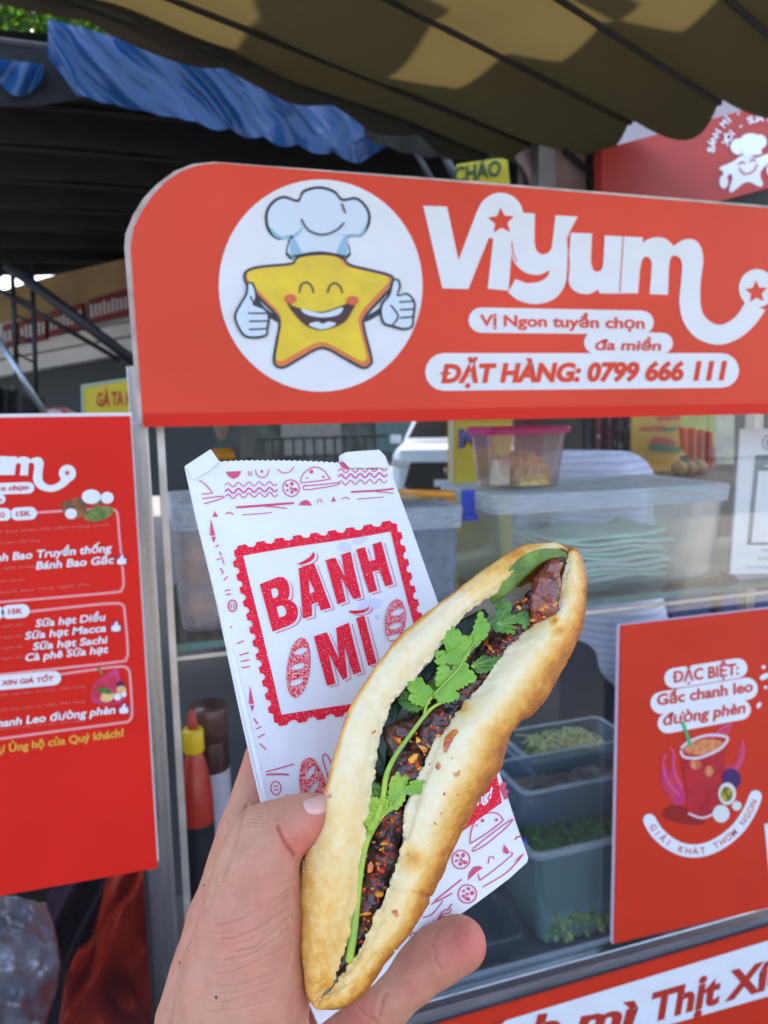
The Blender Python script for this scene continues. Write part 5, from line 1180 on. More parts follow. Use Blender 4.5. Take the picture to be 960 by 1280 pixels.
# ---- white car built behind the cart in place of its reflection
cxw = wy(560, 560, 10.8); carx = float(cxw[0]); cary = 10.8+2.1
car = thing('reflection_car', (carx, cary-2.1, 0), 'white compact SUV set behind the cart in place of its reflection in the glass', 'car')
CW = mat('car_white', (0.80, 0.80, 0.81), 0.35, var=0.03, coat=0.2); CG = mat('car_window', (0.012, 0.015, 0.018), 0.5, spec=0.08); CB = mat('car_black', (0.012, 0.012, 0.013), 0.35)
W2 = 0.92
prof = [(0.0, 0.30), (0.0, 0.78), (0.10, 0.98), (0.35, 1.06), (0.95, 1.13), (1.55, 1.58), (2.2, 1.70), (3.6, 1.66), (4.2, 1.2), (4.35, 0.9), (4.35, 0.32)]
V = []; F = []
for s_, k_ in ((-1, 1.0), (-0.86, 1), (0.86, 1), (1, 1.0)):
    for y_, z_ in prof:
        nar = (1-0.20*max(0, (z_-1.05)/0.65)) if abs(s_) == 1 else (1-0.14*max(0, (z_-1.05)/0.65)); zz_ = z_-(0.07 if abs(s_) == 1 and z_ > 0.5 else 0); yy = y_+(0.10 if abs(s_) == 1 and y_ < 0.5 else 0)
        V.append((carx+s_*W2*nar*(1), cary-2.1+yy, zz_))
n_ = len(prof)
for i in range(3): F += [(i*n_+j, (i+1)*n_+j, (i+1)*n_+j+1, i*n_+j+1) for j in range(n_-1)]+[((i+1)*n_, i*n_, i*n_+n_-1, (i+1)*n_+n_-1)]
F += [tuple(range(n_)), tuple(reversed(range(3*n_, 4*n_)))]
MB().add(V, F).build('body', CW, car, bevel=0.04)
yc = cary-2.1
def plate(name, pts, m, th=0.02, nn=(0, -1, 0)): return MB().prism(pts, nn, th).build(name, m, car, bevel=0.006)
plate('windscreen', [(carx+sx*w_, yc+y_-0.012, z_+0.012) for sx, w_, y_, z_ in ((-1, 0.80, 0.99, 1.14), (1, 0.80, 0.99, 1.14), (1, 0.66, 1.52, 1.545), (-1, 0.66, 1.52, 1.545))], CG, 0.02, (0, -0.65, 0.76))
plate('grille', [(carx+x, yc-0.01, z_) for x, z_ in ((-0.60, 0.80), (0.60, 0.80), (0.72, 0.40), (0.50, 0.32), (-0.50, 0.32), (-0.72, 0.40))], CB, 0.02)
V, F = lathe([(0.001, 0), (0.07, 0.0), (0.075, 0.012), (0.001, 0.014)], (0, 0, 0), 16); V = [(carx+v[0], yc-0.012-v[2], 0.66+v[1]) for v in V]; MB().add(V, F).build('badge', mat('chrome', (0.8, 0.8, 0.8), 0.1, 1.0), car)
HL = mat('headlamp_glass', (0.85, 0.86, 0.85), 0.05, 0.3, coat=1.0)
for s_ in (-1, 1):
    plate('headlight', [(carx+s_*x, yc-0.012+0.0*x, z_) for x, z_ in ((0.58, 0.80), (0.88, 0.86), (0.90, 0.74), (0.66, 0.70))], HL, 0.03)
    MB().box((carx+s_*1.02-0.09, yc+1.0, 1.06), (carx+s_*1.02+0.09, yc+1.1, 1.20)).build('mirror', CW, car, bevel=0.02)
    for y_ in (0.85, 3.45):
        V, F = lathe([(0.06, -0.10), (0.30, -0.11), (0.335, -0.08), (0.335, 0.08), (0.30, 0.11), (0.06, 0.10)], (0, 0, 0), 24)
        V = [(carx+s_*0.80+v[2], yc+y_+v[0], 0.335+v[1]) for v in V]; wh_ = MB().add(V, F).build('wheel', CB, car, smooth=True)
        V, F = lathe([(0.001, -0.115), (0.20, -0.115), (0.21, 0.115), (0.001, 0.12)], (0, 0, 0), 18); V = [(carx+s_*0.80+v[2]*1.0, yc+y_+v[0], 0.335+v[1]) for v in V]; MB().add(V, F).build('rim', ALU, wh_)
plate('number_plate', [(carx+x, yc-0.022, z_) for x, z_ in ((-0.22, 0.52), (0.22, 0.52), (0.22, 0.41), (-0.22, 0.41))], WHITE, 0.01)

car.rotation_euler = (0, 0, math.radians(-18-11))
# ================================================================ PAPER BAG
PAPER = cloth('bag_paper', (0.86, 0.865, 0.88), 0.12, 0.6, var=0.03, vscale=60, bump=0.30, bscale=38, tcol=(0.85, 0.86, 0.88))
TL, TR, BR, BL = (230, 583), (480, 562), (663, 1075), (391, 1280)
dep = [0.385, 0.445, 0.395, 0.322]
cTL, cTR, cBR, cBL = [cd(p[0], p[1], d) for p, d in zip((TL, TR, BR, BL), dep)]
BN = _n(np.cross(cTR-cTL, cBL-cTL)); BPL = Plane((cTL+cTR+cBR+cBL)/4, BN); BN = BPL.n
def bend(p):                                  # gentle waviness of the paper, metres along its normal
    r = p-cTL; a = np.dot(r, _n(cTR-cTL)); b = np.dot(r, _n(cBL-cTL))
    return 0.0016*math.sin(a*38+0.6)+0.0012*math.sin(b*30+a*22)+0.0006*math.sin(a*95-b*60)+0.00045*float(vnoise(p*1.0, 75, 61))
def bp_(px, py, lift=0.0):
    p = BPL.pt(px, py); return p+BN*(bend(p)+lift)
bag = thing('paper_bag', bp_(500, 900), 'white paper bag printed with red BÁNH MÌ stamp, held behind the sandwich', 'paper bag')
# outline with the toothed top edge
topl = [(231, 583), (262, 563.5), (272, 578)]
n_ = 46
zig = []
for k in range(n_):
    u = k/(n_-1); x = 273+152*u; y = 578.5-2.5*math.sin(math.pi*u)+2.5*u-3*u
    zig.append((x, y+(1.6 if k % 2 else 0)))
topr = [(425, 569), (432, 565.5), (446, 563.5), (462, 562), (475, 561), (483, 569)]
right = [(510, 640), (545, 740), (600, 900), (640, 1010), (660, 1064), (663, 1072), (662, 1078)]
bottom = [(640, 1098), (560, 1156), (500, 1202), (450, 1240), (396, 1281)]
left = [(385, 1255), (350, 1104), (327, 1004), (300, 885), (268, 745), (245, 648)]
OUT = topl+zig+topr+right+bottom+left
def face(lift, flip):
    # inner grid for bending: fill outline with a fine lattice
    bm = bmesh.new(); vs = [bm.verts.new((p[0], -p[1], 0)) for p in OUT]; bm.faces.new(vs)
    for x in range(240, 670, 14):
        bmesh.ops.bisect_plane(bm, geom=bm.verts[:]+bm.edges[:]+bm.faces[:], plane_co=(x, 0, 0), plane_no=(1, 0, 0))
    for y in range(570, 1280, 14):
        bmesh.ops.bisect_plane(bm, geom=bm.verts[:]+bm.edges[:]+bm.faces[:], plane_co=(0, -y, 0), plane_no=(0, 1, 0))
    bm.verts.index_update(); V = [bp_(v.co.x, -v.co.y, lift) for v in bm.verts]; F = [[v.index for v in f.verts] for f in bm.faces]; bm.free()
    return V, [list(reversed(f)) for f in F] if flip else F
m1 = MB(); m1.add(*face(0.0, False)); m1.add(*face(-0.0018, True))
k = len(OUT); V = [bp_(p[0], p[1], 0) for p in OUT]+[bp_(p[0], p[1], -0.0018) for p in OUT]
m1.add(V, [(i, (i+1) % k, k+(i+1) % k, k+i) for i in range(k)])
m1.build('sheet', PAPER, bag, smooth=False)
# folded corners at the mouth
fl = MB(); fl.prism([bp_(*p, 0.0012) for p in [(231, 584), (262, 565), (271, 580), (262, 590), (240, 602)]], BN, 0.0003)
fl.prism([bp_(*p, 0.0014) for p in [(424, 574), (430, 567), (474, 563), (481, 571), (484, 584), (436, 586)]], BN, 0.0003)
fl.build('folded_corners', PAPER, bag)
# seam strip along the left
sm = MB(); fill2(sm, [(248, 640), (252, 640), (345, 1060), (341, 1060)], bp_, lift=0.00035); sm.build('seam', PAPER, bag)
RI = mat('bag_red_ink', (0.78, 0.008, 0.035), 0.7, col2=(0.85, 0.55, 0.58), vscale=1700, ramp=(0.33, 0.38), spec=0.2)
RI2 = mat('bag_light_ink', (0.74, 0.03, 0.05), 0.7, spec=0.2, col2=(0.78, 0.50, 0.52), vscale=1300, ramp=(0.44, 0.50))
RL = mat('bag_line_ink', (0.66, 0.09, 0.17), 0.7, spec=0.2)
zF = lambda x, y: (220+x/2.8235, 540+y/2.8235)
LF = 0.0004
# stamp frame with scalloped outer edge, drawn as four bars
P0, P1, P2, P3 = zF(195, 425), zF(772, 325), (575, 845), zF(352, 1040)
# inner corners
Q0, Q1, Q3 = zF(232, 442), zF(762, 348), zF(370, 998)
Q2 = (Q1[0]+Q3[0]-Q0[0]+3, Q1[1]+Q3[1]-Q0[1]+4)
st2 = MB()
def bar_(a, b, w0, n, sgn):                   # a,b inner edge ends; teeth outward
    a = np.array(a); b = np.array(b); d = b-a; L_ = np.linalg.norm(d); d = d/L_; nn = np.array((-d[1], d[0]))*sgn; pts = []
    base = w0*0.62
    for i in range(n):
        for f_, h_ in ((0.0, base), (0.16, base+0.1*w0), (0.24, w0), (0.66, w0), (0.76, base+0.12*w0)):
            pts.append(tuple(a+d*L_*(i+f_)/n+nn*h_))
    pts += [tuple(b+nn*base), tuple(b), tuple(a)]
    return pts
e0 = np.array(Q0); e1 = np.array(Q1); e2 = np.array(Q2); e3 = np.array(Q3)
ux = _n(e1-e0); uy = _n(e3-e0)
W_ = 13.5
# the two words, hand-drawn condensed letters
zJ = lambda x, y: (310+x/4.364, 660+y/4.364)
LT = {
'B': [soft([(58, 313), (155, 273), [(160, 272), (190, 275), (212, 300), (222, 340), (220, 375), (212, 392)], [(214, 392), (238, 402), (262, 430), (270, 470), (255, 510), (220, 535)], (128, 570)], 3), soft([(118, 340), [(145, 330), (158, 345), (160, 370), (145, 385)], (130, 388)], 3), soft([(150, 435), [(180, 425), (200, 440), (205, 470), (190, 485)], (165, 492)], 3)],
'A': [[(270, 225), (355, 198), (452, 436), (395, 452), (378, 405), (345, 418), (348, 482), (298, 496)], [(325, 280), (333, 362), (360, 348)]],
'N': [[(420, 178), (475, 160), (533, 270), (512, 143), (565, 125), (622, 375), (580, 388), (505, 262), (535, 400), (488, 418)]],
'H': [[(597, 112), (645, 97), (672, 175), (706, 165), (688, 82), (735, 68), (805, 300), (762, 312), (728, 222), (690, 232), (715, 335), (668, 350)]],
'M': [[(358, 592), (430, 568), (500, 715), (480, 545), (552, 515), (622, 783), (578, 798), (528, 640), (545, 812), (520, 828), (440, 680), (478, 848), (430, 862)]],
'I': [[(592, 490), (638, 475), (705, 735), (660, 750)]],
'acute': [soft([(257, 203), [(290, 190), (335, 160), (352, 133)], [(360, 150), (350, 175), (320, 195), (285, 205)]], 3)],
'grave': [soft([[(550, 450), (575, 450), (640, 442), (665, 422)], [(664, 440), (640, 457), (590, 468), (560, 462)]], 3)]}
def fillg(mb, poly, holes=(), lift=0.0):      # like fill2 on the bag, but cut along the sheet's own lattice so that it bends with it
    loops = [list(poly)]+[list(h) for h in holes]; T = tessellate_polygon([[Vector((p[0], -p[1], 0)) for p in l] for l in loops])
    flat = [p for l in loops for p in l]; bm = bmesh.new(); vs = [bm.verts.new((p[0], -p[1], 0)) for p in flat]
    for t_ in T:
        try: bm.faces.new([vs[i] for i in t_])
        except ValueError: pass
    xs = [p[0] for p in flat]; ys = [p[1] for p in flat]
    for x in range(240, 670, 14):
        if min(xs) < x < max(xs): bmesh.ops.bisect_plane(bm, geom=bm.verts[:]+bm.edges[:]+bm.faces[:], plane_co=(x, 0, 0), plane_no=(1, 0, 0))
    for y in range(570, 1280, 14):
        if min(ys) < y < max(ys): bmesh.ops.bisect_plane(bm, geom=bm.verts[:]+bm.edges[:]+bm.faces[:], plane_co=(0, -y, 0), plane_no=(0, 1, 0))
    bm.verts.index_update(); mb.add([bp_(v.co.x, -v.co.y, lift) for v in bm.verts], [[v.index for v in f.verts] for f in bm.faces]); bm.free()
fillg(st2, bar_(e0-ux*10, e1+ux*9, W_, 9, -1), lift=LF)
fillg(st2, bar_(e3-ux*10, e2+ux*9, W_, 9, 1), lift=LF)
fillg(st2, bar_(e0-uy*2.0*0, e3, W_*1.05, 12, 1), lift=LF+0.00004)
fillg(st2, bar_(e1, e2, W_*0.95, 12, -1), lift=LF+0.00004)
st2.build('stamp_frame', RI, bag)
wd = MB(); sh_ = MB()
for k, (nm, P_) in enumerate(LT.items()):
    fillg(wd, [zJ(*p) for p in P_[0]], [[zJ(*p) for p in h_] for h_ in P_[1:]], lift=LF+0.0001)
    o_ = [zJ(*p) for p in P_[0]]; c_ = np.mean(o_, 0)
    side = [p for p in o_]
    # thin drop-shadow line to the right and below each letter
    for a, b in zip(o_, o_[1:]+o_[:1]):
        d = np.array(b)-np.array(a); nn = np.array((d[1], -d[0])); 
        A_ = sum(o_[i][0]*o_[(i+1) % len(o_)][1]-o_[(i+1) % len(o_)][0]*o_[i][1] for i in range(len(o_)))
        if A_ < 0: nn = -nn
        nn = nn/(np.linalg.norm(nn)+1e-9)
        if nn[0]*0.8+nn[1]*0.6 > 0.3 and np.linalg.norm(d) > 1:
            s0 = np.array((3.7, 1.3)); fill2(sh_, [tuple(np.array(a)+s0), tuple(np.array(b)+s0), tuple(np.array(b)+s0+np.array((1.1, 0.7))), tuple(np.array(a)+s0+np.array((1.1, 0.7)))], bp_, lift=LF+0.00005)
wd.build('lettering', RI, bag); sh_.build('lettering_outline', RL, bag, kind='stuff')
lf_ = MB()
for cx_, cy_, rx_, ry_, rot in ((430, 833, 42, 108, 0.14), (780, 662, 38, 78, 0.16)):
    fillg(lf_, [zF(*p) for p in ell(cx_, cy_, rx_, ry_, 36, rot)], [[zF(*p) for p in ell(cx_+dx_, cy_+dy_, 26, 10, 14, -0.35)] for dx_, dy_ in (((8, -58), (-2, -4), (-8, 52)) if rx_ == 42 else ((10, -30), (0, 20), (-8, 60)))], lift=LF+0.0001)
zG = lambda x, y: (270+x/6, 940+y/6)
fill2(lf_, [zG(*p) for p in cat([(620, 180), (640, 80), (690, 42), (740, 70), (790, 160), (830, 270), (845, 360), (760, 420), (660, 400), (630, 290)], 4)], bp_, [[zG(*p) for p in ell(700, 155, 58, 20, 14, -1.0)], [zG(*p) for p in ell(730, 270, 62, 20, 14, -1.0)]], lift=LF+0.0001)
lf_.build('loaf_prints', RI2, bag)
# pattern of small outline drawings along the top and bottom
pa = MB()
def ink(pts, w_=1.5, fn=zF, sm=True, lift=LF+0.0001): fill2(pa, stroke([fn(*p) for p in (cat(pts, 4, False) if sm else pts)], w_, capn=3), bp_, lift=lift)
def wave(x0, y0, x1, y1, n, amp, w_=1.3, fn=zF):
    pts = []
    for i in range(n*8+1):
        u = i/(n*8); pts.append((x0+(x1-x0)*u, y0+(y1-y0)*u-amp*math.sin(u*n*2*math.pi)))
    ink(pts, w_, fn, False)
for k, (y0, w_) in enumerate(((196, 1.1), (218, 1.8), (236, 1.2))): wave(168, y0, 352, y0-8, 5, 8, w_)
for k, (y0, w_) in enumerate(((140, 1.2), (160, 1.8), (182, 1.2))): wave(572, y0, 748, y0-14, 5, 8, w_)
ink([(80, 176), (100, 190), (122, 218), (122, 222), (88, 224)], 1.2); ink([(90, 240), (155, 234), (156, 242), (96, 258)], 1.2)
ink([(438, 182), (442, 160), (462, 136), (490, 126), (520, 138), (536, 160), (540, 168), (470, 178), (438, 182)], 1.2)
ink([(448, 192), (520, 186), (570, 180), (568, 188), (500, 200), (452, 206), (448, 192)], 1.2)
def disc(cx_, cy_, r_, fn=zF, lift=LF+0.0001): fill2(pa, [fn(*p) for p in ell(cx_, cy_, r_, r_, 18)], bp_, lift=lift)
for x, y, r_ in ((476, 142, 7), (518, 160, 4), (462, 164, 3)): disc(x, y, r_)
def cookie(cx_, cy_, r_, fn=zF, rot=0):
    fill2(pa, [fn(*p) for p in ell(cx_, cy_, r_, r_, 28)], bp_, [[fn(*p) for p in ell(cx_, cy_, r_*0.88, r_*0.88, 28)]], lift=LF+0.0001)
    for a, q_, s_ in ((0.3, 0.5, 0.26), (1.4, 0.45, 0.2), (2.6, 0.5, 0.16), (3.7, 0.55, 0.2), (4.9, 0.5, 0.24), (0.9, 0.02, 0.18)):
        fill2(pa, [fn(*p) for p in ell(cx_+r_*q_*math.cos(a+rot), cy_+r_*q_*math.sin(a+rot), r_*s_, r_*s_*0.8, 12, a)], bp_, lift=LF+0.0001)
cookie(403, 202, 32)
for x0, dy in ((200, 0), (602, -40)):
    fill2(pa, [zF(*p) for p in [(x0-30, 148+dy), (x0+26, 146+dy), (x0+14, 166+dy), (x0-2, 174+dy), (x0-18, 166+dy)]], bp_, lift=LF+0.0001)
    ink([(x0+50, 146+dy), (x0+52, 162+dy), (x0+60, 162+dy), (x0+60, 146+dy)], 1.2, zF, False); ink([(x0+76, 140+dy), (x0+80, 158+dy), (x0+100, 168+dy), (x0+118, 156+dy), (x0+124, 138+dy)], 1.2); disc(x0+98, 146+dy, 5)
ink([(355, 136), (375, 148), (398, 144), (414, 126)], 1.2)
ink([(208, 274), (300, 268), (410, 256)], 2.6); ink([(300, 270), (360, 274), (385, 276)], 1.2); ink([(620, 212), (700, 205), (772, 196)], 2.2); ink([(700, 206), (772, 212)], 1.0)
fill2(pa, [zF(*p) for p in [(428, 262), (440, 248), (456, 242), (470, 248), (478, 262)]], bp_, lift=LF+0.0001)
ink([(498, 252), (500, 240), (510, 238), (514, 250)], 1.2, zF, False); fill2(pa, [zF(*p) for p in [(548, 246), (556, 226), (566, 244)]], bp_, lift=LF+0.0001)
ink([(585, 236), (600, 230), (612, 236)], 1.2); ink([(228, 300), (300, 296), (330, 292)], 1.0); ink([(170, 296), (182, 291), (196, 298)], 1.4); ink([(640, 237), (700, 230), (735, 226)], 1.0)
fill2(pa, [zF(*p) for p in [(132, 284), (126, 306), (144, 304)]], bp_, lift=LF+0.0001)
for cx_, cy_, h_ in ((127, 350, 40), (266, 938, 44)):
    fill2(pa, [zF(*p) for p in [(cx_-8, cy_-h_), (cx_+8, cy_+h_*0.5), (cx_-10, cy_+h_*0.5)]], bp_, lift=LF+0.0001); fill2(pa, [zF(*p) for p in [(cx_-6, cy_+h_*0.62), (cx_+10, cy_+h_*0.6), (cx_+3, cy_+h_*1.15)]], bp_, lift=LF+0.0001)
for l_ in ([(136, 410), (146, 404)], [(150, 428), (156, 440)], [(142, 456), (158, 448), (165, 470)], [(152, 486), (162, 500), (158, 506)], [(164, 528), (176, 516)], [(168, 566), (186, 562)], [(172, 580), (188, 577)],
           [(212, 750), (234, 740)], [(222, 790), (252, 782)], [(226, 812), (254, 806)], [(230, 834), (256, 830)], [(188, 690), (192, 694)], [(276, 1012), (288, 1030)], [(284, 1048), (300, 1040)], [(290, 1078), (312, 1066)], [(296, 1100), (318, 1120)]): ink(l_, 1.5, zF, False)
fill2(pa, [zF(*p) for p in ell(194, 618, 17, 22)], bp_, [[zF(*p) for p in ell(194, 618, 12, 17)]], lift=LF+0.0001); ink([(188, 610), (190, 626)], 1.2, zF, False); ink([(198, 610), (200, 626)], 1.2, zF, False)
ink([(375, 148), (480, 120), (580, 90)], 1.6, zG); ink([(378, 170), (460, 166), (540, 170)], 2.2, zG)
fill2(pa, [zG(*p) for p in ell(446, 270, 42, 55)], bp_, [[zG(*p) for p in ell(446, 270, 33, 45)]], lift=LF+0.0001)
for x, y in ((436, 258), (452, 256), (440, 284), (456, 282)): fill2(pa, [zG(*p) for p in ell(x, y, 7, 7, 8)], bp_, lift=LF+0.0001)
fill2(pa, [zG(*p) for p in [(495, 350), (515, 345), (520, 315), (540, 330), (565, 318), (570, 345), (590, 350), (578, 375), (592, 400), (560, 398), (520, 402), (508, 380)]], bp_, lift=LF+0.0001)
ink([(845, 240), (825, 160), (795, 60), (800, 20), (830, 30), (865, 110)], 1.6, zG)
zH = lambda x, y: (500+x/4.572, 940+y/4.572)
cookie(350, 615, 56, zH, 0.3); cookie(390, 812, 56, zH, 1.2)
ink([(405, 525), (412, 460), (440, 390), (500, 352), (560, 350), (592, 378), (590, 400), (500, 470), (405, 525)], 1.4, zH); ink([(422, 555), (520, 480), (640, 390), (645, 400), (600, 450), (500, 530), (425, 568), (422, 555)], 1.4, zH)
for x, y, r_ in ((480, 392, 10), (560, 388, 9), (445, 420, 6)): disc(x, y, r_, zH)
ink([(460, 735), (540, 680), (650, 590), (640, 575)], 1.3, zH); ink([(460, 735), (452, 700)], 1.3, zH, False); ink([(475, 770), (600, 690), (708, 590), (705, 600), (620, 690), (480, 772)], 1.4, zH)
fill2(pa, [zH(*p) for p in [(392, 735), (400, 690), (425, 658), (460, 652), (480, 662), (440, 690)]], bp_, lift=LF+0.0001)
fill2(pa, [zH(*p) for p in [(600, 575), (605, 528), (635, 568), (625, 585)]], bp_, lift=LF+0.0001); ink([(512, 636), (520, 600), (540, 598), (546, 612)], 1.4, zH, False); ink([(672, 500), (680, 486), (696, 484)], 2.0, zH, False)
for k in range(3): wave(20+k*14, 1090-k*50+60, 300, 870+k*28, 4, 10, 1.5, zH)
ink([(200, 850), (355, 730)], 1.6, zH, False); ink([(180, 870), (300, 810)], 1.6, zH, False); ink([(130, 945), (180, 930), (235, 870), (245, 850)], 1.4, zH)
fill2(pa, [zH(*p) for p in [(565, 200), (590, 165), (605, 180), (600, 210), (622, 225), (610, 240), (620, 260), (600, 275), (580, 230)]], bp_, lift=LF+0.0001)
pa.build('pattern_print', RL, bag, kind='stuff')
rb_ = MB(); fillg(rb_, [zH(*p) for p in [(545, 110), (585, 290), (380, 440), (300, 480), (330, 240)]], lift=LF+0.0002); rb_.build('red_panel_print', RI, bag)
b_ = MB(); text(b_, 'miệng!', zH(330, 372), zH(528, 258), 13, bp_, 0.03, 0.1, lift=LF+0.0004); b_.build('panel_lettering', WHITE, bag)
# faint grease marks
gm = MB()
for e_ in (ell(598, 404, 26, 18), ell(655, 378, 30, 13, rot=-0.3), ell(690, 606, 44, 20, rot=-0.2), ell(715, 650, 9, 9)): fill2(gm, [zF(*p) for p in e_], bp_, lift=LF*0.5)
gm.build('grease_marks', mat('grease_mark', (0.62, 0.62, 0.78), 0.4), bag)

# ================================================================ SANDWICH
ST = [((396, 1262), (397, 1262), (398, 1262), (399, 1262)),
 ((384, 1243), (401, 1247), (403, 1248), (427, 1260)), ((380, 1215), (416, 1230), (417, 1232), (452, 1246)), ((376, 1175), (424, 1208), (437, 1206), (477, 1212)),
 ((371, 1120), (440, 1163), (462, 1158), (514, 1168)), ((376, 1075), (450, 1112), (483, 1113), (542, 1118)), ((393, 1030), (457, 1060), (502, 1060), (565, 1064)),
 ((407, 980), (464, 1003), (507, 1015), (594, 1006)), ((424, 920), (470, 948), (535, 946), (627, 960)), ((447, 866), (484, 893), (553, 909), (644, 917)),
 ((482, 815), (510, 857), (590, 868), (672, 885)), ((525, 772), (545, 818), (625, 822), (706, 832)), ((575, 735), (582, 768), (660, 786), (728, 785)),
 ((618, 704), (628, 735), (692, 757), (734, 745)), ((655, 684), (668, 705), (704, 722), (733, 716)), ((688, 677), (697, 688), (709, 702), (728, 697)),
 ((699, 679), (706, 687), (711, 692), (722, 686)), ((710, 688), (710, 689), (711, 689), (712, 689))]
A_ = np.array(ST, float)
def d0(px, py):                                # depth of the loaf's mid-plane
    return 0.300+(0.365-0.300)*((1250-py)/560.0)+0.012*((px-550)/170.0)
NT = 17*22
def sample(t):
    x = t*(len(A_)-1); i = min(int(x), len(A_)-2); f = x-i; a = A_[max(i-1, 0)]; b = A_[i]; c = A_[i+1]; d = A_[min(i+2, len(A_)-1)]
    return 0.5*((2*b)+(-a+c)*f+(2*a-5*b+4*c-d)*f*f+(-a+3*b-3*c+d)*f**3)
V = []; brown = []; crumb = []; rimw = []
NS = [30, 16, 14, 16, 34, 44]                  # left lobe, left wall, floor, right wall, right lobe, back
for it in range(NT+1):
    t = it/NT; Lo, Li, Ri, Ro = sample(t); W = max(1e-3, np.linalg.norm(Ro-Lo)); gap = np.linalg.norm(Ri-Li)
    wl = np.linalg.norm(Li-Lo); wr = np.linalg.norm(Ro-Ri)
    hl = 0.60*wl; hr = 0.52*wr; rimh = 0.30*min(wl, wr)*(0.35+0.65*min(1, gap/25)); depth_c = min(gap*1.0, 46)+0.0
    back = 0.36*W
    pts = []
    def add(p, h, br, cr): pts.append((p[0], p[1], h, br, cr))
    for k in range(NS[0]):                    # left lobe: crust edge -> pale face -> cut rim
        u = k/NS[0]; a = math.pi*(0.0+0.80*u); hh = hl*math.sin(math.pi*min(1, u*0.78+0.0))**0.75 if u > 0 else 0
        hh = hh*(1-u**3)+rimh*u**3
        add(Lo+(Li-Lo)*u, hh, 0.8*max(0, 1-u/0.13), 0.35+0.65*u)
    for k in range(NS[1]):
        u = k/NS[1]; und = 0.30*min(wl, 40)*math.sin(u*math.pi/2)
        add(Li+(Lo-Li)/max(wl, 1e-3)*und*0.6, rimh*(1-u)-depth_c*u, 0, 1)
    fl_a = Li+(Lo-Li)/max(wl, 1e-3)*0.18*min(wl, 40); fl_b = Ri+(Ro-Ri)/max(wr, 1e-3)*0.18*min(wr, 40)
    for k in range(NS[2]):
        u = k/NS[2]; add(fl_a*(1-u)+fl_b*u, -depth_c, 0, 1)
    for k in range(NS[3]):
        u = k/NS[3]; und = 0.18*min(wr, 40)*math.cos(u*math.pi/2)
        add(Ri+(Ro-Ri)/max(wr, 1e-3)*und, -depth_c*(1-u)+rimh*u, 0, 1)
    for k in range(NS[4]):
        u = k/NS[4]; hh = hr*math.sin(math.pi*min(1, 0.22+0.78*u))**0.75 if u < 1 else 0
        w_ = (1-u)**4; hh = hh*(1-w_)+rimh*w_
        add(Ri+(Ro-Ri)*u, hh, max(0, (u-0.42)/0.58)**1.1, 1-u*0.6)
    for k in range(NS[5]):
        u = k/NS[5]; a = math.pi*u; x = (1+math.cos(a))/2
        add(Lo+(Ro-Lo)*x, -back*math.sin(a)**0.8 if 0 < u < 1 else 0, 0.85, 0)
    for (x, y, h_, br, cr) in pts:
        d = d0(x, y); d = d-h_*d/FPX; V.append(cd(x, y, d))
        e_ = max(0, 1-t/(0.46 if x < (Li[0]+Ri[0])/2 else 0.32))**0.7*0.78
        e2 = max(0, (t-0.84)/0.16)*0.5
        inner = 1.0 if h_ < rimh-1 and cr == 1 else 0.0
        rimw.append(max(0, 1-abs(h_-rimh)/6.0) if cr >= 0.9 and gap > 3 else 0)
        brown.append((1-inner)*min(1, max(br, (e_+e2)*(0.55+0.45*(1-cr) if cr > 0.35 else 1)))); crumb.append(inner)
n = sum(NS); V = np.array(V); F = np.array([(i*n+j, i*n+(j+1) % n, (i+1)*n+(j+1) % n, (i+1)*n+j) for i in range(NT) for j in range(n)])
N_ = normals(V, F); brown = np.array(brown); crumb = np.array(crumb)
if np.dot(N_[(NT//2)*n+10], EYE-V[(NT//2)*n+10]) < 0: F = F[:, ::-1]; N_ = -N_
amp = 0.0011*vnoise(V, 55, 1)+0.00035*vnoise(V, 210, 2)+0.00018*vnoise(V, 700, 3)+0.00012*vnoise(V, 1500, 4)
amp += crumb*(0.0009*vnoise(V, 330, 6)+0.0006*vnoise(V, 900, 5))
amp += np.array(rimw)*(0.0010*vnoise(V, 420, 51)+0.0007*vnoise(V, 950, 52))
Q = to_px(V)
tt_ = np.arange(NT+1).repeat(n)/NT; endf = np.clip(np.minimum(tt_, 1-tt_)/0.06, 0, 1)
amp *= 0.25+0.75*endf
for line, dp_, w_ in (([(622, 745), (650, 712), (676, 690)], 0.0012, 3.0), ([(535, 960), (520, 1000), (507, 1045)], 0.0018, 4.0), ([(560, 900), (545, 935), (533, 965)], 0.0010, 3.0),
                      ([(470, 1100), (520, 1118), (548, 1125)], 0.0008, 3), ([(396, 1243), (420, 1236), (445, 1222), (470, 1195)], 0.0007, 3.0), ([(560, 770), (600, 735), (640, 705)], 0.0010, 4), ([(655, 905), (640, 925), (632, 950)], 0.0012, 5)):
    D = seg_dist(Q, line); amp -= dp_*np.exp(-(D/w_)**2)*(crumb < 0.5)
V = V+N_*amp[:, None]
sw = thing('banh_mi', cd(540, 980, 0.33), 'split golden baguette filled with dark glazed meat and herbs, held before the paper bag', 'sandwich')
br_o = mesh('bread', V, F, PAPER, sw, smooth=True)
me = br_o.data; tl_ = V
toast = np.zeros(len(V))
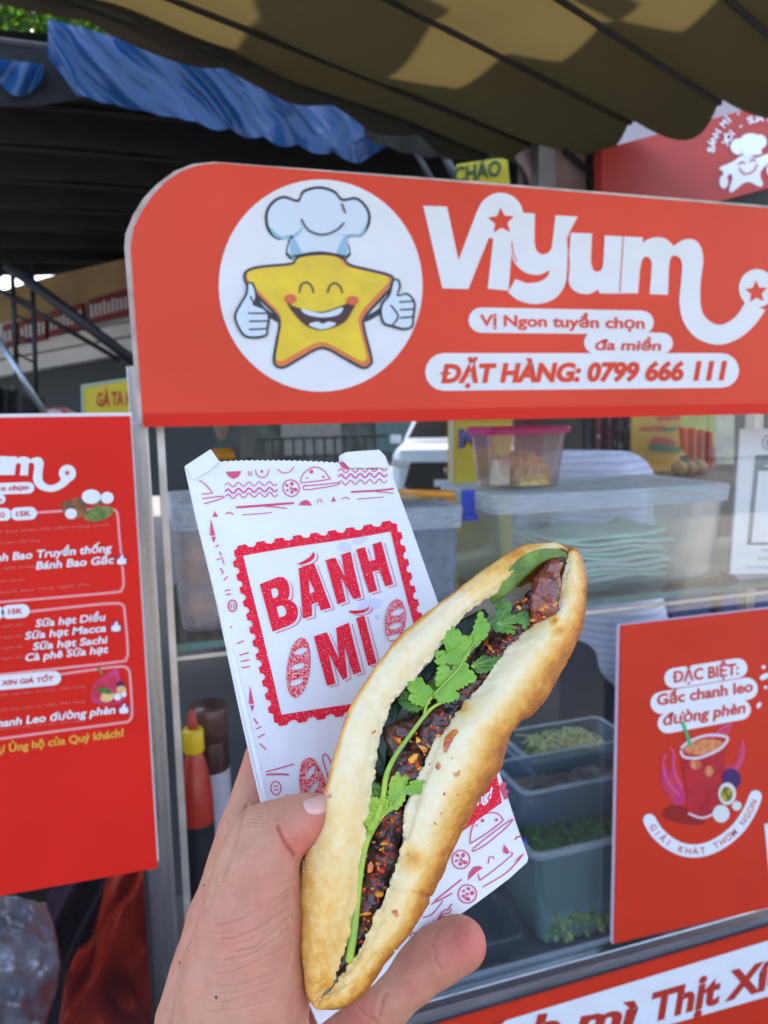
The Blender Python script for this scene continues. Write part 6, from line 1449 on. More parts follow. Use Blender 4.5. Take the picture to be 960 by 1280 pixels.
for (x, y, r_, s_) in ((700, 790, 7, 0.7), (693, 775, 5, .8), (518, 1075, 12, 0.55), (580, 885, 7, 0.4), (590, 1010, 10, .25), (540, 1118, 14, 0.35), (610, 700, 22, 0.5), (640, 693, 22, 0.55), (590, 722, 16, .35), (660, 765, 16, 0.35), (520, 1140, 12, .3),
                      (450, 1210, 16, .35), (400, 1140, 20, .2), (420, 1190, 20, .35), (395, 1100, 12, .25), (720, 740, 12, .3), (705, 830, 14, .35), (680, 870, 16, .3), (448, 1237, 16, .6), (405, 1225, 16, 0.6), (388, 1180, 12, .5), (660, 680, 14, .5)):
    toast = np.maximum(toast, s_*np.exp(-((Q[:, 0]-x)**2+(Q[:, 1]-y)**2)/(2*r_*r_)))
toast *= (crumb < 0.5)*(np.einsum('ij,ij->i', N_, EYE-V) > 0)
bb = np.clip(np.maximum(brown, toast)+(0.10*vnoise(V, 90, 11)+0.08*vnoise(V, 300, 12)+0.10*vnoise(V, 800, 14))*(0.25+np.minimum(1, 1.6*(brown+toast)))+0.05, 0, 1)*(crumb < 0.5)
for nm, arr in (('browning', bb), ('crumb', crumb)):
    at = me.attributes.new(nm, 'FLOAT', 'POINT'); at.data.foreach_set('value', arr.astype(np.float32))
BM = mat('bread_crust', (0.8, 0.6, 0.3), 0.5, sss=0.12, sssr=(1, 0.6, 0.25), sscale=0.004, bump=0.45, bscale=1100)
crackle(BM, 300, 0.30, 0.00012, 0.5)
t = BM.node_tree; N = t.nodes; L = t.links; b = N['Principled BSDF']; me.materials.clear(); me.materials.append(BM)
a1 = N.new('ShaderNodeAttribute'); a1.attribute_name = 'browning'; a2 = N.new('ShaderNodeAttribute'); a2.attribute_name = 'crumb'
n1 = N.new('ShaderNodeTexNoise'); n1.inputs['Scale'].default_value = 260; n1.inputs['Detail'].default_value = 8; tcn = N.new('ShaderNodeTexCoord'); L.new(tcn.outputs['Object'], n1.inputs[0])
m_ = N.new('ShaderNodeMath'); m_.operation = 'MULTIPLY_ADD'; L.new(n1.outputs[0], m_.inputs[0]); m_.inputs[1].default_value = 0.30; L.new(a1.outputs['Fac'], m_.inputs[2])
m2 = N.new('ShaderNodeMath'); m2.operation = 'SUBTRACT'; L.new(m_.outputs[0], m2.inputs[0]); m2.inputs[1].default_value = 0.15
rp = N.new('ShaderNodeValToRGB'); L.new(m2.outputs[0], rp.inputs[0]); cr_ = rp.color_ramp
cr_.elements[0].position = 0.0; cr_.elements[0].color = (0.83, 0.71, 0.46, 1); cr_.elements[1].position = 1.0; cr_.elements[1].color = (0.38, 0.115, 0.018, 1)
for p_, c_ in ((0.22, (0.84, 0.60, 0.25, 1)), (0.48, (0.78, 0.43, 0.09, 1)), (0.75, (0.64, 0.25, 0.03, 1))): e_ = cr_.elements.new(p_); e_.color = c_
mx = N.new('ShaderNodeMix'); mx.data_type = 'RGBA'; L.new(a2.outputs['Fac'], mx.inputs['Factor']); L.new(rp.outputs[0], mx.inputs['A']); mx.inputs['B'].default_value = (0.76, 0.67, 0.50, 1)
L.new(mx.outputs['Result'], b.inputs['Base Color'])
mr = N.new('ShaderNodeMapRange'); L.new(a1.outputs['Fac'], mr.inputs[0]); mr.inputs[3].default_value = 0.62; mr.inputs[4].default_value = 0.34; L.new(mr.outputs[0], b.inputs['Roughness'])
BV = BVHTree.FromPolygons([Vector(v) for v in V], [tuple(int(i) for i in f) for f in F])
def on(bvh, px, py, lift=0.0):
    r = _n(ray(px, py)); h_ = bvh.ray_cast(Vector(EYE), Vector(r))
    if h_[0] is None: return None
    return np.array(h_[0])-r*lift

# ---- filling: glazed meat
MEAT = mat('glazed_meat', (0.115, 0.032, 0.018), 0.30, col2=(0.018, 0.007, 0.006), vscale=150, ramp=(0.36, 0.62), bump=0.9, bscale=380, coat=0.5)
MEAT2 = mat('pink_brown_meat', (0.34, 0.085, 0.045), 0.30, col2=(0.13, 0.028, 0.018), vscale=170, ramp=(0.3, 0.7), bump=0.4, bscale=180, coat=0.6)
def chunk(name, line, rpx, m, lift, seed, k_=0.004, parent=sw):
    pts = [cd(x, y, d0(x, y)-(l_+(5 if name == 'meat_slice' else 2))*0.33/FPX) for (x, y), l_ in zip(line, lift)]
    rr = [r_*0.33/FPX for r_ in rpx]
    lo = np.min(pts, 0)-max(rr)-0.004; hi = np.max(pts, 0)+max(rr)+0.004; G = grid(lo, hi, 0.0009); D = None
    for i in range(len(pts)-1):
        d = cone(G, pts[i], pts[i+1], rr[i], rr[i+1]); D = d if D is None else smin(D, d, k_)
    V, F = surface_nets(D, lo, 0.0009); V = relax(V, F, 1); N_ = normals(V, F)
    V = V+N_*(0.0013*vnoise(V, 130, seed)+0.0012*vnoise(V, 300, seed+1)+0.0006*vnoise(V, 750, seed+2))[:, None]
    o = mesh(name, V, F, m, parent, smooth=True); return o, V, F
MV = []; MF = []; base_ = 0
def keep(r_):
    global base_
    o, V, F = r_; MV.extend([Vector(v) for v in V]); MF.extend([tuple(int(i)+base_ for i in f) for f in F]); base_ += len(V)
keep(chunk('filling_base', [(690, 725), (660, 770), (620, 815), (575, 865), (540, 905), (510, 950), (490, 1010), (474, 1080), (450, 1150), (425, 1205)], [10, 16, 20, 24, 26, 24, 18, 15, 12, 6], MEAT, [-24, -26, -34, -36, -32, -30, -24, -20, -16, -10], 51))
keep(chunk('meat_slice', [(692, 708), (684, 735), (678, 760), (672, 778)], [13, 17, 18, 12], MEAT2, [-2, 2, 2, -2], 1))
keep(chunk('meat_slice', [(668, 745), (650, 772), (640, 795)], [9, 13, 13], MEAT, [-8, -8, -8], 5))
keep(chunk('meat_slice', [(655, 785), (630, 812), (608, 835)], [13, 15, 13], MEAT, [-10, -12, -12], 9))
keep(chunk('meat_slice', [(612, 825), (588, 855), (560, 880)], [14, 18, 16], MEAT, [-14, -14, -10], 13))
keep(chunk('meat_slice', [(572, 872), (548, 905), (530, 930)], [15, 20, 18], MEAT, [-10, -8, -8], 17))
keep(chunk('meat_slice', [(520, 905), (500, 915), (494, 935)], [13, 13, 12], MEAT, [-10, -7, -9], 21))
keep(chunk('meat_slice', [(520, 935), (505, 965), (488, 995)], [16, 21, 18], MEAT, [-10, -7, -9], 25))
keep(chunk('meat_slice', [(497, 985), (488, 1020), (484, 1050)], [15, 18, 15], MEAT, [-14, -12, -12], 29))
keep(chunk('meat_slice', [(486, 1040), (476, 1075), (470, 1110)], [15, 17, 14], MEAT, [-12, -10, -10], 33))
keep(chunk('meat_slice', [(472, 1095), (458, 1135), (446, 1170)], [13, 14, 11], MEAT, [-12, -10, -9], 37))
keep(chunk('meat_slice', [(450, 1160), (435, 1195), (422, 1222)], [11, 9, 4], MEAT, [-10, -9, -8], 41))
MBV = BVHTree.FromPolygons(MV, MF)
# dark wilted leaves and cucumber strip along the left wall
def ribbon(name, line, wpx, m, lifts, roll=0.0, parent=sw, thick=0.0006, wav=0.0):
    L_ = cat(line, 10, False); k = len(L_); V = []; F = []; nw = 7
    for i, p in enumerate(L_):
        a = np.array(L_[max(i-1, 0)]); b = np.array(L_[min(i+1, k-1)]); tdir = _n(b-a); nn = np.array((-tdir[1], tdir[0])); u = i/(k-1)
        ww = np.interp(u, np.linspace(0, 1, len(wpx)), wpx); lf = np.interp(u, np.linspace(0, 1, len(lifts)), lifts)
        for j in range(nw):
            s_ = (j/(nw-1)-0.5); q_ = np.array(p)+nn*ww*s_; d = d0(*q_)-(lf+roll*s_*ww+4*(0.25-s_*s_)*0+wav*math.sin(i*0.7+j))*0.33/FPX
            V.append(cd(q_[0], q_[1], d))
    F = [(i*nw+j, i*nw+j+1, (i+1)*nw+j+1, (i+1)*nw+j) for i in range(k-1) for j in range(nw-1)]
    o = mesh(name, V, F, m, parent, smooth=True); sd = o.modifiers.new('thickness', 'SOLIDIFY'); sd.thickness = thick; sd.offset = 0
    return o
DG = mat('dark_leaf', (0.018, 0.045, 0.012), 0.35, col2=(0.006, 0.016, 0.005), vscale=90, bump=0.3, bscale=160)
MG = mat('basil_leaf', (0.17, 0.29, 0.045), 0.33, col2=(0.07, 0.14, 0.02), vscale=75, bump=0.25, bscale=200)
ribbon('wilted_leaf', [(476, 985), (474, 955), (478, 925), (488, 895), (508, 868)], [10, 16, 18, 16, 8], DG, [-12, -6, -4, -6, -12], 0.2, wav=1.2)
ribbon('wilted_leaf', [(508, 870), (530, 842), (552, 812), (580, 786), (608, 765)], [10, 22, 24, 22, 10], DG, [-22, -20, -22, -22, -24], 0.1, wav=1.2)
ribbon('wilted_leaf', [(600, 835), (590, 858), (580, 882)], [8, 12, 8], MG, [-4, -2, -5], 0.3)
ribbon('basil_leaf', [(614, 752), (632, 733), (655, 708), (678, 694), (700, 692), (708, 696)], [8, 19, 22, 16, 8, 2], MG, [2, 14, 19, 20, 15, 8], -0.35, wav=0.4)
#ribbon('leaf_edge', [(624, 748), (648, 722), (668, 700), (690, 692), (704, 696)], [1.6, 2, 2, 2.5, 1.5], mat('leaf_rib_pale', (0.35, 0.42, 0.12), 0.4), [10, 16, 19, 17, 12], 0.0)
# cilantro
CIL = mat('cilantro_leaf', (0.25, 0.47, 0.035), 0.42, col2=(0.15, 0.34, 0.02), vscale=90, ramp=(0.3, 0.7), bump=0.3, bscale=260, sss=0.15, sssr=(0.4, 1, 0.1), sscale=0.002)
CIL2 = mat('cilantro_young_leaf', (0.36, 0.50, 0.03), 0.42, col2=(0.22, 0.42, 0.03), vscale=90, ramp=(0.3, 0.7), bump=0.3, bscale=260, sss=0.15, sssr=(0.4, 1, 0.1), sscale=0.002)
CILD = mat('cilantro_dark_leaf', (0.10, 0.26, 0.02), 0.42, col2=(0.03, 0.09, 0.01), vscale=90, bump=0.3, bscale=260)
STM = mat('herb_stem', (0.40, 0.52, 0.045), 0.35, col2=(0.26, 0.42, 0.05), vscale=70, sss=0.2, sssr=(0.5, 1, 0.1), sscale=0.003, coat=0.2)
VEIN = mat('leaf_vein', (0.30, 0.48, 0.10), 0.4)
spg = thing('cilantro_sprig', cd(520, 930, 0.31), 'fresh green cilantro sprig with a long pale stem lying along the sandwich filling', 'herb sprig')
z1 = lambda x, y: (540+x/4.8, 680+y/4.8)
z2_ = lambda x, y: (440+x/4.8, 760+y/4.8)
z3 = lambda x, y: (400+x/4.8, 900+y/4.8)
def leaf(pts, fn, m, lift, c0_, tip, seed, cup=6.0, teeth=3.1):
    P_ = [np.array(fn(*p)) for p in pts]; out = []
    k = len(P_); r = random.Random(seed); cen = np.mean(P_, 0)
    A__ = sum(P_[i][0]*P_[(i+1) % k][1]-P_[(i+1) % k][0]*P_[i][1] for i in range(k)); sg_ = 1 if A__ > 0 else -1
    for i in range(k):
        a, b = P_[i], P_[(i+1) % k]; d = b-a; L_ = np.linalg.norm(d); nn = np.array((d[1], -d[0]))/(L_+1e-9)*sg_; m_n = max(1, int(round(L_/7.0)))
        for j in range(m_n):
            out.append(a+d*(j/m_n)-nn*teeth*0.15); out.append(a+d*((j+0.35)/m_n)+nn*teeth*0.75*r.uniform(0.5, 1.1)); out.append(a+d*((j+0.7)/m_n)+nn*teeth*0.55*r.uniform(0.4, 1.1))
    bm = bmesh.new(); bm.faces.new([bm.verts.new((p[0], -p[1], 0)) for p in out])
    bmesh.ops.triangulate(bm, faces=bm.faces)
    xs = [p[0] for p in out]; ys = [p[1] for p in out]
    for x in np.arange(min(xs)+3, max(xs), 4): bmesh.ops.bisect_plane(bm, geom=bm.verts[:]+bm.edges[:]+bm.faces[:], plane_co=(x, 0, 0), plane_no=(1, 0, 0))
    for y in np.arange(min(ys)+3, max(ys), 4): bmesh.ops.bisect_plane(bm, geom=bm.verts[:]+bm.edges[:]+bm.faces[:], plane_co=(0, -y, 0), plane_no=(0, 1, 0))
    c_ = np.array(fn(*c0_)); tp__ = np.array(fn(*tip)); ax_ = _n(tp__-c_); nx_ = np.array((-ax_[1], ax_[0])); Lx = np.linalg.norm(tp__-c_)
    def pos(x, y, ex=0.0):
        q_ = np.array((x, y))-c_; s_ = np.dot(q_, ax_)/Lx; l_ = np.dot(q_, nx_)/Lx
        h_ = lift+5+cup*(abs(l_)*1.1-0.35*s_*s_)+1.3*math.sin(s_*7+l_*9+seed)+0.8*math.sin(l_*19+seed*2)+ex
        return cd(x, y, d0(x, y)-h_*0.33/FPX)
    bm.verts.index_update(); V = [pos(v.co.x, -v.co.y) for v in bm.verts]; F = [[v.index for v in f.verts] for f in bm.faces]; bm.free()
    o = mesh('leaf', V, F, m, spg, smooth=True); sd = o.modifiers.new('thickness', 'SOLIDIFY'); sd.thickness = 0.00035; sd.offset = 0
    vb = MB()
    tips = sorted(range(k), key=lambda i: -np.linalg.norm(P_[i]-c_))[:7]; used = []
    for i in tips:
        if any(np.linalg.norm(P_[i]-P_[j]) < 9 for j in used): continue
        used.append(i); pts_ = [pos(*(c_*(1-u)+P_[i]*u*0.92+c_*0.08*u), 0.9) for u in np.linspace(0, 1, 7)]
        vb.tube(pts_, [0.00022*(1-0.7*u) for u in np.linspace(0, 1, 7)], 5)
    v_ = vb.build('vein', VEIN, o, smooth=True); return o
leaf([(545, 110), (570, 95), (600, 110), (620, 130), (650, 140), (655, 175), (690, 165), (700, 190), (712, 160), (720, 190), (710, 230), (690, 270), (665, 320), (640, 345), (600, 340), (570, 330), (530, 340), (500, 330), (510, 300), (500, 280), (530, 255), (560, 262), (580, 250), (555, 220), (540, 180)], z2_, CIL, 12, (662, 335), (560, 120), 1)
leaf([(690, 280), (700, 240), (730, 130), (752, 60), (770, 15), (790, 60), (832, 110), (812, 150), (802, 180), (770, 192), (762, 220), (722, 240), (692, 290), (662, 330), (655, 318)], z2_, CIL, 14, (660, 325), (770, 30), 2)
leaf([(520, 350), (560, 340), (590, 370), (575, 425), (620, 340), (640, 358), (655, 330), (690, 330), (700, 370), (740, 400), (745, 430), (700, 450), (650, 482), (600, 500), (642, 510), (640, 540), (590, 562), (540, 570), (505, 545), (490, 525), (520, 480), (505, 440), (510, 400)], z2_, CIL, 13, (495, 535), (680, 350), 3)
leaf([(330, 430), (360, 420), (380, 435), (400, 415), (430, 440), (430, 478), (450, 460), (480, 482), (480, 520), (470, 560), (450, 585), (400, 580), (352, 560), (340, 530), (372, 515), (335, 490), (350, 460)], z2_, CIL, 13, (462, 570), (350, 440), 4)
leaf([(280, 560), (300, 510), (340, 500), (342, 560), (400, 592), (430, 602), (380, 626), (330, 610), (300, 590)], z2_, CILD, 4, (440, 590), (290, 540), 5)
leaf([(470, 470), (490, 430), (510, 420), (512, 470), (495, 520), (478, 520)], z2_, CILD, 8, (485, 530), (500, 425), 6, teeth=1.5)
leaf([(380, 430), (390, 350), (430, 342), (470, 347), (475, 400), (455, 420), (510, 430), (540, 402), (572, 402), (588, 470), (550, 512), (540, 480), (515, 470), (470, 480), (500, 540), (440, 530), (372, 520), (340, 470)], z1, CILD, 10, (390, 480), (560, 430), 7)
leaf([(720, 340), (790, 282), (840, 300), (900, 290), (872, 342), (820, 380), (760, 392)], z2_, CILD, 8, (715, 350), (890, 300), 8)
leaf([(450, 330), (482, 302), (530, 340), (520, 390), (500, 430), (512, 470), (480, 522), (440, 540), (410, 542), (395, 500), (410, 450), (420, 370)], z3, CIL2, 14, (405, 560), (490, 315), 9)
leaf([(480, 440), (515, 412), (560, 362), (600, 372), (632, 365), (645, 385), (680, 380), (705, 425), (660, 440), (600, 427), (560, 442), (510, 446)], z3, CIL, 16, (480, 445), (700, 415), 10)
leaf([(258, 560), (270, 500), (300, 460), (350, 468), (400, 470), (412, 510), (382, 570), (350, 610), (330, 660), (310, 690), (285, 640), (262, 602)], z3, CIL2, 13, (375, 590), (280, 520), 11)
leaf([(270, 400), (300, 420), (312, 370), (340, 380), (362, 400), (352, 450), (300, 462), (280, 450)], z3, CILD, 8, (350, 470), (290, 400), 12)
def stem(line, r_, lifts, nm='stem'):
    L_ = cat(line, 6, False); k = len(L_)
    P_ = [cd(p[0], p[1], d0(*p)-np.interp(i/(k-1), np.linspace(0, 1, len(lifts)), lifts)*0.33/FPX-5*0.33/FPX) for i, p in enumerate(L_)]
    rr = [np.interp(i/(k-1), np.linspace(0, 1, len(r_)), r_)*0.33/FPX for i in range(k)]
    MB().tube(P_, rr, 10).build(nm, STM, spg, smooth=True)
stem([(436, 1202), (442, 1165), (446, 1125), (450, 1090), (457, 1055), (468, 1030), (478, 1000), (483, 969), (494, 945), (508, 925), (528, 898), (540, 885), (552, 878)], [4.8, 4.6, 4.2, 3.6, 3.0, 2.6, 2.0], [2, 8, 12, 14, 14, 14, 14, 12, 12, 12])
stem([(530, 896), (533, 882), (540, 870)], [2.0, 1.6], [12, 13]); stem([(470, 1028), (486, 1012), (488, 1002)], [2.2, 1.6], [14, 14])
stem([(540, 870), (565, 845), (578, 828), (600, 790)], [1.5, 1.2, 1.0], [14, 15, 15, 15])
stem([(578, 884), (592, 862), (606, 842)], [4.0, 4.0, 3.4], [-2, 2, -2])
# pale onion / carrot bits and chilli flakes
CH1 = mat('chilli_seed', (0.90, 0.42, 0.04), 0.35, col2=(0.75, 0.12, 0.01), vscale=200, coat=0.5); CH2 = mat('chilli_flake', (0.60, 0.035, 0.01), 0.3, col2=(0.35, 0.015, 0.006), vscale=200, coat=0.4)
def nug(p, r_, seed):
    r = np.random.default_rng(seed); bm = bmesh.new(); bmesh.ops.create_icosphere(bm, subdivisions=1, radius=1)
    sc_ = np.array((1.3, 0.9, 0.6))*r.uniform(0.75, 1.2, 3); ax_ = _n(r.normal(size=3)); an = r.uniform(0, 6); Rm = Matrix.Rotation(an, 3, Vector(ax_))
    V = [np.array(p)+np.array(Rm @ Vector(np.array(v.co)*sc_*r_*(1+0.25*r.normal()))) for v in bm.verts]; F = [[v.index for v in f.verts] for f in bm.faces]; bm.free(); return V, F
big = [z1(*p) for p in ((597, 255), (520, 385), (685, 378), (660, 390), (645, 435), (555, 335), (352, 630), (230, 675), (470, 570), (325, 595), (510, 345), (605, 455))]+\
      [z2_(*p) for p in ((280, 800), (395, 790), (430, 842), (370, 910), (535, 640), (385, 940), (830, 245), (805, 210), (710, 290))]+\
      [z3(*p) for p in ((470, 128), (585, 120), (625, 175), (568, 240), (592, 285), (430, 600), (385, 740), (365, 900), (345, 860))]+\
      [(360+p[0]/4.8, 1060+p[1]/4.8) for p in ((548, 275), (475, 390), (510, 185), (495, 110), (455, 250))]
for i, p in enumerate(big):
    q_ = on(MBV, p[0], p[1], 0.0005)
    if q_ is None: q_ = cd(p[0], p[1], d0(*p)+0.001)
    V, F = nug(q_, 0.0014 if i % 3 else 0.0019, i); MB().add(V, F).build('chilli_seed' if i % 4 else 'chilli_flake', CH1 if i % 4 else CH2, sw, smooth=False)
sp_ = MB(); sp2 = MB(); r9 = np.random.default_rng(3)
mid = [(690, 745), (660, 780), (640, 800), (615, 830), (590, 860), (550, 910), (520, 940), (505, 970), (490, 1010), (484, 1045), (476, 1080), (466, 1115), (455, 1150), (440, 1185)]
for k in range(230):
    u = r9.uniform(0, len(mid)-1.01); i = int(u); f_ = u-i; p = np.array(mid[i])*(1-f_)+np.array(mid[i+1])*f_+r9.normal(size=2)*9
    q_ = on(MBV, p[0], p[1], 0.0001)
    if q_ is None: continue
    V, F = nug(q_, r9.uniform(0.0004, 0.0010), k+100); (sp_ if r9.uniform() < 0.35 else sp2).add(V, F)
sp_.build('loose_seeds', CH1, sw, kind='stuff'); sp2.build('loose_flakes', CH2, sw, kind='stuff')
# sauce marks and flakes on the bread
SAU = mat('chilli_oil', (0.45, 0.025, 0.006), 0.2, col2=(0.72, 0.24, 0.03), vscale=420, coat=0.6)
sc3 = MB()
for pts in ([z3(*p) for p in ((740, 180), (745, 120), (775, 75), (810, 55), (830, 70), (800, 110), (780, 150), (755, 195))], [z3(*p) for p in ((692, 270), (708, 252), (724, 270), (712, 300), (696, 290))],
            [z3(*p) for p in ((800, 315), (815, 325), (840, 300), (835, 330), (818, 342), (805, 335))], [(360+p[0]/4.8, 1060+p[1]/4.8) for p in ((620, 378), (650, 372), (664, 395), (655, 416), (630, 400))],
            [z3(*p) for p in ((310, 75), (335, 60), (332, 72), (318, 85))]):
    P_ = cat(pts, 4); Q_ = [on(BV, p[0], p[1], 0.00025) for p in P_]
    if any(q_ is None for q_ in Q_): continue
    c_ = np.mean(P_, 0); c3 = on(BV, c_[0], c_[1], 0.0006)
    k = len(Q_); sc3.add(Q_+[c3], [(i, (i+1) % k, k) for i in range(k)])
for x, y in ((795, 230), (745, 445), (825, 448), (655, 265), (530, 805), (415, 92), (690, 620), (730, 560)):
    q_ = on(BV, *z3(x, y), 0.0)
    if q_ is not None: V, F = nug(q_, 0.0006, int(x)); sc3.add(V, F)
sc3.build('chilli_oil_marks', SAU, sw, smooth=True)
cb = MB(); r8 = np.random.default_rng(5)
for (x, y), s_ in (((400, 1060), 8), ((545, 755), 6), ((380, 1080), 6), ((465, 1000), 10), ((590, 1040), 9), ((720, 700), 5), ((400, 1245), 8), ((460, 1190), 12)):
    for _ in range(10):
        q_ = on(BV, x+r8.normal()*s_, y+r8.normal()*s_, 0.0)
        if q_ is not None: V, F = nug(q_, r8.uniform(0.0003, 0.0006), int(r8.integers(1e6))); cb.add(V, F)
cb.build('crust_crumbs', mat('crumb_pale', (0.75, 0.62, 0.40), 0.7), sw, kind='stuff')

# ================================================================ HAND
def H3(px, py, d): return np.array(((px-CX)/FPX*d, (py-CY)/FPX*d, d))   # camera axes, metres
def hr_(rpx, d): return rpx*d/FPX
prims = []                                    # groups: (points, radii px, smooth k)
def chain(pts, rad): return [(H3(*a), H3(*b), hr_(ra, a[2]), hr_(rb, b[2])) for a, b, ra, rb in zip(pts[:-1], pts[1:], rad[:-1], rad[1:])]
groups = [
 (chain([(262, 1560, .330), (282, 1420, .320), (292, 1310, .312)], [105, 92, 86]), 0.010),            # wrist
 (chain([(300, 1310, .302), (304, 1230, .300), (314, 1150, .300), (322, 1078, .303), (332, 1048, .307)], [88, 76, 58, 45, 38]), 0.010),   # thenar and thumb
 (chain([(332, 1046, .308), (352, 1037, .310), (380, 1024, .314), (400, 1013, .318)], [38, 34, 29, 20]), 0.0045),
 (chain([(356, 1042, .308), (376, 1036, .312)], [29, 25]), 0.003),      # thumb tip
 (chain([(262, 1270, .345), (281, 1150, .362), (306, 1040, .380), (332, 950, .395)], [66, 46, 33, 27]), 0.0035),   # index, behind the bag
 (chain([(332, 950, .400), (372, 870, .415), (430, 830, .425)], [26, 24, 20]), 0.004),
 (chain([(330, 1290, .352), (430, 1270, .365)], [70, 46]), 0.012),                                     # palm
 (chain([(350, 1250, .375), (430, 1090, .415), (510, 1020, .425)], [44, 30, 24]), 0.006),              # middle
 (chain([(400, 1270, .365), (480, 1160, .395), (545, 1090, .405)], [42, 31, 26]), 0.006),              # ring
 (chain([(420, 1285, .345), (472, 1248, .346), (512, 1217, .350)], [46, 38, 35.5]), 0.006),               # little finger
 (chain([(512, 1217, .350), (545, 1195, .352), (574, 1180, .353)], [35.5, 34, 33]), 0.003),
 (chain([(390, 1330, .345), (470, 1310, .345)], [55, 36]), 0.010)]
allp = [p for g_, _ in groups for c_ in g_ for p in (c_[0], c_[1])]; lo = np.min(allp, 0)-0.045; hi = np.max(allp, 0)+0.045
lo[1] = max(lo[1], -0.1); hi[1] = min(hi[1], (1500-CY)/FPX*0.33)
G = grid(lo, hi, 0.00125); D = None
for g_, k_ in groups:
    for (a, b, ra, rb) in g_:
        d = cone(G, a, b, ra, rb); D = d if D is None else smin(D, d, k_)
Vc, F = surface_nets(D, lo, 0.00125); Vc = relax(Vc, F, 3); Vc, F = subdiv(Vc, F); Vc = relax(Vc, F, 2); Vc, F = subdiv(Vc, F); Vc = relax(Vc, F, 1)
V = EYE+Vc@R.T; N_ = normals(V, F)
if np.mean(np.einsum('ij,ij->i', N_, V-V.mean(0))) < 0: F = F[:, ::-1]; N_ = -N_
Q = to_px(V); front = np.einsum('ij,ij->i', N_, EYE-V) > 0
amp = 0.0005*vnoise(V, 70, 21)+0.00010*vnoise(V, 400, 22)
zT = lambda x, y: (160+x/3, 900+y/3)
creases = [([zG(462, 560), zG(485, 625), zG(530, 690), zG(590, 770)], 0.0013, 2.2), ([zG(235, 405), zG(205, 470), zG(165, 640), zG(110, 800), zG(60, 960)], 0.0007, 2.4),
 ([(546, 1164), (541, 1180), (543, 1198), (552, 1214)], 0.00035, 3.0), ([(483, 1243), (478, 1254), (474, 1268)], 0.0006, 2.6), ([(447, 1262), (460, 1272), (472, 1280)], 0.0004, 2.4), ([(492, 1205), (500, 1218), (510, 1228)], 0.0002, 2.0)]
for a_, b_c, c__, dp_ in (((330, 770), (430, 742), (600, 640), 5), ((350, 820), (450, 800), (610, 695), 5), ((400, 870), (500, 835), (622, 725), 5), ((330, 960), (420, 935), (600, 850), 3), ((330, 1000), (430, 985), (560, 940), 3), ((360, 1060), (460, 1030), (570, 995), 2.5),
    ((480, 690), (540, 662), (600, 600), 3), ((440, 725), (500, 692), (590, 640), 3), ((300, 720), (340, 700), (420, 640), 2.5), ((380, 845), (480, 818), (600, 740), 2.5), ((360, 900), (460, 880), (600, 790), 3), ((300, 900), (400, 890), (520, 850), 2), ((340, 1030), (440, 1010), (560, 970), 2), ((300, 1100), (420, 1080), (560, 1050), 2),
    ((460, 560), (520, 555), (610, 530), 1.5), ((450, 600), (520, 598), (610, 580), 1.5), ((440, 500), (520, 500), (600, 480), 1.2), ((290, 800), (360, 800), (440, 780), 1.8), ((560, 700), (575, 780), (560, 880), 2.5), ((600, 740), (615, 820), (600, 930), 2.5)):
    creases.append(([tuple(p) for p in cat([zT(*a_), zT(*b_c), zT(*c__)], 5, False)], dp_*0.000085, 1.4))
for y in (420, 440, 458, 478, 500, 520, 545): creases.append(([zG(232-(y-420)*0.15, y+6), zG(300, y), zG(372, y+4)], 0.00022, 1.0))
for k in range(9): creases.append(([zG(480+12*k, 520+30*k), zG(560+6*k, 500+26*k), zG(640, 470+26*k)], 0.00010, 0.9))
Qo = Q; Q = Q+np.stack([vnoise(V, 260, 41), vnoise(V, 260, 42)], 1)*2.2
for line, dp_, w_ in creases:
    Dd = seg_dist(Q, line); amp -= front*dp_*np.exp(-(Dd/w_)**2); amp += front*dp_*0.30*np.exp(-((Dd-w_*2.4)/(w_*1.5))**2)
Q = Qo; V = V+N_*amp[:, None]
hand = thing('person', cd(300, 1400, 0.33), 'left hand gripping the paper bag and sandwich from below, thumb over the bag', 'person')
ho = mesh('arm_and_hand', V, F, PAPER, hand, smooth=True)
# flush: redder at the tips and knuckles (skin's own colour)
fl_ = np.zeros(len(V))
for (x, y, r_, s_) in ((330, 1120, 45, 0.35), (300, 1200, 60, 0.3), (372, 1055, 20, 0.9), (398, 1035, 16, 0.8), (412, 1010, 10, 0.7), (590, 1178, 26, 1.0), (560, 1190, 26, 0.7), (520, 1225, 22, 0.55), (315, 960, 22, 0.4), (450, 1270, 24, 0.7), (350, 1230, 45, 0.30), (370, 1170, 20, 0.35), (385, 1250, 26, 0.5), (340, 1130, 20, .1)):
    fl_ = np.maximum(fl_, s_*np.exp(-((Q[:, 0]-x)**2+(Q[:, 1]-y)**2)/(2*r_*r_)))
fl_ = np.clip(fl_+0.15*vnoise(V, 60, 31)+0.12*vnoise(V, 160, 32), 0, 1)
at = ho.data.attributes.new('flush', 'FLOAT', 'POINT'); at.data.foreach_set('value', fl_.astype(np.float32))
SKN = mat('skin', (0.55, 0.33, 0.23), 0.48, sss=0.35, sssr=(1, 0.32, 0.16), sscale=0.006, bump=0.5, bscale=900, spec=0.3)
crackle(SKN, 620, 0.35, 0.00012)
t = SKN.node_tree; N = t.nodes; L = t.links; b = N['Principled BSDF']; ho.data.materials.clear(); ho.data.materials.append(SKN)
a1 = N.new('ShaderNodeAttribute'); a1.attribute_name = 'flush'; rp = N.new('ShaderNodeValToRGB'); L.new(a1.outputs['Fac'], rp.inputs[0])
rp.color_ramp.elements[0].color = (0.55, 0.275, 0.17, 1); rp.color_ramp.elements[1].color = (0.62, 0.165, 0.125, 1)
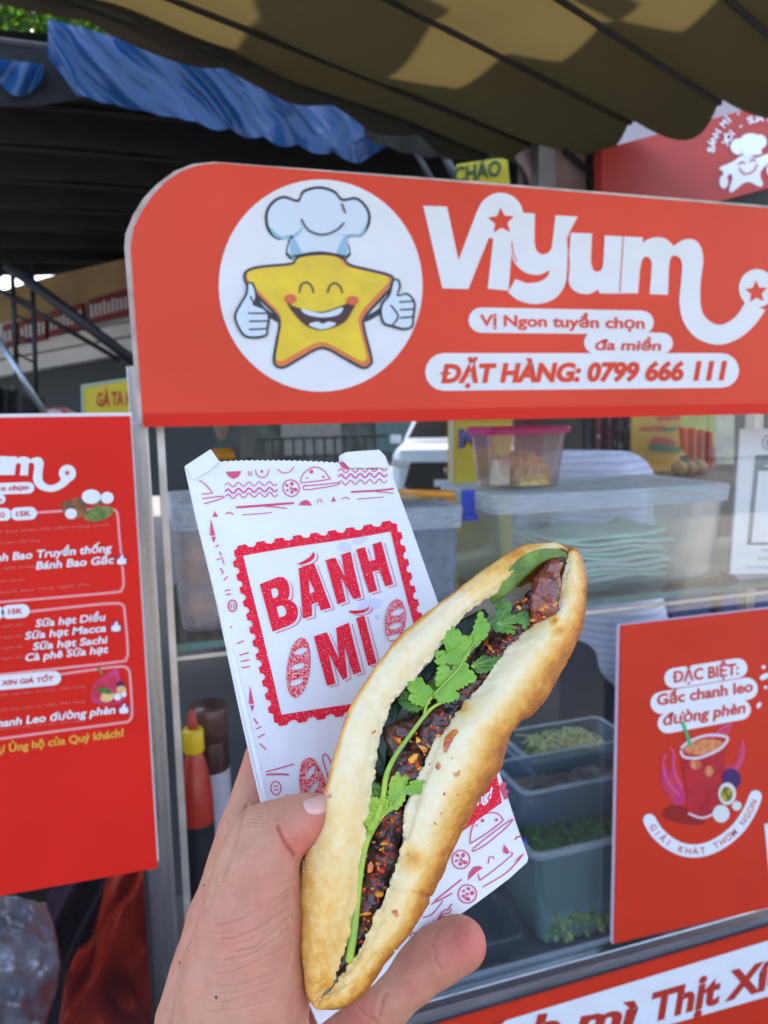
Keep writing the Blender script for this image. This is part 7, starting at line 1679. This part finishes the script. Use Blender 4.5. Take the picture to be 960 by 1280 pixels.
n1 = N.new('ShaderNodeTexNoise'); n1.inputs['Scale'].default_value = 140; n1.inputs['Detail'].default_value = 8; tcn = N.new('ShaderNodeTexCoord'); L.new(tcn.outputs['Object'], n1.inputs[0])
hs_ = N.new('ShaderNodeMix'); hs_.data_type = 'RGBA'; hs_.blend_type = 'MULTIPLY'; hs_.inputs['Factor'].default_value = 0.5; L.new(rp.outputs[0], hs_.inputs['A'])
r2 = N.new('ShaderNodeValToRGB'); r2.color_ramp.elements[0].position = 0.3; r2.color_ramp.elements[0].color = (0.72, 0.66, 0.64, 1); r2.color_ramp.elements[1].position = 0.62; r2.color_ramp.elements[1].color = (1, 1, 1, 1)
L.new(n1.outputs[0], r2.inputs[0]); L.new(r2.outputs[0], hs_.inputs['B']); L.new(hs_.outputs['Result'], b.inputs['Base Color'])
HB = BVHTree.FromPolygons([Vector(v) for v in V], [tuple(int(i) for i in f) for f in F])
# thumbnail
NL = [zG(*p) for p in ((655, 375), (705, 350), (770, 328), (845, 312), (862, 335), (862, 385), (840, 430), (800, 458), (745, 470), (695, 458), (665, 420))]
P_ = cat(NL, 4); V = []; F = []; c_ = np.mean(P_, 0); k = len(P_); rings = 6
ok = True
for i in range(rings+1):
    s_ = i/rings
    for p in P_:
        q_ = c_*(1-s_)+np.array(p)*s_; h_ = on(HB, q_[0], q_[1], 0.0011*(1-s_**4)+0.0001)
        if h_ is None: h_ = cd(q_[0], q_[1], 0.312)
        V.append(h_)
F = [(i*k+j, i*k+(j+1) % k, (i+1)*k+(j+1) % k, (i+1)*k+j) for i in range(rings) for j in range(k)]
mesh('thumbnail', V, F, mat('nail', (0.70, 0.40, 0.33), 0.30, var=0.08, vscale=60, coat=0.2), hand, smooth=True)
mo_ = MB()
for x, y in ((194, 910), (285, 620), (330, 1040)):
    q_ = on(HB, *zT(x, y), 0.0)
    if q_ is not None: V, F = nug(q_, 0.0006, x); mo_.add(V, F)
mo_.build('moles', mat('mole', (0.10, 0.04, 0.03), 0.5), hand, smooth=True)
